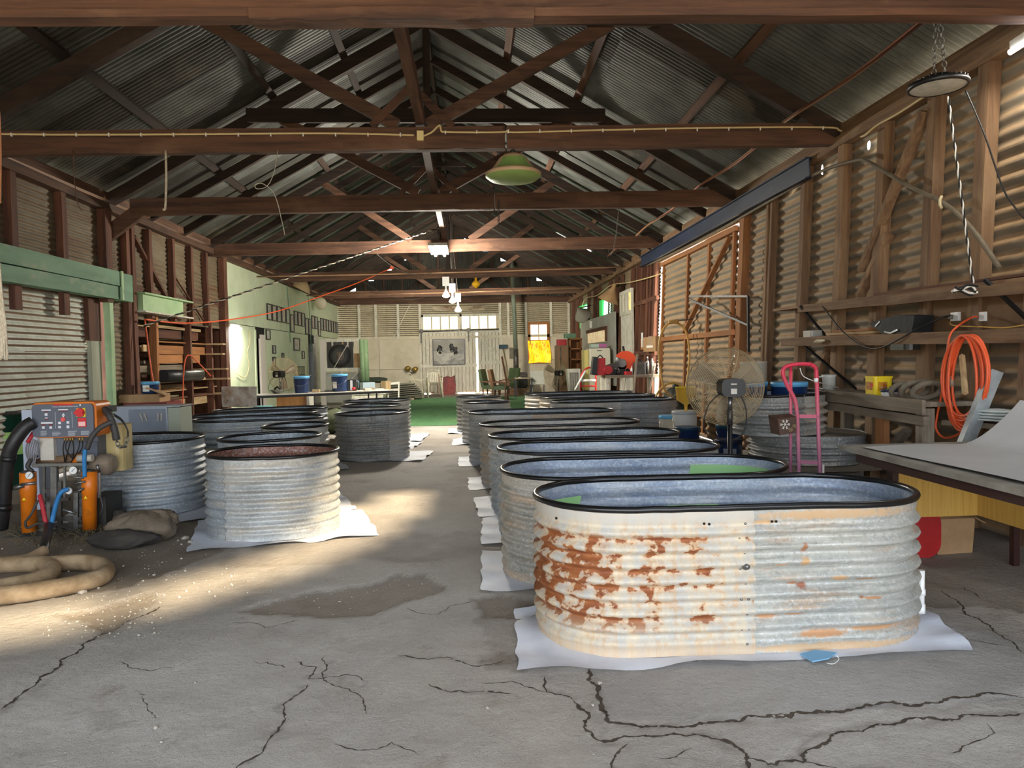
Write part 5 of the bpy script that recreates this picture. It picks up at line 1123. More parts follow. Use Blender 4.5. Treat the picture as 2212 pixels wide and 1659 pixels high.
for k in range(620):
    u = random.random()
    if u < .62: p = fl(random.uniform(-10,520), random.uniform(1125,1300)); s = random.choice((.003,.003,.004,.004,.005,.006,.008,.012))
    elif u < .8: p = fl(random.uniform(90,350), random.uniform(1285,1380)); s = random.choice((.004,.006,.009))
    elif u < .93: p = fl(random.uniform(520,950), random.uniform(1245,1330)); s = random.choice((.004,.005,.007))
    else: p = fl(random.uniform(0,1400), random.uniform(1300,1650)); s = random.choice((.002,.003,.004))
    pebble(p, s)
for px, py, s in ((336,1567,.013),(422,1473,.008),(1053,1530,.010),(348,1595,.007),(178,1283,.025),(400,1163,.028),(410,1170,.02),(1295,1475,.012),(1280,1520,.01),(500,1250,.012)): pebble(fl(px, py), s)
tag(gv.build('gravel', M('pale_gravel', (190,182,170), (146,136,124), 30, rough=.85)), 'pale gravel and small stones scattered over the floor', 'gravel', kind='stuff')
# drums and cartons at the left edge
def bucket(label, c, r, h, body, lid, name='bucket', handle=True, lidh=.03, paper=None, taper=.9, group=None, lr=1.05):
    c = Vector(c); t = thing(name, label, 'bucket', c, group)
    MB().lathe([(r*taper,0),(r*taper+.004,.01),(r,h-.02),(r*1.02,h-.015),(r*1.02,h)], c, 28).build('body', body, t)
    if lid: MB().lathe([(r*lr,h-.025),(r*lr,h+lidh*.5),(r*lr*.97,h+lidh*.7),(r*.9,h+lidh*.55),(0,h+lidh*.55)], c, 28).build('lid', lid, t)
    if handle:
        pts = [c+Vector((r*1.03*math.cos(a), -abs(math.sin(a))*r*1.03-.004, h*.86-h*.42*math.sin(PI*(i/12)))) for i, a in enumerate(np.linspace(PI, 2*PI, 13))]
        MB().tube(pts, .0035, 5).build('handle', STEEL, t)
    if paper:
        rows = [[c+Vector(((r*(taper+(1-taper)*zz/h)+.004)*math.sin(a), -(r*(taper+(1-taper)*zz/h)+.004)*math.cos(a), zz)) for a in np.linspace(paper[0], paper[1], 10)] for zz in (paper[2]*h, paper[3]*h)]
        MB().grid(rows).build('paper_label', paper[4] if len(paper) > 4 else PAPER, t)
    return t
DKG = M('dark_green_drum', (22,62,48), (16,48,38), 4, rough=.3)
bucket('dark green drum with pale lime label at the left edge behind the hose', fl(8,1062)+Vector((-.2,.3,0)), .29, .88, DKG, STEELD, 'drum', False, paper=(-.5,1.5,.45,.75,M('lime_label', (170,206,120), (120,170,90), 3, rough=.4)), taper=.98)
MB_ = MB(); MB_.box(*(lambda a, b: (a.x, b.x, 7.3, 7.6, 0, a.z))(at(46,886,7.3), at(78,886,7.3))); tag(MB_.build('white_carton', M('pale_blue_carton', (200,208,226), rough=.5)), 'white carton standing behind the left end of the control box', 'carton')
# silver cabinet
yc = 8.3; sc_ = thing('metal_cabinet', 'low silver sheet-metal cabinet with louvred vents behind the spray machine', 'cabinet', (at(310,880,yc).x, yc, 0))
xa, xb, xc_ = at(246,880,yc).x, at(361,880,yc).x, at(388,880,yc).x; zc = at(310,880,yc).z
SIL = M('silver_sheet', (176,184,196), (150,158,172), 3, rough=.4, metal=.4)
MB().box(xa, xb, yc, yc+.35, .03, zc).build('body', SIL, sc_); MB().box(xb, xc_, yc+.02, yc+.35, .03, zc-.01).build('side_panel', M('grey_green_panel', (168,174,156), rough=.5), sc_)
xm_ = at(278,880,yc).x; MB().box(xm_, xb-.02, yc-.012, yc, .06, zc-.02).build('door', M('silver_door', (142,150,164), (126,134,150), 3, rough=.38, metal=.5), sc_)
for px in (303,312,342,349): a = at(px,893,yc-.02); MB().beam(a, at(px+(6 if px<330 else 0),909,yc-.02), .012, .02, (0,1,0)).build('vent', WHITED, sc_)
MB().box(xa-.01, xc_+.01, yc-.02, yc+.37, zc, zc+.012).build('top_sheet', SIL, sc_)
q = at(283,935,yc-.02); MB().lathe([(.02,0),(.012,.012),(0,.014)], q, 12, RX(PI/2)).build('latch', STEEL, sc_)
# buckets between the tubs
bucket('white plastic bucket on the floor between the two nearest left tubs', fl(440,1046), .145, .38, WHITE, WHITED, taper=.88); bucket('dark green bucket half hidden beside the white bucket at left', fl(418,1040)+Vector((0,.25,0)), .145, .38, DKG, None, taper=.9, handle=False)
# bench with cardboard tray in the rack doorway
rb_ = thing('red_bench', 'dark red bench top carrying a cardboard tray beside the rack', 'bench', (at(320,870,11.2).x, 11.2, 0)); a, b = at(272,870,11.1), at(366,870,11.1)
MB().box(a.x, b.x, 11.0, 11.55, a.z-.06, a.z).build('bench_top', M('dark_red_bench', (118,40,38), rough=.5), rb_)
for x_ in (a.x+.04, b.x-.04):
    for y_ in (11.05, 11.5): MB().beam((x_, y_, 0), (x_, y_, a.z-.06), .06, .06, (0,1,0)).build('leg', WB['z'], rb_)
tz = a.z; p = at(312,860,11.2); ct = thing('cardboard_tray', 'open cardboard tray with a folded sheet on the red bench', 'box', (p.x, 11.2, tz)); MB().box(p.x-.33, p.x+.28, 11.05, 11.45, tz, tz+.12).build('tray', CARD, ct); MB().obox((p.x+.2, 11.2, tz+.16), (.3,.2,.01), RY(.4)).build('flap', CARD, ct)
bucket('navy tub with pale blue lid standing on the cardboard tray', (at(325,840,11.3).x, 11.3, tz+.125), .125, .16, BLUEP, BLUEL, taper=.95, paper=(-.6,.3,.2,.8))
# timber rack with boards
rk = thing('timber_rack', 'timber storage rack built into the left wall opening', 'rack', (-5.5, 13.5, 0))
for y_, x_ in ((11.55,-5.22),(12.32,-5.22),(13.75,-5.22),(14.85,-5.22)): MB().beam((x_, y_, 0), (x_, y_, 2.25), .12, .08, (0,1,0), 4, .004).build('upright', WO['z'] if y_ == 12.32 else WB['z'], rk)
lev = [.62, .92, 1.12, 1.42, 1.62, 1.86, 2.02]
for k, z in enumerate(lev):
    for y_ in (12.32, 13.75, 14.85): MB().beam((-5.25, y_+.06, z-.05), (-6.15, y_+.06, z-.05), .05, .08).build('bearer', WB['x'], rk)
random.seed(5)
for k, z in enumerate(lev):
    for j in range(6):
        y_ = random.uniform(11.5,12.6); L_ = random.uniform(1.4,3.2); h_ = random.choice((.02,.03,.05,.11,.15)); x_ = -5.3-.14*(j % 5)-random.uniform(0,.03)
        ci = random.choice((0,1,2,0,3)); m_ = (WP,WB,WO,WG)[ci]['y']
        if h_ > .1: sz = (.03, h_)
        else: sz = (.12, h_)
        o = MB().beam((x_, y_, z+h_/2+(.0 if j < 5 else .16)), (x_, min(y_+L_,15.7), z+h_/2+(.0 if j < 5 else .16)), sz[0], sz[1]).build('offcut_board', m_)
        tag(o, ('pale','red-brown','orange','grey')[ci]+' timber offcut, '+(ORD[j]+' from the front' if j < 5 else 'uppermost')+' on the '+ORD[k]+' level of the wall rack', 'board', 'offcuts in the timber rack')
for j, (px, py, l_) in enumerate(((452,808,.5),(470,822,.6),(478,772,.35),(486,795,.3),(480,850,.5))):
    z_ = (1.12,.92,1.62,1.42,.62)[j]+.17; tag(MB().beam((-5.7, 14.86, z_), (-5.05+l_*.3, 14.92, z_), .22, .03).build('offcut_board', WP['x']), 'pale board jutting out of the rack beside the lit wall, '+('third','fourth','topmost','second','lowest')[j]+' of five', 'board', 'pale ends jutting from the rack')
p0, p1 = at(371,812,12.4), at(446,815,13.6)
tag(MB().tube([Vector((-5.12, 12.35, p0.z)), Vector((-5.12, 14.0, p0.z-.02))], .105, 20).build('black_roll', M('black_plastic_roll', (30,31,34), rough=.4)), 'thick black plastic roll lying in the timber rack', 'roll')
# ================================================================ right side near the camera
# shelves on the right wall
def shelf_board(name, label, a, b, w, h, mat, cat='shelf', up=(0,0,1)):
    return tag(MB().beam(a, b, w, h, up, 8, .004).build(name, mat), label, cat)
us = thing('upper_shelf', 'long sagging upper shelf of rough timber on the right wall', 'shelf', (3.8, 6.5, 1.85))
MB().beam((3.86,4.3,1.865), (3.86,8.75,1.93), .22, .03, n=8, jit=.003).build('shelf_board', WS['y'], us); MB().beam((3.74,4.3,1.80), (3.74,8.0,1.895), .05, .08, n=8, jit=.004).build('front_rail', WS['y'], us); MB().beam((3.88,4.3,1.90), (3.88,6.6,1.93), .16, .02, n=4, jit=.003).build('loose_plank', WB['y'], us)
ms = thing('middle_shelf', 'middle timber shelf on the right wall carrying a box and bag', 'shelf', (3.8, 6.3, 1.5))
MB().beam((3.84,4.3,1.515), (3.84,8.05,1.555), .26, .03, n=8, jit=.003).build('shelf_board', WS['y'], ms); MB().beam((3.70,4.3,1.475), (3.70,8.35,1.52), .05, .085, n=8, jit=.004).build('front_rail', WS['y'], ms)
for y_ in (5.0, 7.9): MB().beam((3.70, y_, 1.90 if y_ < 6 else 1.92), (3.93, y_-.25, 1.50), .02, .03, (0,1,0)).build('stay', BLACK, us)
MB().beam((3.68, 7.75, 1.47), (3.9, 7.1, 1.02), .02, .025, (0,1,0)).build('stay', BLACK, ms)
def onsh(px, py, X): return onx(px, py, X)
p = onsh(1752,708,3.78); tag(MB().rbox((3.80, p.y, 1.60), (.14,.2,.08), .02).build('clear_tray', M('clear_plastic', (180,176,166), rough=.3)), 'clear plastic tray at the far end of the middle shelf', 'tray')
for k in range(3): tag(MB().beam((3.80-.01*k, 6.45+.05*k, 1.55+.026*k), (3.80, 7.5-.12*k, 1.56+.026*k), .16-.02*k, .022).build('cedar_board', (WO,WP,WO)[k]['y']), ('bottom','middle','top')[k]+' reddish slat in the pile on the middle shelf', 'slat', 'slats on the middle shelf')
bgk = thing('black_case', 'soft black tool bag slumped on the middle shelf', 'bag', (3.78, 5.7, 1.54))
a = [Vector((3.70,6.52,1.66)), Vector((3.70,6.28,1.55)), Vector((3.70,5.86,1.55)), Vector((3.70,5.82,1.69)), Vector((3.70,6.05,1.71)), Vector((3.70,6.25,1.69))]
MB().prism(a, (.17,0,.0)).build('bag_body', M('black_vinyl', (20,20,22), rough=.7, c2=(30,30,33), bump=.01, bscale=8), bgk); MB().obox((3.695,6.36,1.645), (.006,.08,.010), RX(-.5)).build('white_mark', WHITE, bgk); MB().tube([(3.69,6.24,1.57),(3.69,6.15,1.555),(3.69,6.05,1.58)], .008, 6).build('bag_cord', WHITE, bgk)
# power points
for k, px in enumerate((2066, 2122)):
    p = onx(px, 684, 3.94); t = thing('power_outlet', ('left white double power outlet with the black plug', 'right white double power outlet with the orange lead plugged in')[k], 'power outlet', p)
    MB().box(p.x-.02, p.x+.02, p.y-.045, p.y+.045, p.z-.035, p.z+.035).build('face_plate', WHITE, t); MB().cyl(p+Vector((-.02,.02,0)), p+Vector((-.055,.03,0)), .02, 14).build('plug', M('smoky_plug', (120,112,100), rough=.4) if k == 0 else bpy.data.materials['smoky_plug'], t)
tag(MB().box(3.945, 3.965, 4.95, 5.95, 1.53, 1.86).build('backing_board', M('brown_hardboard', (128,98,68), (110,82,56), 3, rough=.8)), 'brown hardboard behind the two power outlets', 'board')
cable('black_lead', 'black lead drooping from the left outlet along the middle shelf', 'cord', [onx(2052,682,3.88), onx(2030,688,3.80), onx(1985,708,3.70), onx(1950,728,3.66), onx(1900,752,3.64), onx(1860,746,3.64), onx(1820,716,3.66), onx(1795,686,3.68), onx(1775,660,3.72)], .007, WIREB)
cable('yellow_lead', 'thin yellow lead lying along the middle shelf at right', 'cord', [onx(2052,694,3.85), onx(2060,703,3.8), onx(2120,706,3.76), onx(2170,708,3.76), onx(2225,700,3.76)], .006, M('yellow_lead', (206,160,70), rough=.5))
# orange extension lead coil
oe = thing('extension_lead', 'coiled orange extension lead hanging from the middle shelf', 'cord', onx(2085,720,3.62))
cx = onx(2086,815,3.56); RZ_ = .34; random.seed(3)
for k in range(9):
    ry = .150+.030*(k % 4); rz = .29+.018*((k*5) % 7)/2; off = Vector((-.004*k, random.uniform(-.02,.02), random.uniform(-.01,.01))); tl = random.uniform(-.22,.04)
    pts = [cx+off+Vector((0, ry*math.cos(q)+(rz*math.sin(q))*tl, rz*math.sin(q)*1.0+.01)) for q in np.linspace(0, 2*PI, 36)[:-1]]
    zmax = max(p_.z for p_ in pts); pts = [p_+Vector((0,0,cx.z+.30-zmax)) for p_ in pts]
    MB().tube(pts, .0105, 6, True).build('lead_turn', ORANGEC, oe)
MB().tube(catmull([onx(2112,684,3.9), onx(2098,686,3.84), onx(2070,704,3.7), onx(2052,725,3.62), onx(2045,770,3.60), onx(2036,840,3.58), onx(2024,900,3.58), onx(2022,925,3.58), onx(2034,943,3.58), onx(2056,944,3.58), onx(2080,930,3.58), onx(2098,900,3.58), onx(2108,860,3.58)], 6), .0085, 6).build('lead_tail', ORANGEC, oe)
MB().tube([onx(2056,812,3.56), onx(2057,835,3.56)], [.012,.02], 10).build('socket_end', M('clear_socket', (150,130,110), rough=.4), oe)
# workbench along the right wall
wbn = thing('wall_bench', 'long grey timber workbench along the right wall', 'workbench', (3.7, 6.8, 0))
MB().beam((3.70,5.3,.985), (3.70,7.3,1.00), .50, .035, n=8, jit=.003).build('bench_top', WG['y'], wbn); MB().beam((3.445,5.3,.965), (3.445,7.3,.985), .03, .11, n=8, jit=.003).build('front_board', WG['y'], wbn); MB().beam((3.47,5.3,.86), (3.47,7.3,.885), .06, .07, n=8, jit=.003).build('under_rail', WG['y'], wbn)
for y_ in (5.4, 5.4001): MB().beam((3.52 if y_ == 5.4 else 3.86, 5.4 if y_ == 5.4 else 7.2, 0), (3.52 if y_ == 5.4 else 3.86, 5.4 if y_ == 5.4 else 7.2, .95), .1, .08, (0,1,0), 4, .004).build('leg', WG['z'], wbn)
MB().beam((3.50,5.95,.56), (3.50,5.95,.86), .13, .05, (1,0,0)).build('cleat', WO['z'], wbn)
yb_ = thing('yellow_tub', 'square yellow plastic tub with a printed label on the workbench', 'tub', onx(1898,838,3.55)); p = onx(1898,838,3.60)
MB().rbox((p.x, p.y, 1.085), (.17,.16,.155), .025).build('body', YELLOW, yb_); MB().rbox((p.x, p.y, 1.17), (.18,.17,.018), .025).build('lid', YELLOW, yb_); MB().box(p.x-.088, p.x-.085, p.y-.05, p.y+.05, 1.06, 1.13).build('printed_label', M('amber_label', (206,150,30), (150,60,30), 25, rough=.5), yb_); MB().box(p.x-.09, p.x-.086, p.y-.06, p.y-.02, 1.09, 1.12).build('red_badge', RED, yb_); MB().box(p.x-.05, p.x+.03, p.y-.083, p.y-.08, 1.05, 1.13).build('printed_label', bpy.data.materials['amber_label'], yb_)
sj = thing('screw_jar', 'low clear jar of screws with a dark lid on the workbench', 'jar', onx(1920,838,3.55)); p = onx(1921,838,3.52); MB().lathe([(.06,0),(.065,.05)], (p.x,p.y,1.006), 20).build('jar', M('jar_plastic', (196,196,190), (160,160,160), 20, rough=.3), sj); MB().lathe([(.068,.05),(.068,.07),(0,.072)], (p.x,p.y,1.006), 20).build('lid', M('jar_lid', (40,48,66), rough=.4), sj)
for k in range(6): MB().cyl((p.x+random.uniform(-.05,.05), p.y+random.uniform(-.05,.05), 1.075), (p.x+random.uniform(-.06,.06), p.y+random.uniform(-.06,.06), 1.10), .004, 5).build('screw', STEEL, sj)
for k, (y_, r_) in enumerate(((5.80,.09),(5.62,.11),(5.47,.11))):
    t = MB().tube([Vector((3.58,y_,1.005+r_*.7))+RX(.5+.1*k)@Vector((r_*math.cos(q), 0, r_*.75*math.sin(q))) for q in np.linspace(0,2*PI,24)[:-1]], .022, 8, True).build('rubber_ring', M('dusty_rubber', (126,116,100), (100,90,76), 8, rough=.9) if k == 0 else bpy.data.materials['dusty_rubber']); tag(t, ('left','middle','right')[k]+' dusty rubber ring leaning on the workbench', 'ring', 'rubber rings on the workbench')
for k, (y_, s_) in enumerate(((5.62,.012),(5.2,.013))): pass
tag(MB().beam(onx(2068,1000,3.40), onx(2150,800,3.62), .09, .05, (0,1,0)).build('galvanised_post', M('galv_post', (170,176,178), (140,146,148), 9, rough=.5, metal=.4)), 'square galvanised post leaning against the bench under the orange lead', 'post')
tag(MB().beam(onx(2085,850,3.5), onx(2078,768,3.62), .028, .028, (0,1,0)).build('wooden_handle', WP['z']), 'pale wooden tool handle standing behind the orange lead', 'tool handle')
pb = thing('bag_pile', 'folded white woven bags lying on the low ledge at right', 'bags', onx(2140,905,3.6))
for k in range(4):
    p = onx(2140+k*4, 905-k*6, 3.62); MB().blob((p.x, p.y, p.z), (.12,.20-.02*k,.014), 16, 6, .12, RZ(.1*k)).build('folded_bag', M('woven_white', (206,210,206), (176,182,180), 14, rough=.7) if k == 0 else bpy.data.materials['woven_white'], pb)
tag(MB().beam(onx(2075,912,3.7), onx(2260,925,3.7), .3, .035).build('ledge_board', WG['y']), 'short grey ledge under the white woven bags', 'board')
tag(MB().beam(onx(2190,935,3.72), onx(2235,900,3.72), .04, .05).build('ledge_prop', WG['y']), 'angled prop under the short ledge at right edge', 'timber') if False else None
for k, (a_, b_) in enumerate((((2020,985),(2212,985)), ((1890,1010),(1960,930)))): tag(MB().beam(onx(*a_, 3.75), onx(*b_, 3.80), .08, .05).build('loose_timber', WG['y']), ('long board lying low behind the desk along the wall', 'angled timber behind the desk leaning to the wall')[k], 'timber')
tag(MB().rbox((3.70, onx(1955,745,3.7).y, 1.43), (.14,.28,.05), .05).build('visor', M('dark_visor', (44,42,40), rough=.25)), 'dark plastic visor hanging under the middle shelf', 'visor')
p = onx(1770,737,3.64); tag(MB().blob(p, (.03,.10,.022), 12, 6, .3).build('knotted_rag', M('cream_rag', (220,206,176), (200,182,150), 20, rough=.9)), 'knotted cream rag hanging on the middle shelf rail', 'rag')
# near desk with a white sheet on top
dk = thing('desk', 'desk with yellow woodgrain panels and dark edges under a white sheet', 'desk', (3.0, 4.2, 0))
YW = M('yellow_woodgrain', (206,166,84), (188,146,66), 6, (12,12,.4), .45); MAH = M('dark_maroon_edge', (52,28,26), rough=.4)
dz = .78
MB().prism([Vector((2.40,2.6,dz-.03)), Vector((2.44,4.66,dz-.03)), Vector((3.55,4.66,dz-.03)), Vector((3.55,2.6,dz-.03))], (0,0,.03)).build('desk_top', M('grey_board_top', (150,146,136), (120,114,104), 5, rough=.7), dk)
MB().box(2.46, 3.5, 4.42, 4.46, dz-.07, dz-.03).build('edge_rail', MAH, dk); MB().box(2.45, 2.48, 2.6, 4.46, dz-.085, dz-.03).build('edge_rail', MAH, dk)
pa, pb_, = at(1937,1010,4.40), at(2112,1010,4.40)
MB().box(pa.x, pb_.x, 4.40, 4.425, .34, dz-.06).build('modesty_panel', YW, dk); MB().box(pb_.x, pb_.x+.02, 2.9, 4.40, .34, dz-.06).build('side_panel', YW, dk)
MB().box(pa.x-.04, pa.x, 4.38, 4.44, .0, dz-.03).build('leg', MAH, dk); MB().box(pb_.x+.02, pb_.x+.06, 2.9, 2.96, 0, dz-.03).build('leg', MAH, dk); MB().box(3.46, 3.5, 4.4, 4.44, 0, dz-.03).build('leg', MAH, dk)
rows = []
for i in range(30):
    u = i/29; x_ = 2.50+u*1.0; row = []
    for j in range(14):
        v = j/13; y_ = 2.7+v*1.78; lift = max(0, (u-.62)/.38)**1.6*(.06+.21*v) + .004*math.sin(u*9+v*5); row.append(Vector((x_+.06*u, y_, dz+.012+lift)))
    rows.append(row)
tag(MB().grid(rows).build('white_sheet_roll', M('off_white_vinyl', (196,196,194), (184,184,184), 2, rough=.5)), 'off-white vinyl sheet on the desk curling up at its right', 'sheet')
bx = thing('cardboard_box', 'plain cardboard carton on the floor under the desk', 'box', at(2065,1195,4.95)); p = fl(2065,1200)
MB().prism([Vector((p.x-.13,p.y,.0)), Vector((p.x+.13,p.y+.02,.0)), Vector((p.x+.15,p.y+.02,.25)), Vector((p.x-.15,p.y,.25))], (.06,.3,0)).build('carton_body', CARD, bx); MB().obox((p.x+.16, p.y+.08, .24), (.08,.2,.006), RY(.5)).build('carton_flap', CARD, bx)
p = fl(1998,1208); jt = thing('red_jerry_can', 'scuffed red plastic drum end showing below the desk', 'drum', p); MB().rbox((p.x-.03, p.y+.12, .17), (.30,.33,.22), .1, RX(PI/2), 6).build('can_body', REDP, jt); MB().cyl((p.x-.03,p.y+.12,.32), (p.x-.03,p.y+.12,.36), .03).build('cap', REDP, jt)
# pink hand truck
def pinkm():
    m, nt, b = new_mat('faded_pink_paint'); tc = nd(nt, 'ShaderNodeTexCoord'); sx = nd(nt, 'ShaderNodeSeparateXYZ'); nt.links.new(tc.outputs['Object'], sx.inputs[0])
    c = mixc(nt, ramp(nt, sx.outputs[2], .75, 1.25), S(206,120,140), S(222,58,84)); c = mixc(nt, ramp(nt, sx.outputs[2], .75, .35), c, S(176,120,150)); c = mixc(nt, ramp(nt, noise(nt, coords(nt), 30, 5), .6, .68, 0, .6), c, S(120,80,84))
    nt.links.new(c, b.inputs['Base Color']); b.inputs['Roughness'].default_value = .45; return m
PINKM = pinkm(); yt = 6.02
ha = at(1710,1030,yt); ht2 = thing('hand_truck', 'faded pink hand truck standing in front of the stacked tanks', 'hand truck', (ha.x+.1, yt, 0))
def hp(px, py, dy=0): return at(px, py, yt+dy)
fz0 = .12
lft = [Vector((hp(1724,1030).x,yt,fz0)), hp(1725,1000), hp(1722,900), hp(1716,862), hp(1700,832), hp(1691,808), hp(1694,795), hp(1706,789)]
rgt = [Vector((hp(1771,1030).x,yt,fz0)), hp(1770,1000), hp(1766,880), hp(1764,815), hp(1762,796), hp(1752,787)]
MB().tube(catmull(lft, 6)+catmull([hp(1706,789), hp(1730,786), hp(1752,787)], 4)[1:], .017, 12).build('frame_tube', PINKM, ht2); MB().tube(catmull(rgt, 6), .017, 12).build('frame_tube', PINKM, ht2)
MB().tube([hp(1708,790,.03), hp(1708,880,.04), Vector((hp(1714,1030).x,yt+.06,fz0))], .014, 12).build('rear_tube', PINKM, ht2)
for py in (899, 997): MB().beam(hp(1726,py), hp(1766,py+(3 if py > 950 else 0)), .012, .03).build('cross_bar', PINKM, ht2)
MB().obox((hp(1746,1030).x, yt-.12, .02), (.36,.26,.012)).build('toe_plate', PINKM, ht2); MB().beam((hp(1724,1000).x,yt,.03), (hp(1724,1000).x,yt,.14), .03, .03, (0,1,0)).build('foot', PINKM, ht2); MB().beam((hp(1771,1000).x,yt,.03), (hp(1771,1000).x,yt,.14), .03, .03, (0,1,0)).build('foot', PINKM, ht2)
for s_, px in ((-1,1700),(1,1792)):
    x_ = hp(px,1000).x; w_ = MB().tube([Vector((x_, yt+.10+.11*math.cos(q), .135+.11*math.sin(q))) for q in np.linspace(0,2*PI,25)[:-1]], .03, 8, True).build('wheel', BLACK, ht2); MB().cyl((x_-.02,yt+.1,.135),(x_+.02,yt+.1,.135), .07, 16).build('wheel_hub', WHITED, w_)
MB().cyl((hp(1700,1).x,yt+.1,.135),(hp(1792,1).x,yt+.1,.135), .01, 8).build('axle', STEEL, ht2)
chain([hp(1719,948), hp(1721,1030)], ht2, 'chain', STEEL, .03, .003); MB().obox(hp(1778,1020,-.01), (.018,.01,.13)).build('white_tag', WHITE, ht2); MB().tube([hp(1763,817), hp(1763,826)], .019, 10).build('tape_band', WHITE, ht2)
sb = thing('metal_box', 'rusty brown metal box with snowflake pattern hung on the hand truck', 'box', hp(1698,940,-.05)); RB = M('rusty_tin', (104,78,64), (78,58,50), 7, rough=.6, metal=.3)
q0, q1 = hp(1685,920,-.14), hp(1720,920,-.14); zt_, zb3 = hp(1700,898).z, hp(1700,936).z
MB().hexa([(q0.x,yt-.14,zb3),(q1.x,yt-.14,zb3+.02),(q1.x,yt-.02,zb3+.02),(q0.x-.03,yt-.02,zb3+.01),(q0.x-.02,yt-.14,zt_-.015),(q1.x,yt-.14,zt_),(q1.x,yt-.02,zt_+.02),(q0.x-.05,yt-.02,zt_+.01)]).build('box_body', RB, sb)
def flake(c_, r_):
    mb = MB()
    for k in range(6):
        a_ = k*PI/3; d_ = Vector((math.cos(a_), 0, math.sin(a_))); mb.beam(c_, c_+d_*r_, .003, .0045, (0,1,0))
        for f_ in (.5, .75):
            for s2 in (-.8, .8): b2 = c_+d_*r_*f_; mb.beam(b2, b2+Vector((math.cos(a_+s2), 0, math.sin(a_+s2)))*r_*.32, .003, .004, (0,1,0))
    return mb
flake(hp(1696,917,-.144), .042).build('snowflake', PAPER, sb); flake(hp(1716,920,-.144), .018).build('snowflake', M('dull_gold', (150,124,90), rough=.5), sb); flake(hp(1708,928,-.144), .02).build('snowflake', bpy.data.materials['dull_gold'], sb)
# pedestal fans
def fan(label, hub, R, pole_to, face=0.0, blade_m=None, rings=26, spokes=22, dark=True):
    t = thing('pedestal_fan', label, 'fan', (hub.x, hub.y, 0), 'pedestal fans'); m = RZ(face); WM = M('dusty_wire', (182,162,126), rough=.6) if 'dusty_wire' not in bpy.data.materials else bpy.data.materials['dusty_wire']
    def loc(x, y, z): return hub+m@Vector((x, y, z))
    for side, y0 in (('front', -.10), ('rear', .10)):
        mb = MB()
        for k in range(rings):
            r_ = .10+(R-.10)*k/(rings-1); d_ = y0*math.sqrt(max(0, 1-(r_/R)**3)); mb.tube([loc(r_*math.cos(q), d_, r_*math.sin(q)) for q in np.linspace(0,2*PI,49)[:-1]], .0019 if k < rings-1 else .0055, 4, True)
        mb.build(side+'_guard', WM if True else BLACK, t)
        mb = MB()
        for k in range(spokes//2):
            q = 2*PI*k/(spokes//2)+.1; mb.tube([loc(r_*math.cos(q), y0*math.sqrt(max(0,1-(r_/R)**3))*1.05, r_*math.sin(q)) for r_ in np.linspace(.09, R, 8)], .0034, 4)
        mb.build('guard_spokes', WM, t)
    for k in range(3):
        q = 2*PI*k/3+.5; rows = []
        for r_ in np.linspace(.06, R*.9, 8):
            w_ = .07+.13*(r_/R); rows.append([loc(r_*math.cos(q+a_), .03*math.sin(a_*6), r_*math.sin(q+a_)) for a_ in np.linspace(-w_/max(r_,.1)*.5, w_/max(r_,.1)*.5, 6)])
        MB().grid(rows).build('blade', M('dusty_blade', (150,138,118), (128,114,92), 5, rough=.6) if 'dusty_blade' not in bpy.data.materials else bpy.data.materials['dusty_blade'], t)
    mo_ = MB().rbox(loc(0,-.17,0), (.20,.15,.18), .05, m@RX(PI/2), 5).build('motor', BLACK, t); MB().obox(loc(.0,-.262,-.03), (.05,.004,.045), m).build('rating_plate', WHITED, mo_)
    MB().obox(loc(0,-.262,.03), (.05,.004,.012), m).build('rating_plate', WHITED, mo_)
    MB().tube([loc(0,-.15,-.09), loc(0,-.13,-.2)], .02, 12).build('neck', STEEL, t); MB().tube([loc(0,-.13,-.2), loc(0,-.13,-.32)], .024, 12).build('clamp', STEELD, t); MB().cyl(loc(0,-.13,-.3), (loc(0,-.13,0).x, loc(0,-.13,0).y, .04), .021, 14).build('pole', BLACK, t)
    MB().lathe([(R*.55,0),(R*.55,.015),(R*.48,.03),(.05,.045),(.03,.08)], (loc(0,-.13,0).x, loc(0,-.13,0).y, .012), 28).build('base', BLACK, t)
    MB().tube(catmull([loc(.08,-.17,-.06), loc(.12,-.2,-.2), loc(.10,-.2,-.38), loc(.02,-.18,-.45)], 6), .006, 6).build('cord', WIREB, t); MB().tube(catmull([loc(-.08,-.17,-.04), loc(-.2,-.2,-.15), loc(-.24,-.2,-.33), loc(-.16,-.2,-.45), loc(-.08,-.18,-.5)], 6), .005, 6).build('cord', WIREB, t)
    return t
fan('large pedestal fan with dusty wire guard beside the tank stack', at(1567,835,6.2), .338, 0, -.08, rings=20)
fan('pedestal fan standing by the stove at the far end', at(1200,806,20.2), .40, 0, .5, rings=16)
fan('pedestal fan behind the folding table on the left', at(612,808,16.0), .37, 0, -.3, rings=16)
# buckets and funnel round the fan
bucket('white bucket with grey rim standing behind the fan pole', (2.93, 9.75, .012), .165, .60, WHITE, M('grey_rim', (190,194,196), rough=.5), taper=.88, name='tall_bucket')
bucket('pale bucket with sky blue lid left of the white one', Vector((2.86,10.25,.012)), .15, .50, WHITED, BLUEL, taper=.9, name='tall_bucket')
bucket('navy bucket with dark lid in front of the white one', Vector((2.78, 9.15, .012)), .155, .44, BLUEP, M('dark_blue_lid', (20,62,92), rough=.4), taper=.9)
bucket('navy bucket with paper label right of the fan pole', Vector((2.98, 8.2, .012)), .15, .38, BLUEP, M('navy_lid', (26,40,66), rough=.4), taper=.9, paper=(-.75,.25,.1,.8,M('grey_label', (150,160,176), rough=.6)))
bucket('navy bucket with teal lid farther back behind the fan pole', Vector((3.18, 8.75, .012)), .15, .50, BLUEP, M('teal_lid', (24,76,96), rough=.4), taper=.9)
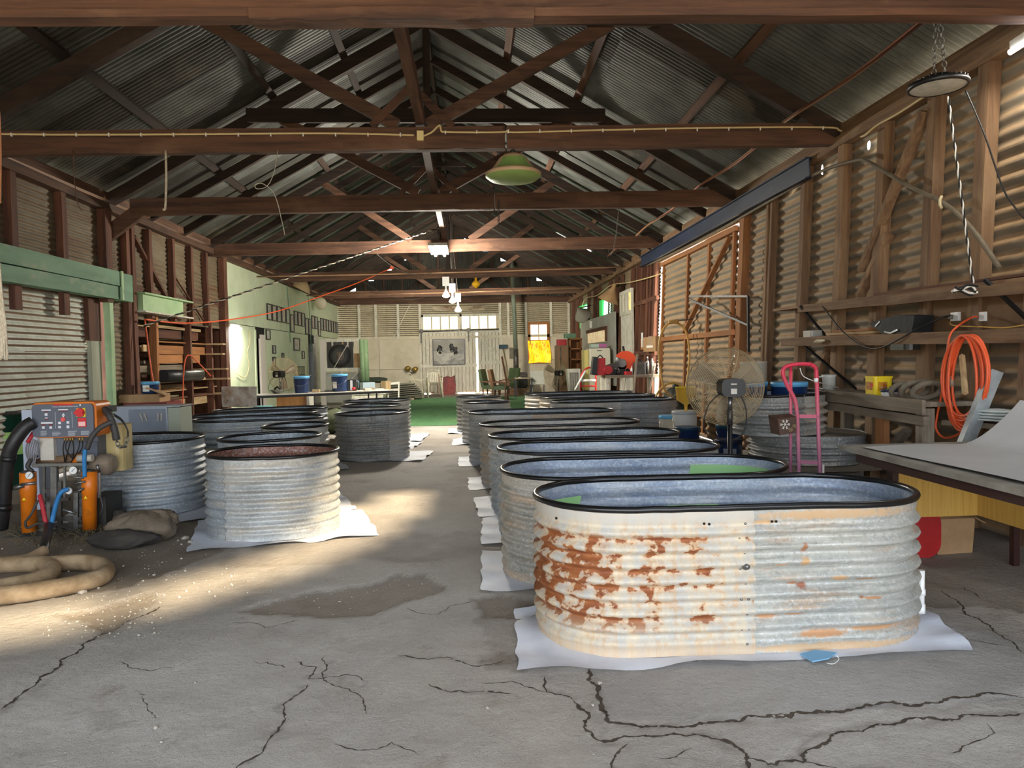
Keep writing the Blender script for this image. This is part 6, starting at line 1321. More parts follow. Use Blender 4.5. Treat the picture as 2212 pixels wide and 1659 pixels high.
fn = thing('yellow_funnel', 'yellow plastic funnel standing on the white bucket behind the fan', 'funnel', (2.93,9.75,.62)); MB().lathe([(.02,.01),(.022,.08),(.035,.10),(.125,.16),(.14,.33),(.145,.335),(.13,.33),(.11,.17),(.02,.10)], (2.95,9.75,.62), 28, cap=False).build('cone', M('amber_plastic', (226,176,60), rough=.4), fn); MB().tube([(2.95+.14*math.cos(q), 9.75+.14*math.sin(q), .955) for q in np.linspace(0,2*PI,25)[:-1]], .006, 6, True).build('rim', YELLOW, fn)
dg = thing('dark_bag', 'dark green rubbish bag slumped by the sliding door', 'bag', (3.45,12.3,0)); random.seed(9); MB().blob((3.60,12.6,.40), (.20,.5,.42), 20, 12, .07).build('bag_body', M('dark_green_bag', (44,52,38), (34,38,28), 4, rough=.5, bump=.02, bscale=7), dg); MB().blob((3.60,12.5,.84), (.06,.06,.08), 10, 6, .1).build('bag_neck', bpy.data.materials['dark_green_bag'], dg)
bs2 = thing('low_bench', 'short grey bench against the wall behind the stacked tanks', 'bench', (3.6,8.8,0)); MB().box(3.3,3.84,8.35,9.35,.755,.795).build('bench_top', WG['y'], bs2)
for x_ in (3.34,3.8):
    for y_ in (8.4,9.3): MB().beam((x_,y_,0),(x_,y_,.76), .07, .07, (0,1,0)).build('leg', WG['z'], bs2)
# bucket group on top of the tank stack
tz2 = 1.005
bucket('white bucket of wire and offcuts on the bench behind the fan', (3.50, 8.75, .80), .16, .50, WHITED, None, taper=.9, handle=False)
for k, (x_, y_, lab, w) in enumerate(((3.07,6.80,'navy tub with sky blue lid sitting in the top of the tank stack',0), (2.76,7.0,'navy tub partly hidden behind the fan guard on the tank stack',1))):
    t = bucket(lab, (x_, y_, .90), .165, .20, BLUEP, BLUEL, taper=.96, handle=False, name='paint_tub'); MB().text('Crommelin', (0,0,0), (1,0,0), (0,1,0), .058, wrap=((x_, y_, .955), .1655, -PI/2-.55)).build('lettering', WHITE, t)
jg = thing('measuring_jug', 'translucent grey jug at the end of the workbench', 'jug', (3.62,7.1,1.01)); MB().lathe([(.06,0),(.065,.13),(.075,.16)], (3.62,7.1,1.012), 18).build('jug_body', M('jug_plastic', (190,190,184), rough=.3), jg); MB().tube(catmull([(3.56,7.1,1.15),(3.50,7.1,1.14),(3.50,7.1,1.05),(3.55,7.1,1.03)],5), .008, 6).build('jug_handle', bpy.data.materials['jug_plastic'], jg)
cable('white_string', 'thin white cord trailing off the hand truck to the workbench', 'cord', [hp(1728,795), hp(1735,812), hp(1755,822), hp(1790,832,.6), hp(1812,838,.9)], .004, WHITE)
wfh = thing('white_rail_frame', 'white bent-tube frame with panel behind the stacked tanks', 'frame', (3.75,8.4,0)); MB().tube(catmull([(3.35,8.35,.62),(3.65,8.35,.64),(3.82,8.35,.60),(3.86,8.35,.45),(3.86,8.35,.02)], 6), .018, 10).build('tube', WHITED, wfh); MB().box(3.38,3.66,8.34,8.36,.36,.60).build('panel', M('pale_blue_panel', (196,210,220), rough=.5), wfh); MB().tube([(3.36,8.35,.62),(3.36,8.35,.02)], .018, 10).build('tube', WHITED, wfh)
# looped garden hose on the sliding door
gh = thing('garden_hose', 'looped yellow-tan hose hanging at the far edge of the sliding door', 'hose', onx(1455,700,3.72)); YH = 12.35
MB().tube(catmull([at(x_, y_, YH) for x_, y_ in ((1408,915),(1412,880),(1420,850),(1437,832),(1455,827),(1470,833),(1474,845),(1466,857),(1450,856),(1435,840),(1427,805),(1423,765),(1427,725),(1440,702),(1455,697),(1470,702),(1483,720),(1489,760),(1487,800),(1481,840),(1473,880),(1462,915),(1456,935))], 6), .019, 8).build('hose_run', M('tan_hose', (220,176,96), (206,160,84), 4, rough=.45), gh)
MB().cyl(at(1444,696,YH), at(1466,694,YH), .035, 12).build('hook', M('ochre_hook', (190,150,90), rough=.5), gh); MB().beam(at(1455,693,YH), (3.88,YH,at(1455,693,YH).z+.02), .02, .02).build('bracket', STEELD, gh)
# ================================================================ far end, left part
# row of framed pictures on the mint wall
PG = [M('picture_grey_%d' % k, a, b, 9, rough=.3) for k, (a, b) in enumerate((((190,200,194),(136,144,140)), ((206,206,196),(150,142,130)), ((172,178,174),(110,112,110)), ((196,200,196),(170,120,110))))]
fx = [577+7.857*k for k in range(21)]
y_edges = [onx(577,670,XL).y]
def frame_on_wall(name, label, y0, y1, z0, z1, k, group=None, deep=.03):
    t = thing(name, label, 'picture', (XL, (y0+y1)/2, z0), group)
    for a, b, c, d in ((y0,y0+.035,z0,z1),(y1-.035,y1,z0,z1),(y0+.035,y1-.035,z0,z0+.03),(y0+.035,y1-.035,z1-.03,z1)): MB().box(XL, XL+deep, a, b, c, d).build('frame', BLACK, t)
    MB().box(XL, XL+.012, y0+.03, y1-.03, z0+.025, z1-.025).build('mount', WHITED, t); MB().box(XL+.012, XL+.016, y0+.08, y1-.08, z0+.07, z1-.07).build('print', PG[k % 4], t); return t
Ya, Yb = 18.95, 29.0; n = 21
for k in range(n):
    a = Ya+(Yb-Ya)*k/n; b = Ya+(Yb-Ya)*(k+1)/n; drop = .22 if k in (5, 9, 10, 13) else 0
    frame_on_wall('framed_picture', ORD[k]+' black-framed picture from the left in the row on the mint wall', a+.03, b-.02, 2.50-drop, 2.93-drop*.6, k, 'picture row on the mint wall')
for k, (px, py, w, h, lab) in enumerate(((578,723,12,22,'small dark frame just above the dark doorway'), (640,744,17,27,'large landscape frame on the mint wall over the fan'), (591,755,9,18,'tall frame beside the white door leaf'), (591,781,8,20,'lower frame beside the white door leaf'), (610,768,6,11,'tiny mirror frame on the mint wall'), (654,767,7,17,'small upright frame right of the large landscape one'))):
    p = onx(px, py, XL); hw = w/2*p.y/1560*p.y/5.2*.9; hh = h/2*p.y/1560; frame_on_wall('wall_frame', lab, p.y-hw*.8, p.y+hw*.8, p.z-hh, p.z+hh, k)
cr = thing('wall_rack', 'wire rack with small bits on the mint wall above the fan', 'rack', onx(650,790,XL+.1)); p = onx(648,792,XL+.12)
for z in (0,.25): MB().beam((XL+.12,p.y-.6,p.z-z), (XL+.12,p.y+.6,p.z-z), .02, .02).build('rail', BLACK, cr)
for k in range(9): MB().cyl((XL+.12,p.y-.6+.15*k,p.z-.25), (XL+.12,p.y-.6+.15*k,p.z), .008, 6).build('wire', STEELD, cr)
MB().box(XL, XL+.25, p.y-.5, p.y+.9, p.z-.30, p.z-.27).build('tray', WHITED, cr)
for k, (px, py, m_) in enumerate(((655,615,0), (693,655,1))):
    p = onx(px, py, XL+.35); t = thing('wall_lamp', ('beige half-cone lampshade fixed at the top of the mint wall', 'round cream spotlight fixed high on the mint wall')[k], 'lamp', p)
    if k == 0: MB().lathe([(.30,-.16),(.22,-.02),(.10,.10),(.04,.13)], p, 20, RY(.5), cap=False).build('shade', M('beige_shade', (196,170,130), rough=.6), t)
    else: MB().lathe([(.0,.17),(.12,.15),(.2,.03),(.205,-.05),(.16,-.1),(0,-.11)], p, 20, RX(-1.2)@RY(.3)).build('shade', M('cream_shade', (206,196,170), rough=.6), t)
    MB().cyl((XL, p.y, p.z+.1), p+Vector((0,0,.08)), .015).build('arm', STEELD, t)
# grimy black door reveal lines: cables on the mint wall
for k, (px, y0, y1) in enumerate(((624,620,740), (669,632,760))): tag(MB().tube([onx(px-4,y0,XL+.012), onx(px+1,(y0+y1)/2,XL+.012), onx(px+3,y1,XL+.012)], .012, 5).build('wall_cable', GREEND), ('nearer' if k == 0 else 'farther')+' dark cable running down the mint wall over the pictures', 'cable')
# folding table with buckets
ft = thing('folding_table', 'long white folding table with dark edge behind the left tubs', 'table', at(680,848,14.2)); a, b = at(512,850,13.6), at(842,841,15.2); tz3 = .80
MB().beam((a.x,13.8,tz3-.02), (b.x,15.0,tz3-.02), .70, .035).build('table_top', WHITED, ft); d_ = Vector((b.x-a.x,1.2,0)).normalized(); nn = Vector((d_.y,-d_.x,0))
MB().beam(Vector((a.x,13.8,tz3-.035))+nn*.355, Vector((b.x,15.0,tz3-.035))+nn*.355, .01, .045).build('edge_strip', BLACK, ft)
for u in (.12, .88):
    for s_ in (-.28, .28): q = Vector((a.x,13.8,0)).lerp(Vector((b.x,15.0,0)), u)+nn*s_; MB().cyl((q.x,q.y,0), (q.x,q.y,tz3-.03), .016, 8).build('leg', STEELD, ft)
def on_t(px): u = (px-512)/(842-512); q = Vector((a.x,13.8,0)).lerp(Vector((b.x,15.0,0)), u); return Vector((q.x, q.y, tz3+.003))
bucket('navy bucket with sky blue lid at the middle of the folding table', on_t(641), .148, .30, BLUEP, BLUEL, taper=.86); bucket('navy bucket with paper label toward the right of the folding table', on_t(726), .155, .32, BLUEP, BLUEL, taper=.9, paper=(-.9,-.2,.2,.6))
pc = thing('paint_can', 'black and white paint can with a red cap on the folding table', 'can', on_t(753)); q = on_t(753); MB().rbox(q+Vector((0,0,.11)), (.2,.13,.22), .03).build('can_body', BLACK, pc); MB().box(q.x-.01, q.x+.035, q.y-.07, q.y-.064, q.z+.01, q.z+.21).build('white_band', WHITE, pc); MB().cyl(q+Vector((.06,-.07,.02)), q+Vector((.06,-.07,.07)), .035).build('red_cap', RED, pc); MB().tube(catmull([q+Vector((.1,0,.2)), q+Vector((.15,0,.17)), q+Vector((.14,0,.06))],5), .008, 6).build('handle', M('blue_handle', (130,160,190), rough=.4), pc)
bw = thing('steel_bowl', 'steel bowl with a dark lid at the left of the folding table', 'bowl', on_t(588)); q = on_t(588); MB().lathe([(.06,0),(.12,.05),(.14,.07),(.13,.07),(.05,.015)], q, 20, cap=False).build('bowl', STEEL, bw); MB().tube([q+Vector((-.05,0,.08)), q+Vector((0,0,.13)), q+Vector((.06,0,.09))], .02, 8).build('grip', BLACK, bw)
for k, (px, s_) in enumerate(((672,.05),(700,.03),(790,.04))): q = on_t(px); tag(MB().obox(q+Vector((0,.02,s_*.5)), (.14,.10,s_), RZ(.3*k)).build('small_part', (WP['x'],STEELD,WHITED)[k]), ('pale wood block beside the middle bucket', 'small metal parts near the table centre', 'white scrap at the right end of the folding table')[k], 'scrap')
cb2 = thing('wood_cabinet', 'brown woodgrain cabinet standing under the folding table', 'cabinet', at(632,865,14.9)); p, q = at(597,852,14.9), at(668,852,14.9); MB().box(p.x, q.x-.05, 14.9, 15.3, 0, .72).build('front', M('golden_woodgrain', (190,140,84), (166,116,64), 8, (1,1,.15), .5), cb2); MB().box(q.x-.05, q.x, 14.88, 15.3, 0, .74).build('edge_post', WHITED, cb2)
tag(MB().corr(at(480,879,10.75), (at(556,879,10.75)-at(480,879,10.75)), (0,0,.30), (0,-1,0), .6, .02, 8).build('rusty_sheet', M('rust_flaked_sheet', (150,116,88), (196,186,170), 6, rough=.7, c3=(96,64,46), s3=5)), 'rust-flaked metal sheet standing behind the left tubs', 'sheet')
bucket('container with turquoise lid among the back left tubs', (at(568,872,12.2).x, 12.2, .0), .15, .66, WHITED, M('turquoise_lid', (110,200,206), rough=.4), taper=.95, handle=False)
tp = thing('tarp_heap', 'dark green and black tarpaulin heap right of the left tubs', 'tarpaulin', at(715,890,14)); random.seed(21); q = at(712,888,14.3); MB().blob((q.x, q.y, .22), (.55,.35,.26), 20, 10, .12).build('tarp_body', M('olive_tarp', (96,102,76), (70,74,56), 3, rough=.8, bump=.02, bscale=6), tp); MB().blob((q.x+.45, q.y-.2, .14), (.28,.2,.14), 14, 8, .12).build('black_corner', BLACK, tp)
# white bench with clutter
wbk = thing('white_bench', 'small flaking white bench cluttered with offcuts by the turf', 'bench', at(800,860,16.5)); p, q = at(764,845,16.6), at(836,845,16.6); zt3 = at(800,846,16.4).z
MB().box(p.x, q.x, 16.3, 16.9, zt3-.06, zt3).build('bench_top', WHITEW, wbk); MB().box(p.x+.03, q.x-.08, 16.32, 16.34, zt3-.2, zt3-.06).build('apron', WHITEW, wbk)
for x_ in (p.x+.03, q.x-.09):
    for y_ in (16.34, 16.86): MB().beam((x_,y_,0), (x_,y_,zt3-.05), .06, .06, (0,1,0)).build('leg', WHITEW, wbk)
for k, (dx, w_, h_, m_, lab) in enumerate(((.15,.25,.03,WP['x'],'pale offcuts at the left of the white bench'), (.38,.16,.08,CARD,'torn cardboard piece on the white bench'), (.58,.2,.06,PAPER,'white carton on the white bench'), (.30,.3,.20,M('clear_tub', (170,190,200), rough=.3),'clear plastic tub at the back of the white bench'), (.72,.16,.22,WP['z'],'plywood box at the right end of the white bench'))):
    tag(MB().obox((p.x+dx, 16.5+(.2 if k > 2 else 0), zt3+h_/2+.003), (w_,.16,h_), RZ(.2*k)).build('bench_item', m_), lab, 'scrap')
cr2 = thing('white_crate_chair', 'small cream wooden chair back beside the white bench', 'chair', at(845,850,16.5)); q = at(846,858,16.8)
for dx in (-.1, .14): MB().beam((q.x+dx, 16.8, 0), (q.x+dx+.03, 16.85, zt3+.2), .035, .035, (0,1,0)).build('back_post', WHITED, cr2)
for z in (.35, zt3, zt3+.15): MB().beam((q.x-.1,16.82,z), (q.x+.16,16.84,z+.02), .03, .05).build('slat', WHITED, cr2)
MB().box(q.x-.1, q.x+.15, 16.5, 16.82, .42, .45).build('seat', WHITED, cr2)
for dx in (-.08, .12): MB().beam((q.x+dx,16.52,0),(q.x+dx,16.52,.42), .035, .035, (0,1,0)).build('leg', WHITED, cr2)
# display frame with the wheel print
yd = 23.0; df = thing('display_frame', 'tall white frame stand holding a large black wheel picture', 'display', at(740,850,yd)); p, q = at(690,730,yd), at(783,730,yd)
zt4, zb4 = at(740,733,yd).z, at(740,798,yd).z
MB().box(p.x, p.x+.16, yd, yd+.1, 0, zt4).build('post', M('pinkish_white', (214,206,196), rough=.5), df); MB().box(q.x-.08, q.x, yd, yd+.1, 0, zt4).build('post', WHITEW, df)
for z in (zt4-.08, zb4-.05): MB().box(p.x+.16, q.x-.08, yd, yd+.08, z, z+.1).build('rail', WHITEW, df)
MB().box(p.x+.16, p.x+.36, yd+.03, yd+.06, zb4, zt4).build('backing', WHITEW, df)
xa_, xb_ = at(706,760,yd).x, at(763,760,yd).x; MB().box(xa_, xb_, yd+.01, yd+.03, zb4+.04, zt4-.02).build('picture_board', M('picture_dark', (62,58,54), (40,38,36), 2, rough=.5), df)
wc_ = Vector(((xa_+xb_)/2-.02, yd+.008, (zt4+zb4)/2-.05)); rw = (zt4-zb4)*.40
for k in range(5): xx = xa_+.15+k*.16; MB().box(xx, xx+.05, yd+.004, yd+.012, zt4-.25, zt4-.04).build('picture_band', (WHITED,STEELD,CARD,WHITED,STEELD)[k], df)
MB().lathe([(rw*.62,0),(rw,.0),(rw,.006),(rw*.62,.006)], wc_, 40, RX(PI/2), cap=False).build('tyre_print', M('tyre_black', (30,29,28), (44,42,40), 12, rough=.7), df); MB().tube([wc_+Vector((rw*.98*math.cos(u),-.004,rw*.98*math.sin(u))) for u in np.linspace(0,2*PI,41)[:-1]], .02, 5, True).build('tyre_edge', M('tyre_grey', (76,72,68), rough=.8), df)
MB().lathe([(0,.004),(rw*.36,.004),(rw*.36,.010),(0,.010)], wc_, 30, RX(PI/2)).build('hub_print', M('hub_tan', (140,120,104), (90,80,72), 14, rough=.7), df)
for k in range(10): u = 2*PI*k/10; MB().cyl(wc_+Vector((rw*.24*math.cos(u),-.010,rw*.24*math.sin(u))), wc_+Vector((rw*.24*math.cos(u),-.014,rw*.24*math.sin(u))), rw*.045, 8).build('hub_hole', BLACK, df)
MB().beam(wc_+Vector((-rw*.45,-.02,-rw*.95)), wc_+Vector((rw*.75,-.02,rw*1.05)), .02, .05, (0,1,0)).build('diagonal_bar', WHITED, df); MB().box(xb_+.01, q.x-.09, yd+.02, yd+.05, zb4+.05, zt4-.45).build('card_panel', CARD, df)
MB().box(p.x+.16, q.x-.08, yd+.12, yd+.16, .1, zb4-.1).build('slatted_base', GREYP, df)
for s_ in (p.x+.6, q.x-.12): MB().beam((s_, yd+.05, zb4-.05), (s_-.25 if s_ > p.x+1 else s_+.2, yd+.05, zb4-.3), .04, .06, (0,1,0)).build('brace', WHITEW, df)
for k, px in enumerate((784, 791)): p_ = at(px, 765, 22.6); tag(MB().cyl((p_.x,22.6,.75), (p_.x-.03,22.6,at(px,733,22.6).z), .085, 16).build('green_tube', GREENP), ('left' if k == 0 else 'right')+' upright pale green tube strapped beside the wheel picture', 'tube')
bn = thing('green_bin', 'dark green bin holding the upright pale green tubes', 'bin', (at(787,800,22.6).x, 22.6, 0)); MB().lathe([(.17,0),(.20,.74),(.215,.76),(.20,.76),(.18,.70)], (at(787,800,22.6).x-.01, 22.6, .012), 20, cap=False).build('bin_body', M('bin_green', (52,78,60), rough=.5), bn); MB().lathe([(0,.70),(.185,.70)], (at(787,800,22.6).x-.01, 22.6, .012), 20, cap=False).build('bin_fill', DARK, bn)
# stack of corrugated sheets, chairs, red bag
for k in range(7):
    a = at(822,855,25.2); tag(MB().corr((a.x, 25.0, .10+.075*k), (1.45-.05*k, .15, .08-.012*k), (0,.8,0), (0,0,1), .19, .022, 6).build('stacked_sheet', M('stack_grey', (150,152,138), (122,124,110), 3, rough=.6) if k == 0 else bpy.data.materials['stack_grey']), ORD[k]+' grey corrugated sheet from the bottom of the far stack', 'sheet', 'stack of corrugated sheets')
st = thing('sheet_trestle', 'low grey trestle under the far stack of corrugated sheets', 'trestle', (at(822,855,25.2).x+.9, 25.4, 0))
for dx in (.2, 1.1): MB().beam((at(822,855,25.2).x+dx, 25.05, .04), (at(822,855,25.2).x+dx, 25.85, .04), .12, .08).build('bearer', WG['y'], st)
tag(MB().blob((at(800,838,25.6).x+.1, 25.5, .72), (.55,.35,.10), 16, 8, .2).build('dark_cloth', M('dark_green_cloth', (52,60,48), rough=.9)), 'dark green cloth heaped over the stacked sheets', 'cloth')
gl = thing('gold_lamp', 'pair of small brass lamps on a stand against the far panel', 'lamp', at(888,812,YB-.3)); 
for px, py in ((881,797),(897,799)): q = at(px,py,YB-.3); MB().lathe([(.05,-.08),(.11,-.02),(.12,.06),(.06,.12),(0,.13)], q, 14).build('lamp_head', BRASS, gl)
q0 = at(889,805,YB-.3); MB().tube(catmull([at(881,800,YB-.3), q0, at(897,802,YB-.3)], 4), .015, 6).build('arm', STEELD, gl); MB().cyl(q0, (q0.x, q0.y, 0.02), .02, 8).build('stem', STEELD, gl); MB().lathe([(.14,0),(.14,.02),(.02,.04)], (q0.x,q0.y,.0), 14).build('foot', STEELD, gl)
def plastic_chair(mat):
    t = thing('plastic_chair', 'x', 'chair', (0,0,0), 'garden chairs by the white doors')
    rows = [[Vector((x_, y_, .43+.012*math.cos(x_*5)-.02*(y_+.2))) for x_ in np.linspace(-.22,.22,8)] for y_ in np.linspace(-.22,.2,7)]; MB().grid(rows).build('seat', mat, t)
    for k in range(5):
        x_ = -.13+.065*k; MB().beam((x_,.21,.44), (x_*.95,.32,.80), .04, .014, (0,1,0)).build('back_slat', mat, t)
    pts = [(-.24,.20,.43),(-.235,.30,.70),(-.2,.335,.83),(-.1,.345,.875),(.1,.345,.875),(.2,.335,.83),(.235,.30,.70),(.24,.20,.43)]; MB().tube(catmull(pts,5), .022, 8).build('back_frame', mat, t)
    for s_ in (-1, 1):
        MB().tube(catmull([(s_*.25,-.2,.42),(s_*.27,-.21,.58),(s_*.28,-.1,.64),(s_*.27,.15,.64),(s_*.24,.28,.62)],5), .022, 8).build('armrest', mat, t)
        MB().tube([(s_*.22,-.2,.43),(s_*.27,-.26,0)], [.028,.02], 8).build('leg', mat, t); MB().tube([(s_*.21,.2,.43),(s_*.26,.29,0)], [.028,.02], 8).build('leg', mat, t)
    return t
PCM = M('weathered_plastic', (214,208,186), (196,190,166), 4, rough=.5); pch = plastic_chair(PCM); b_ = fl(942,856); b_ = Vector((b_.x, 26.6, .012))
pch['label'] = 'lower cream plastic chair of the stack by the white doors'; place(pch, b_, .15); dup(pch, b_+Vector((0,-.02,.11)), .15, 'upper cream plastic chair of the stack by the white doors'); dup(pch, Vector((fl(928,856).x-.35, 26.75, .012)), 1.3, 'single grey plastic chair turned sideways left of the stacked chairs')
rbg = thing('red_bag', 'wrinkled dark red bag leaning on the white doors', 'bag', at(972,853,28.6)); q = at(970,850,28.6); random.seed(4); MB().prism([Vector((q.x+x_, 28.5, z_)) for x_, z_ in ((-.22,.0),(.24,.0),(.27,.35),(.22,.66),(.26,.74),(.1,.66),(-.05,.70),(-.24,.66),(-.22,.3))], (0,.35,.03)).build('bag_body', M('dark_red_bag', (150,50,46), (110,34,34), 5, rough=.5, bump=.02, bscale=8), rbg); MB().obox((q.x+.04, 28.62, .66), (.40,.10,.05), RY(.12)).build('bag_fold', bpy.data.materials['dark_red_bag'], rbg)
tag(MB().beam((q.x-.34,28.6,.0), (q.x-.44,28.95,.85), .12, .05, (0,1,0)).build('grey_board', M('pinkish_board', (190,160,146), rough=.7)), 'narrow pinkish board leaning beside the red bag', 'board')
# black and white action picture on the door
pf = thing('door_picture', 'large black and white dirt-track picture hung on the white doors', 'picture', at(970,762,YB-.1)); a, b = at(936,735,YB-.1), at(1003,786,YB-.1)
def trackpic():
    m, nt, bb = new_mat('dirt_track_print'); v = coords(nt, (.5,1,1.6), False); c = mixc(nt, ramp(nt, noise(nt, v, 2.2, 6, .6, .8), .38, .62), S(70,66,60), S(166,160,146)); tc = nd(nt, 'ShaderNodeTexCoord'); sx = nd(nt, 'ShaderNodeSeparateXYZ'); nt.links.new(tc.outputs['Object'], sx.inputs[0])
    nt.links.new(c, bb.inputs['Base Color']); bb.inputs['Roughness'].default_value = .4; return m
MB().box(a.x, b.x, YB-.12, YB-.10, b.z, a.z).build('print', trackpic(), pf); MB().box(a.x, b.x, YB-.123, YB-.12, b.z+(a.z-b.z)*.62, a.z-.03).build('sky_area', M('print_sky', (140,136,124), (120,114,104), 2, rough=.5), pf)
for k, (px, py, s_) in enumerate(((950,755,.11),(976,750,.09),(984,757,.09))):
    q = at(px, py, YB-.13); MB().blob(q, (s_*.9,.012,s_*1.5), 10, 6, .3).build('rider_figure', M('print_dark', (46,44,42), rough=.6) if k == 0 else bpy.data.materials['print_dark'], pf); MB().tube([q+Vector((s_*.8*math.cos(u), -.01, -s_*1.3+s_*.8*math.sin(u))) for u in np.linspace(0,2*PI,17)[:-1]], .012, 5, True).build('wheel_print', bpy.data.materials['print_dark'] if k else PAPER, pf)
for x0_, x1_, z0_, z1_ in ((a.x-.04,a.x,b.z-.04,a.z+.04),(b.x,b.x+.04,b.z-.04,a.z+.04),(a.x,b.x,b.z-.04,b.z),(a.x,b.x,a.z,a.z+.04)): MB().box(x0_, x1_, YB-.13, YB-.09, z0_, z1_).build('frame', BLACK, pf)
# orange flag over the window
def flagm():
    m, nt, bb = new_mat('backlit_orange_cloth'); v = coords(nt, (1,1,1), False); c = mixc(nt, ramp(nt, noise(nt, coords(nt, (3,1,1.2), False), 5, 4, .5, 1.0), .52, .58), S(246,176,16), S(226,120,10)); c = mixc(nt, ramp(nt, noise(nt, v, 1.8, 3), .5, .7, 0, .8), c, S(255,214,40))
    nt.links.new(c, bb.inputs['Base Color']); nt.links.new(c, bb.inputs['Emission Color']); bb.inputs['Emission Strength'].default_value = .75; return m
rows = [[Vector((WX0-.02+(WX1-WX0+.06)*u+.02*math.sin(v*5), YB-.075-.02*math.sin(u*14+v*3), WZ0-.05+(zm-WZ0+.05)*v+(.03*math.sin(u*PI) if v == 0 else 0))) for u in np.linspace(0,1,22)] for v in np.linspace(0,1,10)]
tag(MB().grid(rows).build('orange_flag', flagm()), 'bright orange printed cloth pinned over the lower half of the far window', 'cloth')
# ================================================================ far end, right part
sv = thing('wood_stove', 'black wood stove on brick hearth near the far window', 'stove', at(1121,845,27.6)); ys = 27.4; a, b = at(1102,805,ys), at(1140,838,ys)
MB().rbox(((a.x+b.x)/2, ys+.25, (a.z+b.z)/2), (b.x-a.x, a.z-b.z, .5), .07, RX(PI/2)).build('firebox', M('stove_black', (52,48,44), (66,60,54), 5, rough=.6), sv); MB().rbox(((a.x+b.x)/2, ys-.005, (a.z+b.z)/2+.05), ((b.x-a.x)*.7, (a.z-b.z)*.5, .03), .04, RX(PI/2)).build('door', STEELD, sv)
fx0 = at(1115,800,ys+.25).x; flz = at(1115,798,ys).z; MB().cyl((fx0,ys+.25,a.z-.05), (fx0,ys+.25,1.75), .10, 16).build('flue', STEELD, sv); MB().cyl((fx0,ys+.25,1.70), (fx0-.1,ys+.25,roofz(fx0)-.02), .085, 16).build('upper_flue', M('green_grey_flue', (120,128,112), (100,108,94), 3, rough=.6), sv)
hz = thing('brick_hearth', 'low hearth of pale bricks under the wood stove', 'hearth', ((a.x+b.x)/2, ys+.2, 0)); BRK = M('pale_brick', (176,140,104), (154,118,84), 9, rough=.85, vary=.12); bp_ = None; hx0, hx1, hzz = a.x-.06, b.x+.06, b.z
nr = max(3, int(hzz/.09)); nb = int((hx1-hx0)/.2)
MB().box(hx0+.02, hx1-.02, ys-.03, ys+.55, 0, hzz-.005).build('mortar_core', GREYP, hz)
for r_ in range(nr):
    for k in range(nb+1):
        x_ = hx0+(k-.5*(r_ % 2))*.2; xa2, xb2 = max(x_, hx0), min(x_+.19, hx1)
        if xb2-xa2 < .04: continue
        MB().box(xa2, xb2, ys-.05, ys+.03, hzz*r_/nr+.004, hzz*(r_+1)/nr-.006).build('brick', BRK, hz)
ct2 = thing('side_table', 'small dark square table in front of the wood stove', 'table', at(1128,850,25.6)); p, q = at(1112,816,25.4), at(1150,816,25.4)
MB().box(p.x, q.x, 25.3, 25.8, p.z-.04, p.z).build('table_top', WG['x'], ct2)
for x_ in (p.x+.03, q.x-.03):
    for y_ in (25.33, 25.77): MB().beam((x_,y_,0),(x_,y_,p.z-.04), .045, .045, (0,1,0)).build('leg', BLACK, ct2)
tag(MB().lathe([(.05,0),(.06,.02),(.0,.025)], ((p.x*.7+q.x*.3), 25.5, p.z+.002), 14).build('small_dish', WHITE), 'small white dish on the dark table by the stove', 'dish')
def soft_chair(px, Y, label, back_m, seat_m, rz):
    p = fl(px, 850); p = Vector(((px-1015)/1560*Y, Y, .005)); t = thing('padded_chair', label, 'chair', p, 'padded chairs by the stove'); m = RZ(rz)
    def L_(x_, y_, z_): return p+m@Vector((x_, y_, z_))
    MB().rbox(L_(0,0,.42), (.52,.5,.12), .06, m).build('seat', seat_m, t); MB().obox(L_(0,.28,.72), (.5,.1,.62), m@RX(-.2)).build('backrest', back_m, t)
    for sx_ in (-.22,.22):
        for sy_ in (-.2,.22): MB().beam(L_(sx_,sy_,0), L_(sx_,sy_,.40), .05, .05, (0,1,0)).build('leg', WB['z'], t)
        MB().beam(L_(sx_*1.15,-.2,.58), L_(sx_*1.15,.26,.62), .05, .035).build('armrest', WB['x'], t); MB().beam(L_(sx_*1.15,-.2,.36), L_(sx_*1.15,-.2,.58), .045, .045, (0,1,0)).build('arm_post', WB['z'], t)
GV = M('green_vinyl', (66,82,52), (54,66,44), 4, rough=.5); BV = M('brown_vinyl', (112,76,44), (94,62,36), 4, rough=.5)
soft_chair(1060, 24.6, 'green vinyl armchair with its back to the white doors', GV, GV, 1.2); soft_chair(1080, 23.8, 'brown-backed armchair nearest the white doors', BV, GV, 1.35); soft_chair(1097, 26.2, 'dark green armchair beside the stove hearth', GV, GV, -.9)
gc = thing('grey_chair', 'pale grey moulded chair right of the wood stove', 'chair', at(1163,848,25.2)); p = Vector((at(1163,848,25.2).x, 25.2, 0))
rows = [[p+Vector((x_, .25+.03*math.cos(x_*6)+.10*v, .45+.47*v)) for x_ in np.linspace(-.25,.25,8)] for v in np.linspace(0,1,6)]; MB().grid(rows).build('backrest', GREYP, gc); rows = [[p+Vector((x_, -.2+.45*v, .44+.01*math.cos(x_*6))) for x_ in np.linspace(-.25,.25,8)] for v in np.linspace(0,1,5)]; MB().grid(rows).build('seat', GREYP, gc)
for sx_ in (-.2,.2):
    for sy_ in (-.17,.22): MB().cyl(p+Vector((sx_*1.1,sy_*1.1,0)), p+Vector((sx_,sy_,.44)), .014, 8).build('leg', STEEL, gc)
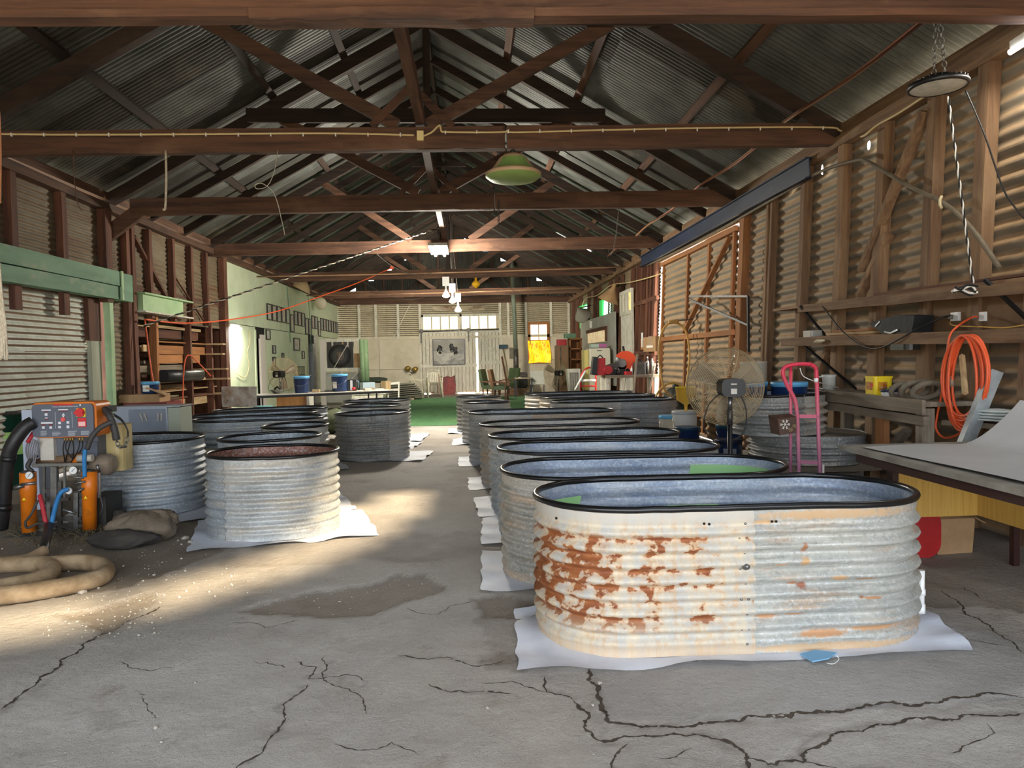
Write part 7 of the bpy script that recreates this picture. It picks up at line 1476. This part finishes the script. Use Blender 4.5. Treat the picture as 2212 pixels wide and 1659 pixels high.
br2 = thing('broom', 'upturned broom with blue-grey head leaning on the far wall', 'broom', at(1100,845,28.8)); p, q = at(1101,843,28.6), at(1087,752,28.95); MB().cyl(p, q, .018, 8).build('handle', WP['z'], br2); MB().obox(q+Vector((0,0,.06)), (.34,.10,.16)).build('brush_head', M('blue_grey_bristle', (66,82,92), rough=.9), br2)
tag(MB().cyl((at(1098,843,28.7).x,28.7,.0), at(1084,770,28.95), .03, 8).build('dark_pole', WB['z']), 'dark wooden pole leaning beside the broom', 'pole')
tag(MB().obox(at(1109,763,YB-.03), (.32,.02,.46)).build('notice_board', M('grey_notice', (134,128,112), (112,104,90), 4, rough=.8)), 'small grey notice board on the far wall left of the window', 'board')
# tall brown cupboard with tool boxes, fridge, cooler
yq2 = 21.5; cpb = thing('tall_cupboard', 'tall brown cupboard with a long handle beside the second fan', 'cupboard', at(1222,840,yq2)); p, q = at(1203,746,yq2), at(1228,746,yq2); MB().box(p.x, q.x, yq2, yq2+.6, 0, p.z).build('carcass', BROWNP, cpb); MB().box(p.x+.02, q.x-.02, yq2-.02, yq2, .08, p.z-.03).build('door', BROWNP, cpb); MB().cyl((p.x+.1,yq2-.04,1.2), (p.x+.1,yq2-.04,1.7), .012, 8).build('handle', STEEL, cpb)
cp2 = thing('pine_shelves', 'orange pine shelf unit between the cupboard and the fridge', 'shelves', at(1240,840,yq2)); p2, q2 = at(1229,725,yq2+.3), at(1256,725,yq2+.3)
for x_ in (p2.x, q2.x-.04): MB().box(x_, x_+.04, yq2+.2, yq2+.7, 0, 1.95).build('side', WO['z'], cp2)
for z in (.4,.9,1.3,1.62,1.92): MB().box(p2.x, q2.x, yq2+.2, yq2+.7, z, z+.04).build('shelf', WO['x'], cp2)
MB().box(p2.x, q2.x, yq2+.68, yq2+.7, 0, 1.95).build('back', WO['z'], cp2)
for k, (px, py, w_, h_, m_, lab) in enumerate(((1231,728,.36,.14,GREEND,'green metal tool case on top of the pine shelves'), (1213,737,.30,.18,REDP,'red tool on top of the tall cupboard'))): q_ = at(px, py, yq2+.35); zz_ = 1.965 if k == 0 else at(1203,746,yq2).z+.005; t = tag(MB().rbox((q_.x, q_.y, zz_+h_/2), (w_, .25, h_), .05).build(('tool_case','red_tool')[k], m_), lab, 'tool case')
yfz = 19.2; fr_ = thing('fridge', 'cream upright fridge against the grey wall panels', 'fridge', at(1290,840,yfz)); p, q = at(1273,752,yfz), at(1318,752,yfz)
CRM = M('cream_enamel_fridge', (224,218,196), rough=.35); MB().rbox(((p.x+q.x)/2, yfz+.33, p.z/2), (q.x-p.x, .6, p.z-.02), .03).build('cabinet', CRM, fr_); MB().rbox(((p.x+q.x)/2, yfz, p.z/2+.04), (q.x-p.x, .06, p.z-.14), .02).build('door', CRM, fr_); MB().box((p.x+q.x)/2-.08, (p.x+q.x)/2+.05, yfz-.034, yfz-.03, p.z-.08, p.z-.06).build('badge', STEELD, fr_); MB().beam((p.x+.04,yfz-.05,1.0), (p.x+.04,yfz-.05,1.3), .02, .03, (0,1,0)).build('handle', CRM, fr_)
MB().box(p.x-.12, p.x-.01, yfz+.1, yfz+.6, .5, p.z-.05).build('side_rack', M('yellow_cream', (216,200,120), rough=.5), fr_)
for k, (dx, m_, lab) in enumerate(((.1,M('pale_mint', (186,206,190), rough=.5),'mint box on top of the fridge'), (.32,M('magenta_box', (190,110,160), rough=.5),'magenta box on top of the fridge'))): tag(MB().obox((p.x+dx+.08, yfz+.3, p.z+.06), (.22,.2,.10), RZ(.1)).build('small_box', m_), lab, 'box')
ev = thing('evaporative_cooler', 'cream evaporative cooler with dark grille beside the second fan', 'cooler', at(1240,842,19.0)); p, q = at(1224,797,19.0), at(1253,842,19.0); MB().prism([Vector((p.x,18.9,p.z)), Vector((q.x,18.9,p.z)), Vector((q.x-.02,18.9,.12)), Vector((p.x+.1,18.9,.12))], (0,.4,0)).build('body', WHITED, ev); MB().box(p.x+.06, q.x-.05, 18.885, 18.9, .45, p.z-.10).build('grille', STEELD, ev)
for k in range(9): x_ = p.x+.07+k*(q.x-p.x-.14)/8; MB().box(x_, x_+.008, 18.875, 18.886, .46, p.z-.11).build('louvre', WHITED, ev)
for dx in (.14, q.x-p.x-.08): MB().cyl((p.x+dx,19.0,.06), (p.x+dx,19.2,.06), .06, 10).build('castor', BLACK, ev)
# tool bench
ybn = 15.2; tb = thing('tool_bench', 'pale timber bench with a cut-off saw near the sliding door', 'workbench', at(1360,845,ybn)); p, q = at(1304,812,ybn), at(1416,806,ybn); zbn = at(1360,809,ybn).z
MB().box(p.x, q.x, 14.92, 15.6, zbn-.06, zbn).build('bench_top', WG['x'], tb)
for x_ in (p.x+.04, (p.x+q.x)/2-.1, q.x-.05):
    for y_ in (14.97, 15.55): MB().beam((x_,y_,0),(x_,y_,zbn-.06), .08, .08, (0,1,0)).build('leg', WHITEW, tb)
MB().box(p.x, q.x, 14.98, 15.02, .38, .44).build('rail', WHITEW, tb)
sw = thing('cut_off_saw', 'orange guarded cut-off saw on the far tool bench', 'saw', at(1352,805,ybn)); q_ = at(1351,782,ybn); R_ = .235; SAWO = M('saw_orange', (224,78,36), rough=.45)
pts = [q_+Vector((R_*math.cos(u), -.05, R_*math.sin(u))) for u in np.linspace(-1.9, 2.6, 26)]+[q_+Vector((-.02,-.05,.03)), q_+Vector((.02,-.05,-.10))]
MB().prism(pts, (0,.09,0)).build('guard', SAWO, sw); MB().lathe([(0,0),(R_*.92,0),(R_*.92,.006),(0,.006)], q_+Vector((0,.045,0)), 30, RX(PI/2)).build('disc', BLACK, sw); MB().cyl(q_+Vector((-.08,-.06,-.02)), q_+Vector((-.08,.04,-.02)), .09, 16).build('spindle', STEEL, sw); MB().obox(Vector((q_.x-.25, ybn+.05, zbn+.06)), (.6,.3,.12)).build('saw_base', BLACK, sw); MB().obox(Vector((q_.x-.32, ybn, zbn+.17)), (.35,.16,.12), RY(-.3)).build('motor', STEELD, sw); MB().beam(q_+Vector((0,0,.1)), q_+Vector((-.05,0,R_+.1)), .04, .04, (0,1,0)).build('handle', BLACK, sw)
items = ((1296,787,.20,.36,REDP,'red and black compressor tool on the left of the tool bench','power_tool'), (1380,797,.24,.26,STEELD,'square grey solvent tin on the tool bench','solvent_tin'), (1398,793,.12,.34,STEEL,'row of silver spray cans on the tool bench','spray_can'), (1364,800,.09,.16,WHITE,'small white bottle on the tool bench','bottle'), (1335,803,.14,.12,STEELD,'small grey tin beside the saw','tin'), (1355,805,.16,.07,REDP,'red parts box in front of the saw','parts_box'))
for k, (px, py, w_, h_, m_, lab, nm) in enumerate(items):
    q_ = at(px, py, ybn-.12); t = thing(nm, lab, nm.replace('_',' '), (q_.x, ybn-.15, zbn))
    if nm in ('spray_can','bottle','tin'):
        MB().lathe([(w_*.32,0),(w_*.32,h_*.75),(w_*.2,h_*.85),(w_*.12,h_*.86),(w_*.12,h_)], (q_.x, ybn-.15, zbn+.002), 14).build('body', m_, t)
        MB().lathe([(w_*.13,h_*.99),(w_*.13,h_*1.08),(0,h_*1.1)], (q_.x, ybn-.15, zbn+.002), 10).build('cap', WHITE, t)
        if nm == 'spray_can': MB().lathe([(w_*.32,0),(w_*.32,h_*.75),(w_*.2,h_*.85),(w_*.12,h_)], (q_.x+.1, ybn-.13, zbn+.002), 14).build('second_can', m_, t)
    else:
        MB().rbox((q_.x, ybn-.15, zbn+h_/2+.002), (w_, .2, h_), .03).build('body', m_, t); MB().tube(catmull([Vector((q_.x-w_*.3, ybn-.15, zbn+h_)), Vector((q_.x, ybn-.15, zbn+h_+.06)), Vector((q_.x+w_*.3, ybn-.15, zbn+h_))],4), .014, 6).build('handle', BLACK, t)
        if nm == 'power_tool': MB().cyl((q_.x+.15,ybn-.28,zbn+.11), (q_.x+.15,ybn-.1,zbn+.11), .09, 16).build('motor', REDP, t); MB().obox((q_.x-.13, ybn-.15, zbn+.20), (.10,.22,.38), RY(.12)).build('black_back', BLACK, t)
# ladder / trolley with curved handle and timber poles
tl = thing('red_trolley', 'red and white tubular trolley in front of the fridge', 'trolley', at(1268,845,16.3)); p = at(1254,842,16.3)
MB().tube(catmull([at(1254,842,16.3), at(1255,815,16.3), at(1262,800,16.3), at(1274,794,16.3), at(1284,800,16.3), at(1287,815,16.3), at(1287,842,16.3)],5), .02, 8).build('frame_tube', REDP, tl)
for py in (822, 834): MB().cyl(at(1255,py,16.3), at(1287,py,16.3), .03 if py == 822 else .018, 8).build('cross_tube', WHITE if py == 822 else REDP, tl)
MB().tube([at(1242,842,16.2), at(1265,800,16.3)], .022, 8).build('white_tube', WHITE, tl); MB().tube([Vector((at(1262,830,16.4).x, 16.4+.11*math.cos(u), .13+.11*math.sin(u))) for u in np.linspace(0,2*PI,17)[:-1]], .03, 6, True).build('wheel', BLACK, tl)
for dx in (1254, 1287): MB().cyl((at(dx,842,16.3).x,16.3,at(dx,842,16.3).z), (at(dx,842,16.3).x,16.3,.01), .02, 8).build('leg', REDP, tl)
for k, (a_, b_) in enumerate((((1362,842),(1376,765)), ((1388,842),(1415,785)))): f_ = Vector((at(*a_,14.74).x, 14.74, .01)); tag(MB().cyl(f_, at(*b_,14.88), .022, 8).build('leaning_pole', WG['z']), ('left upright' if k == 0 else 'right slanting')+' thin timber pole leaning against the tool bench', 'pole')
tag(MB().rbox((at(1312,838,15.25).x, 15.25, .25), (.4,.3,.48), .04).build('olive_crate', M('olive_carton', (150,136,84), rough=.8)), 'olive carton on the floor under the tool bench end', 'carton')
tag(MB().box(at(1348,838,15.2).x, at(1375,838,15.2).x, 15.1, 15.4, .0, .42).build('brown_carton', CARD), 'brown carton on the floor below the saw', 'carton')
# switch board on the wall and hanging lamp heads
sbx = thing('switch_board', 'brown board with a white notice on the right wall past the sliding door', 'notice board', onx(1400,742,3.8)); p, q = onx(1418,726,3.80), onx(1392,760,3.80); MB().box(3.78, 3.86, p.y, q.y, q.z, p.z).build('board', CARD, sbx); yy0 = p.y+(q.y-p.y)*.2; yy1 = p.y+(q.y-p.y)*.72; MB().box(3.774, 3.78, yy0, yy1, q.z+.08, p.z-.18).build('white_notice', PAPER, sbx)
for k in range(6): MB().box(3.772, 3.774, yy0+.08, yy1-.08-.04*(k % 3), q.z+.14+k*.035, q.z+.148+k*.035).build('notice_line', GREYP, sbx)
b2 = onx(1384,745,3.84); MB().box(3.80, 3.86, q.y+.02, q.y+.35, q.z+.05, p.z-.02).build('side_board', WO['z'], sbx); MB().box(3.775, 3.80, q.y+.10, q.y+.17, q.z+.1, q.z+.42).build('white_strip', WHITE, sbx)
for k, (px, py) in enumerate(((1253,672), (1322,630))):
    p = onx(px, py, 3.7); t = thing('horn_speaker', ('grey horn loudspeaker near the far right corner', 'tan cone-shaped horn above the glazed door')[k], 'loudspeaker', p)
    MB().lathe([(.04,.22),(.06,.1),(.13,-.02),(.28,-.24),(.29,-.26),(.26,-.25),(.05,.0)], p, 20, RX(.9 if k == 0 else .25)@RY(-.5 if k == 0 else .35), cap=False).build('horn', M('grey_horn', (150,146,134), rough=.6) if k == 0 else CARD, t); MB().cyl(p+Vector((0,0,.1)), (WX(p.z+.2), p.y+.1, p.z+.2), .02).build('bracket', STEELD, t)
cable('white_wall_lead', 'wavy white cable strung below the right eave at the far end', 'cable', [onx(1430,590,3.92), onx(1400,600,3.9), onx(1360,610,3.88), onx(1320,616,3.88), onx(1290,638,3.88), onx(1262,648,3.88), onx(1252,690,3.86)], .014, WIRE)
tag(MB().box(3.80, 3.86, onx(1276,700,3.83).y-.06, onx(1276,700,3.83).y+.06, onx(1276,708,3.83).z, onx(1276,694,3.83).z).build('white_switch', WHITE), 'slim white switch strip on the grey panel', 'switch')
# ================================================================ outside in front: fence that shades the yard
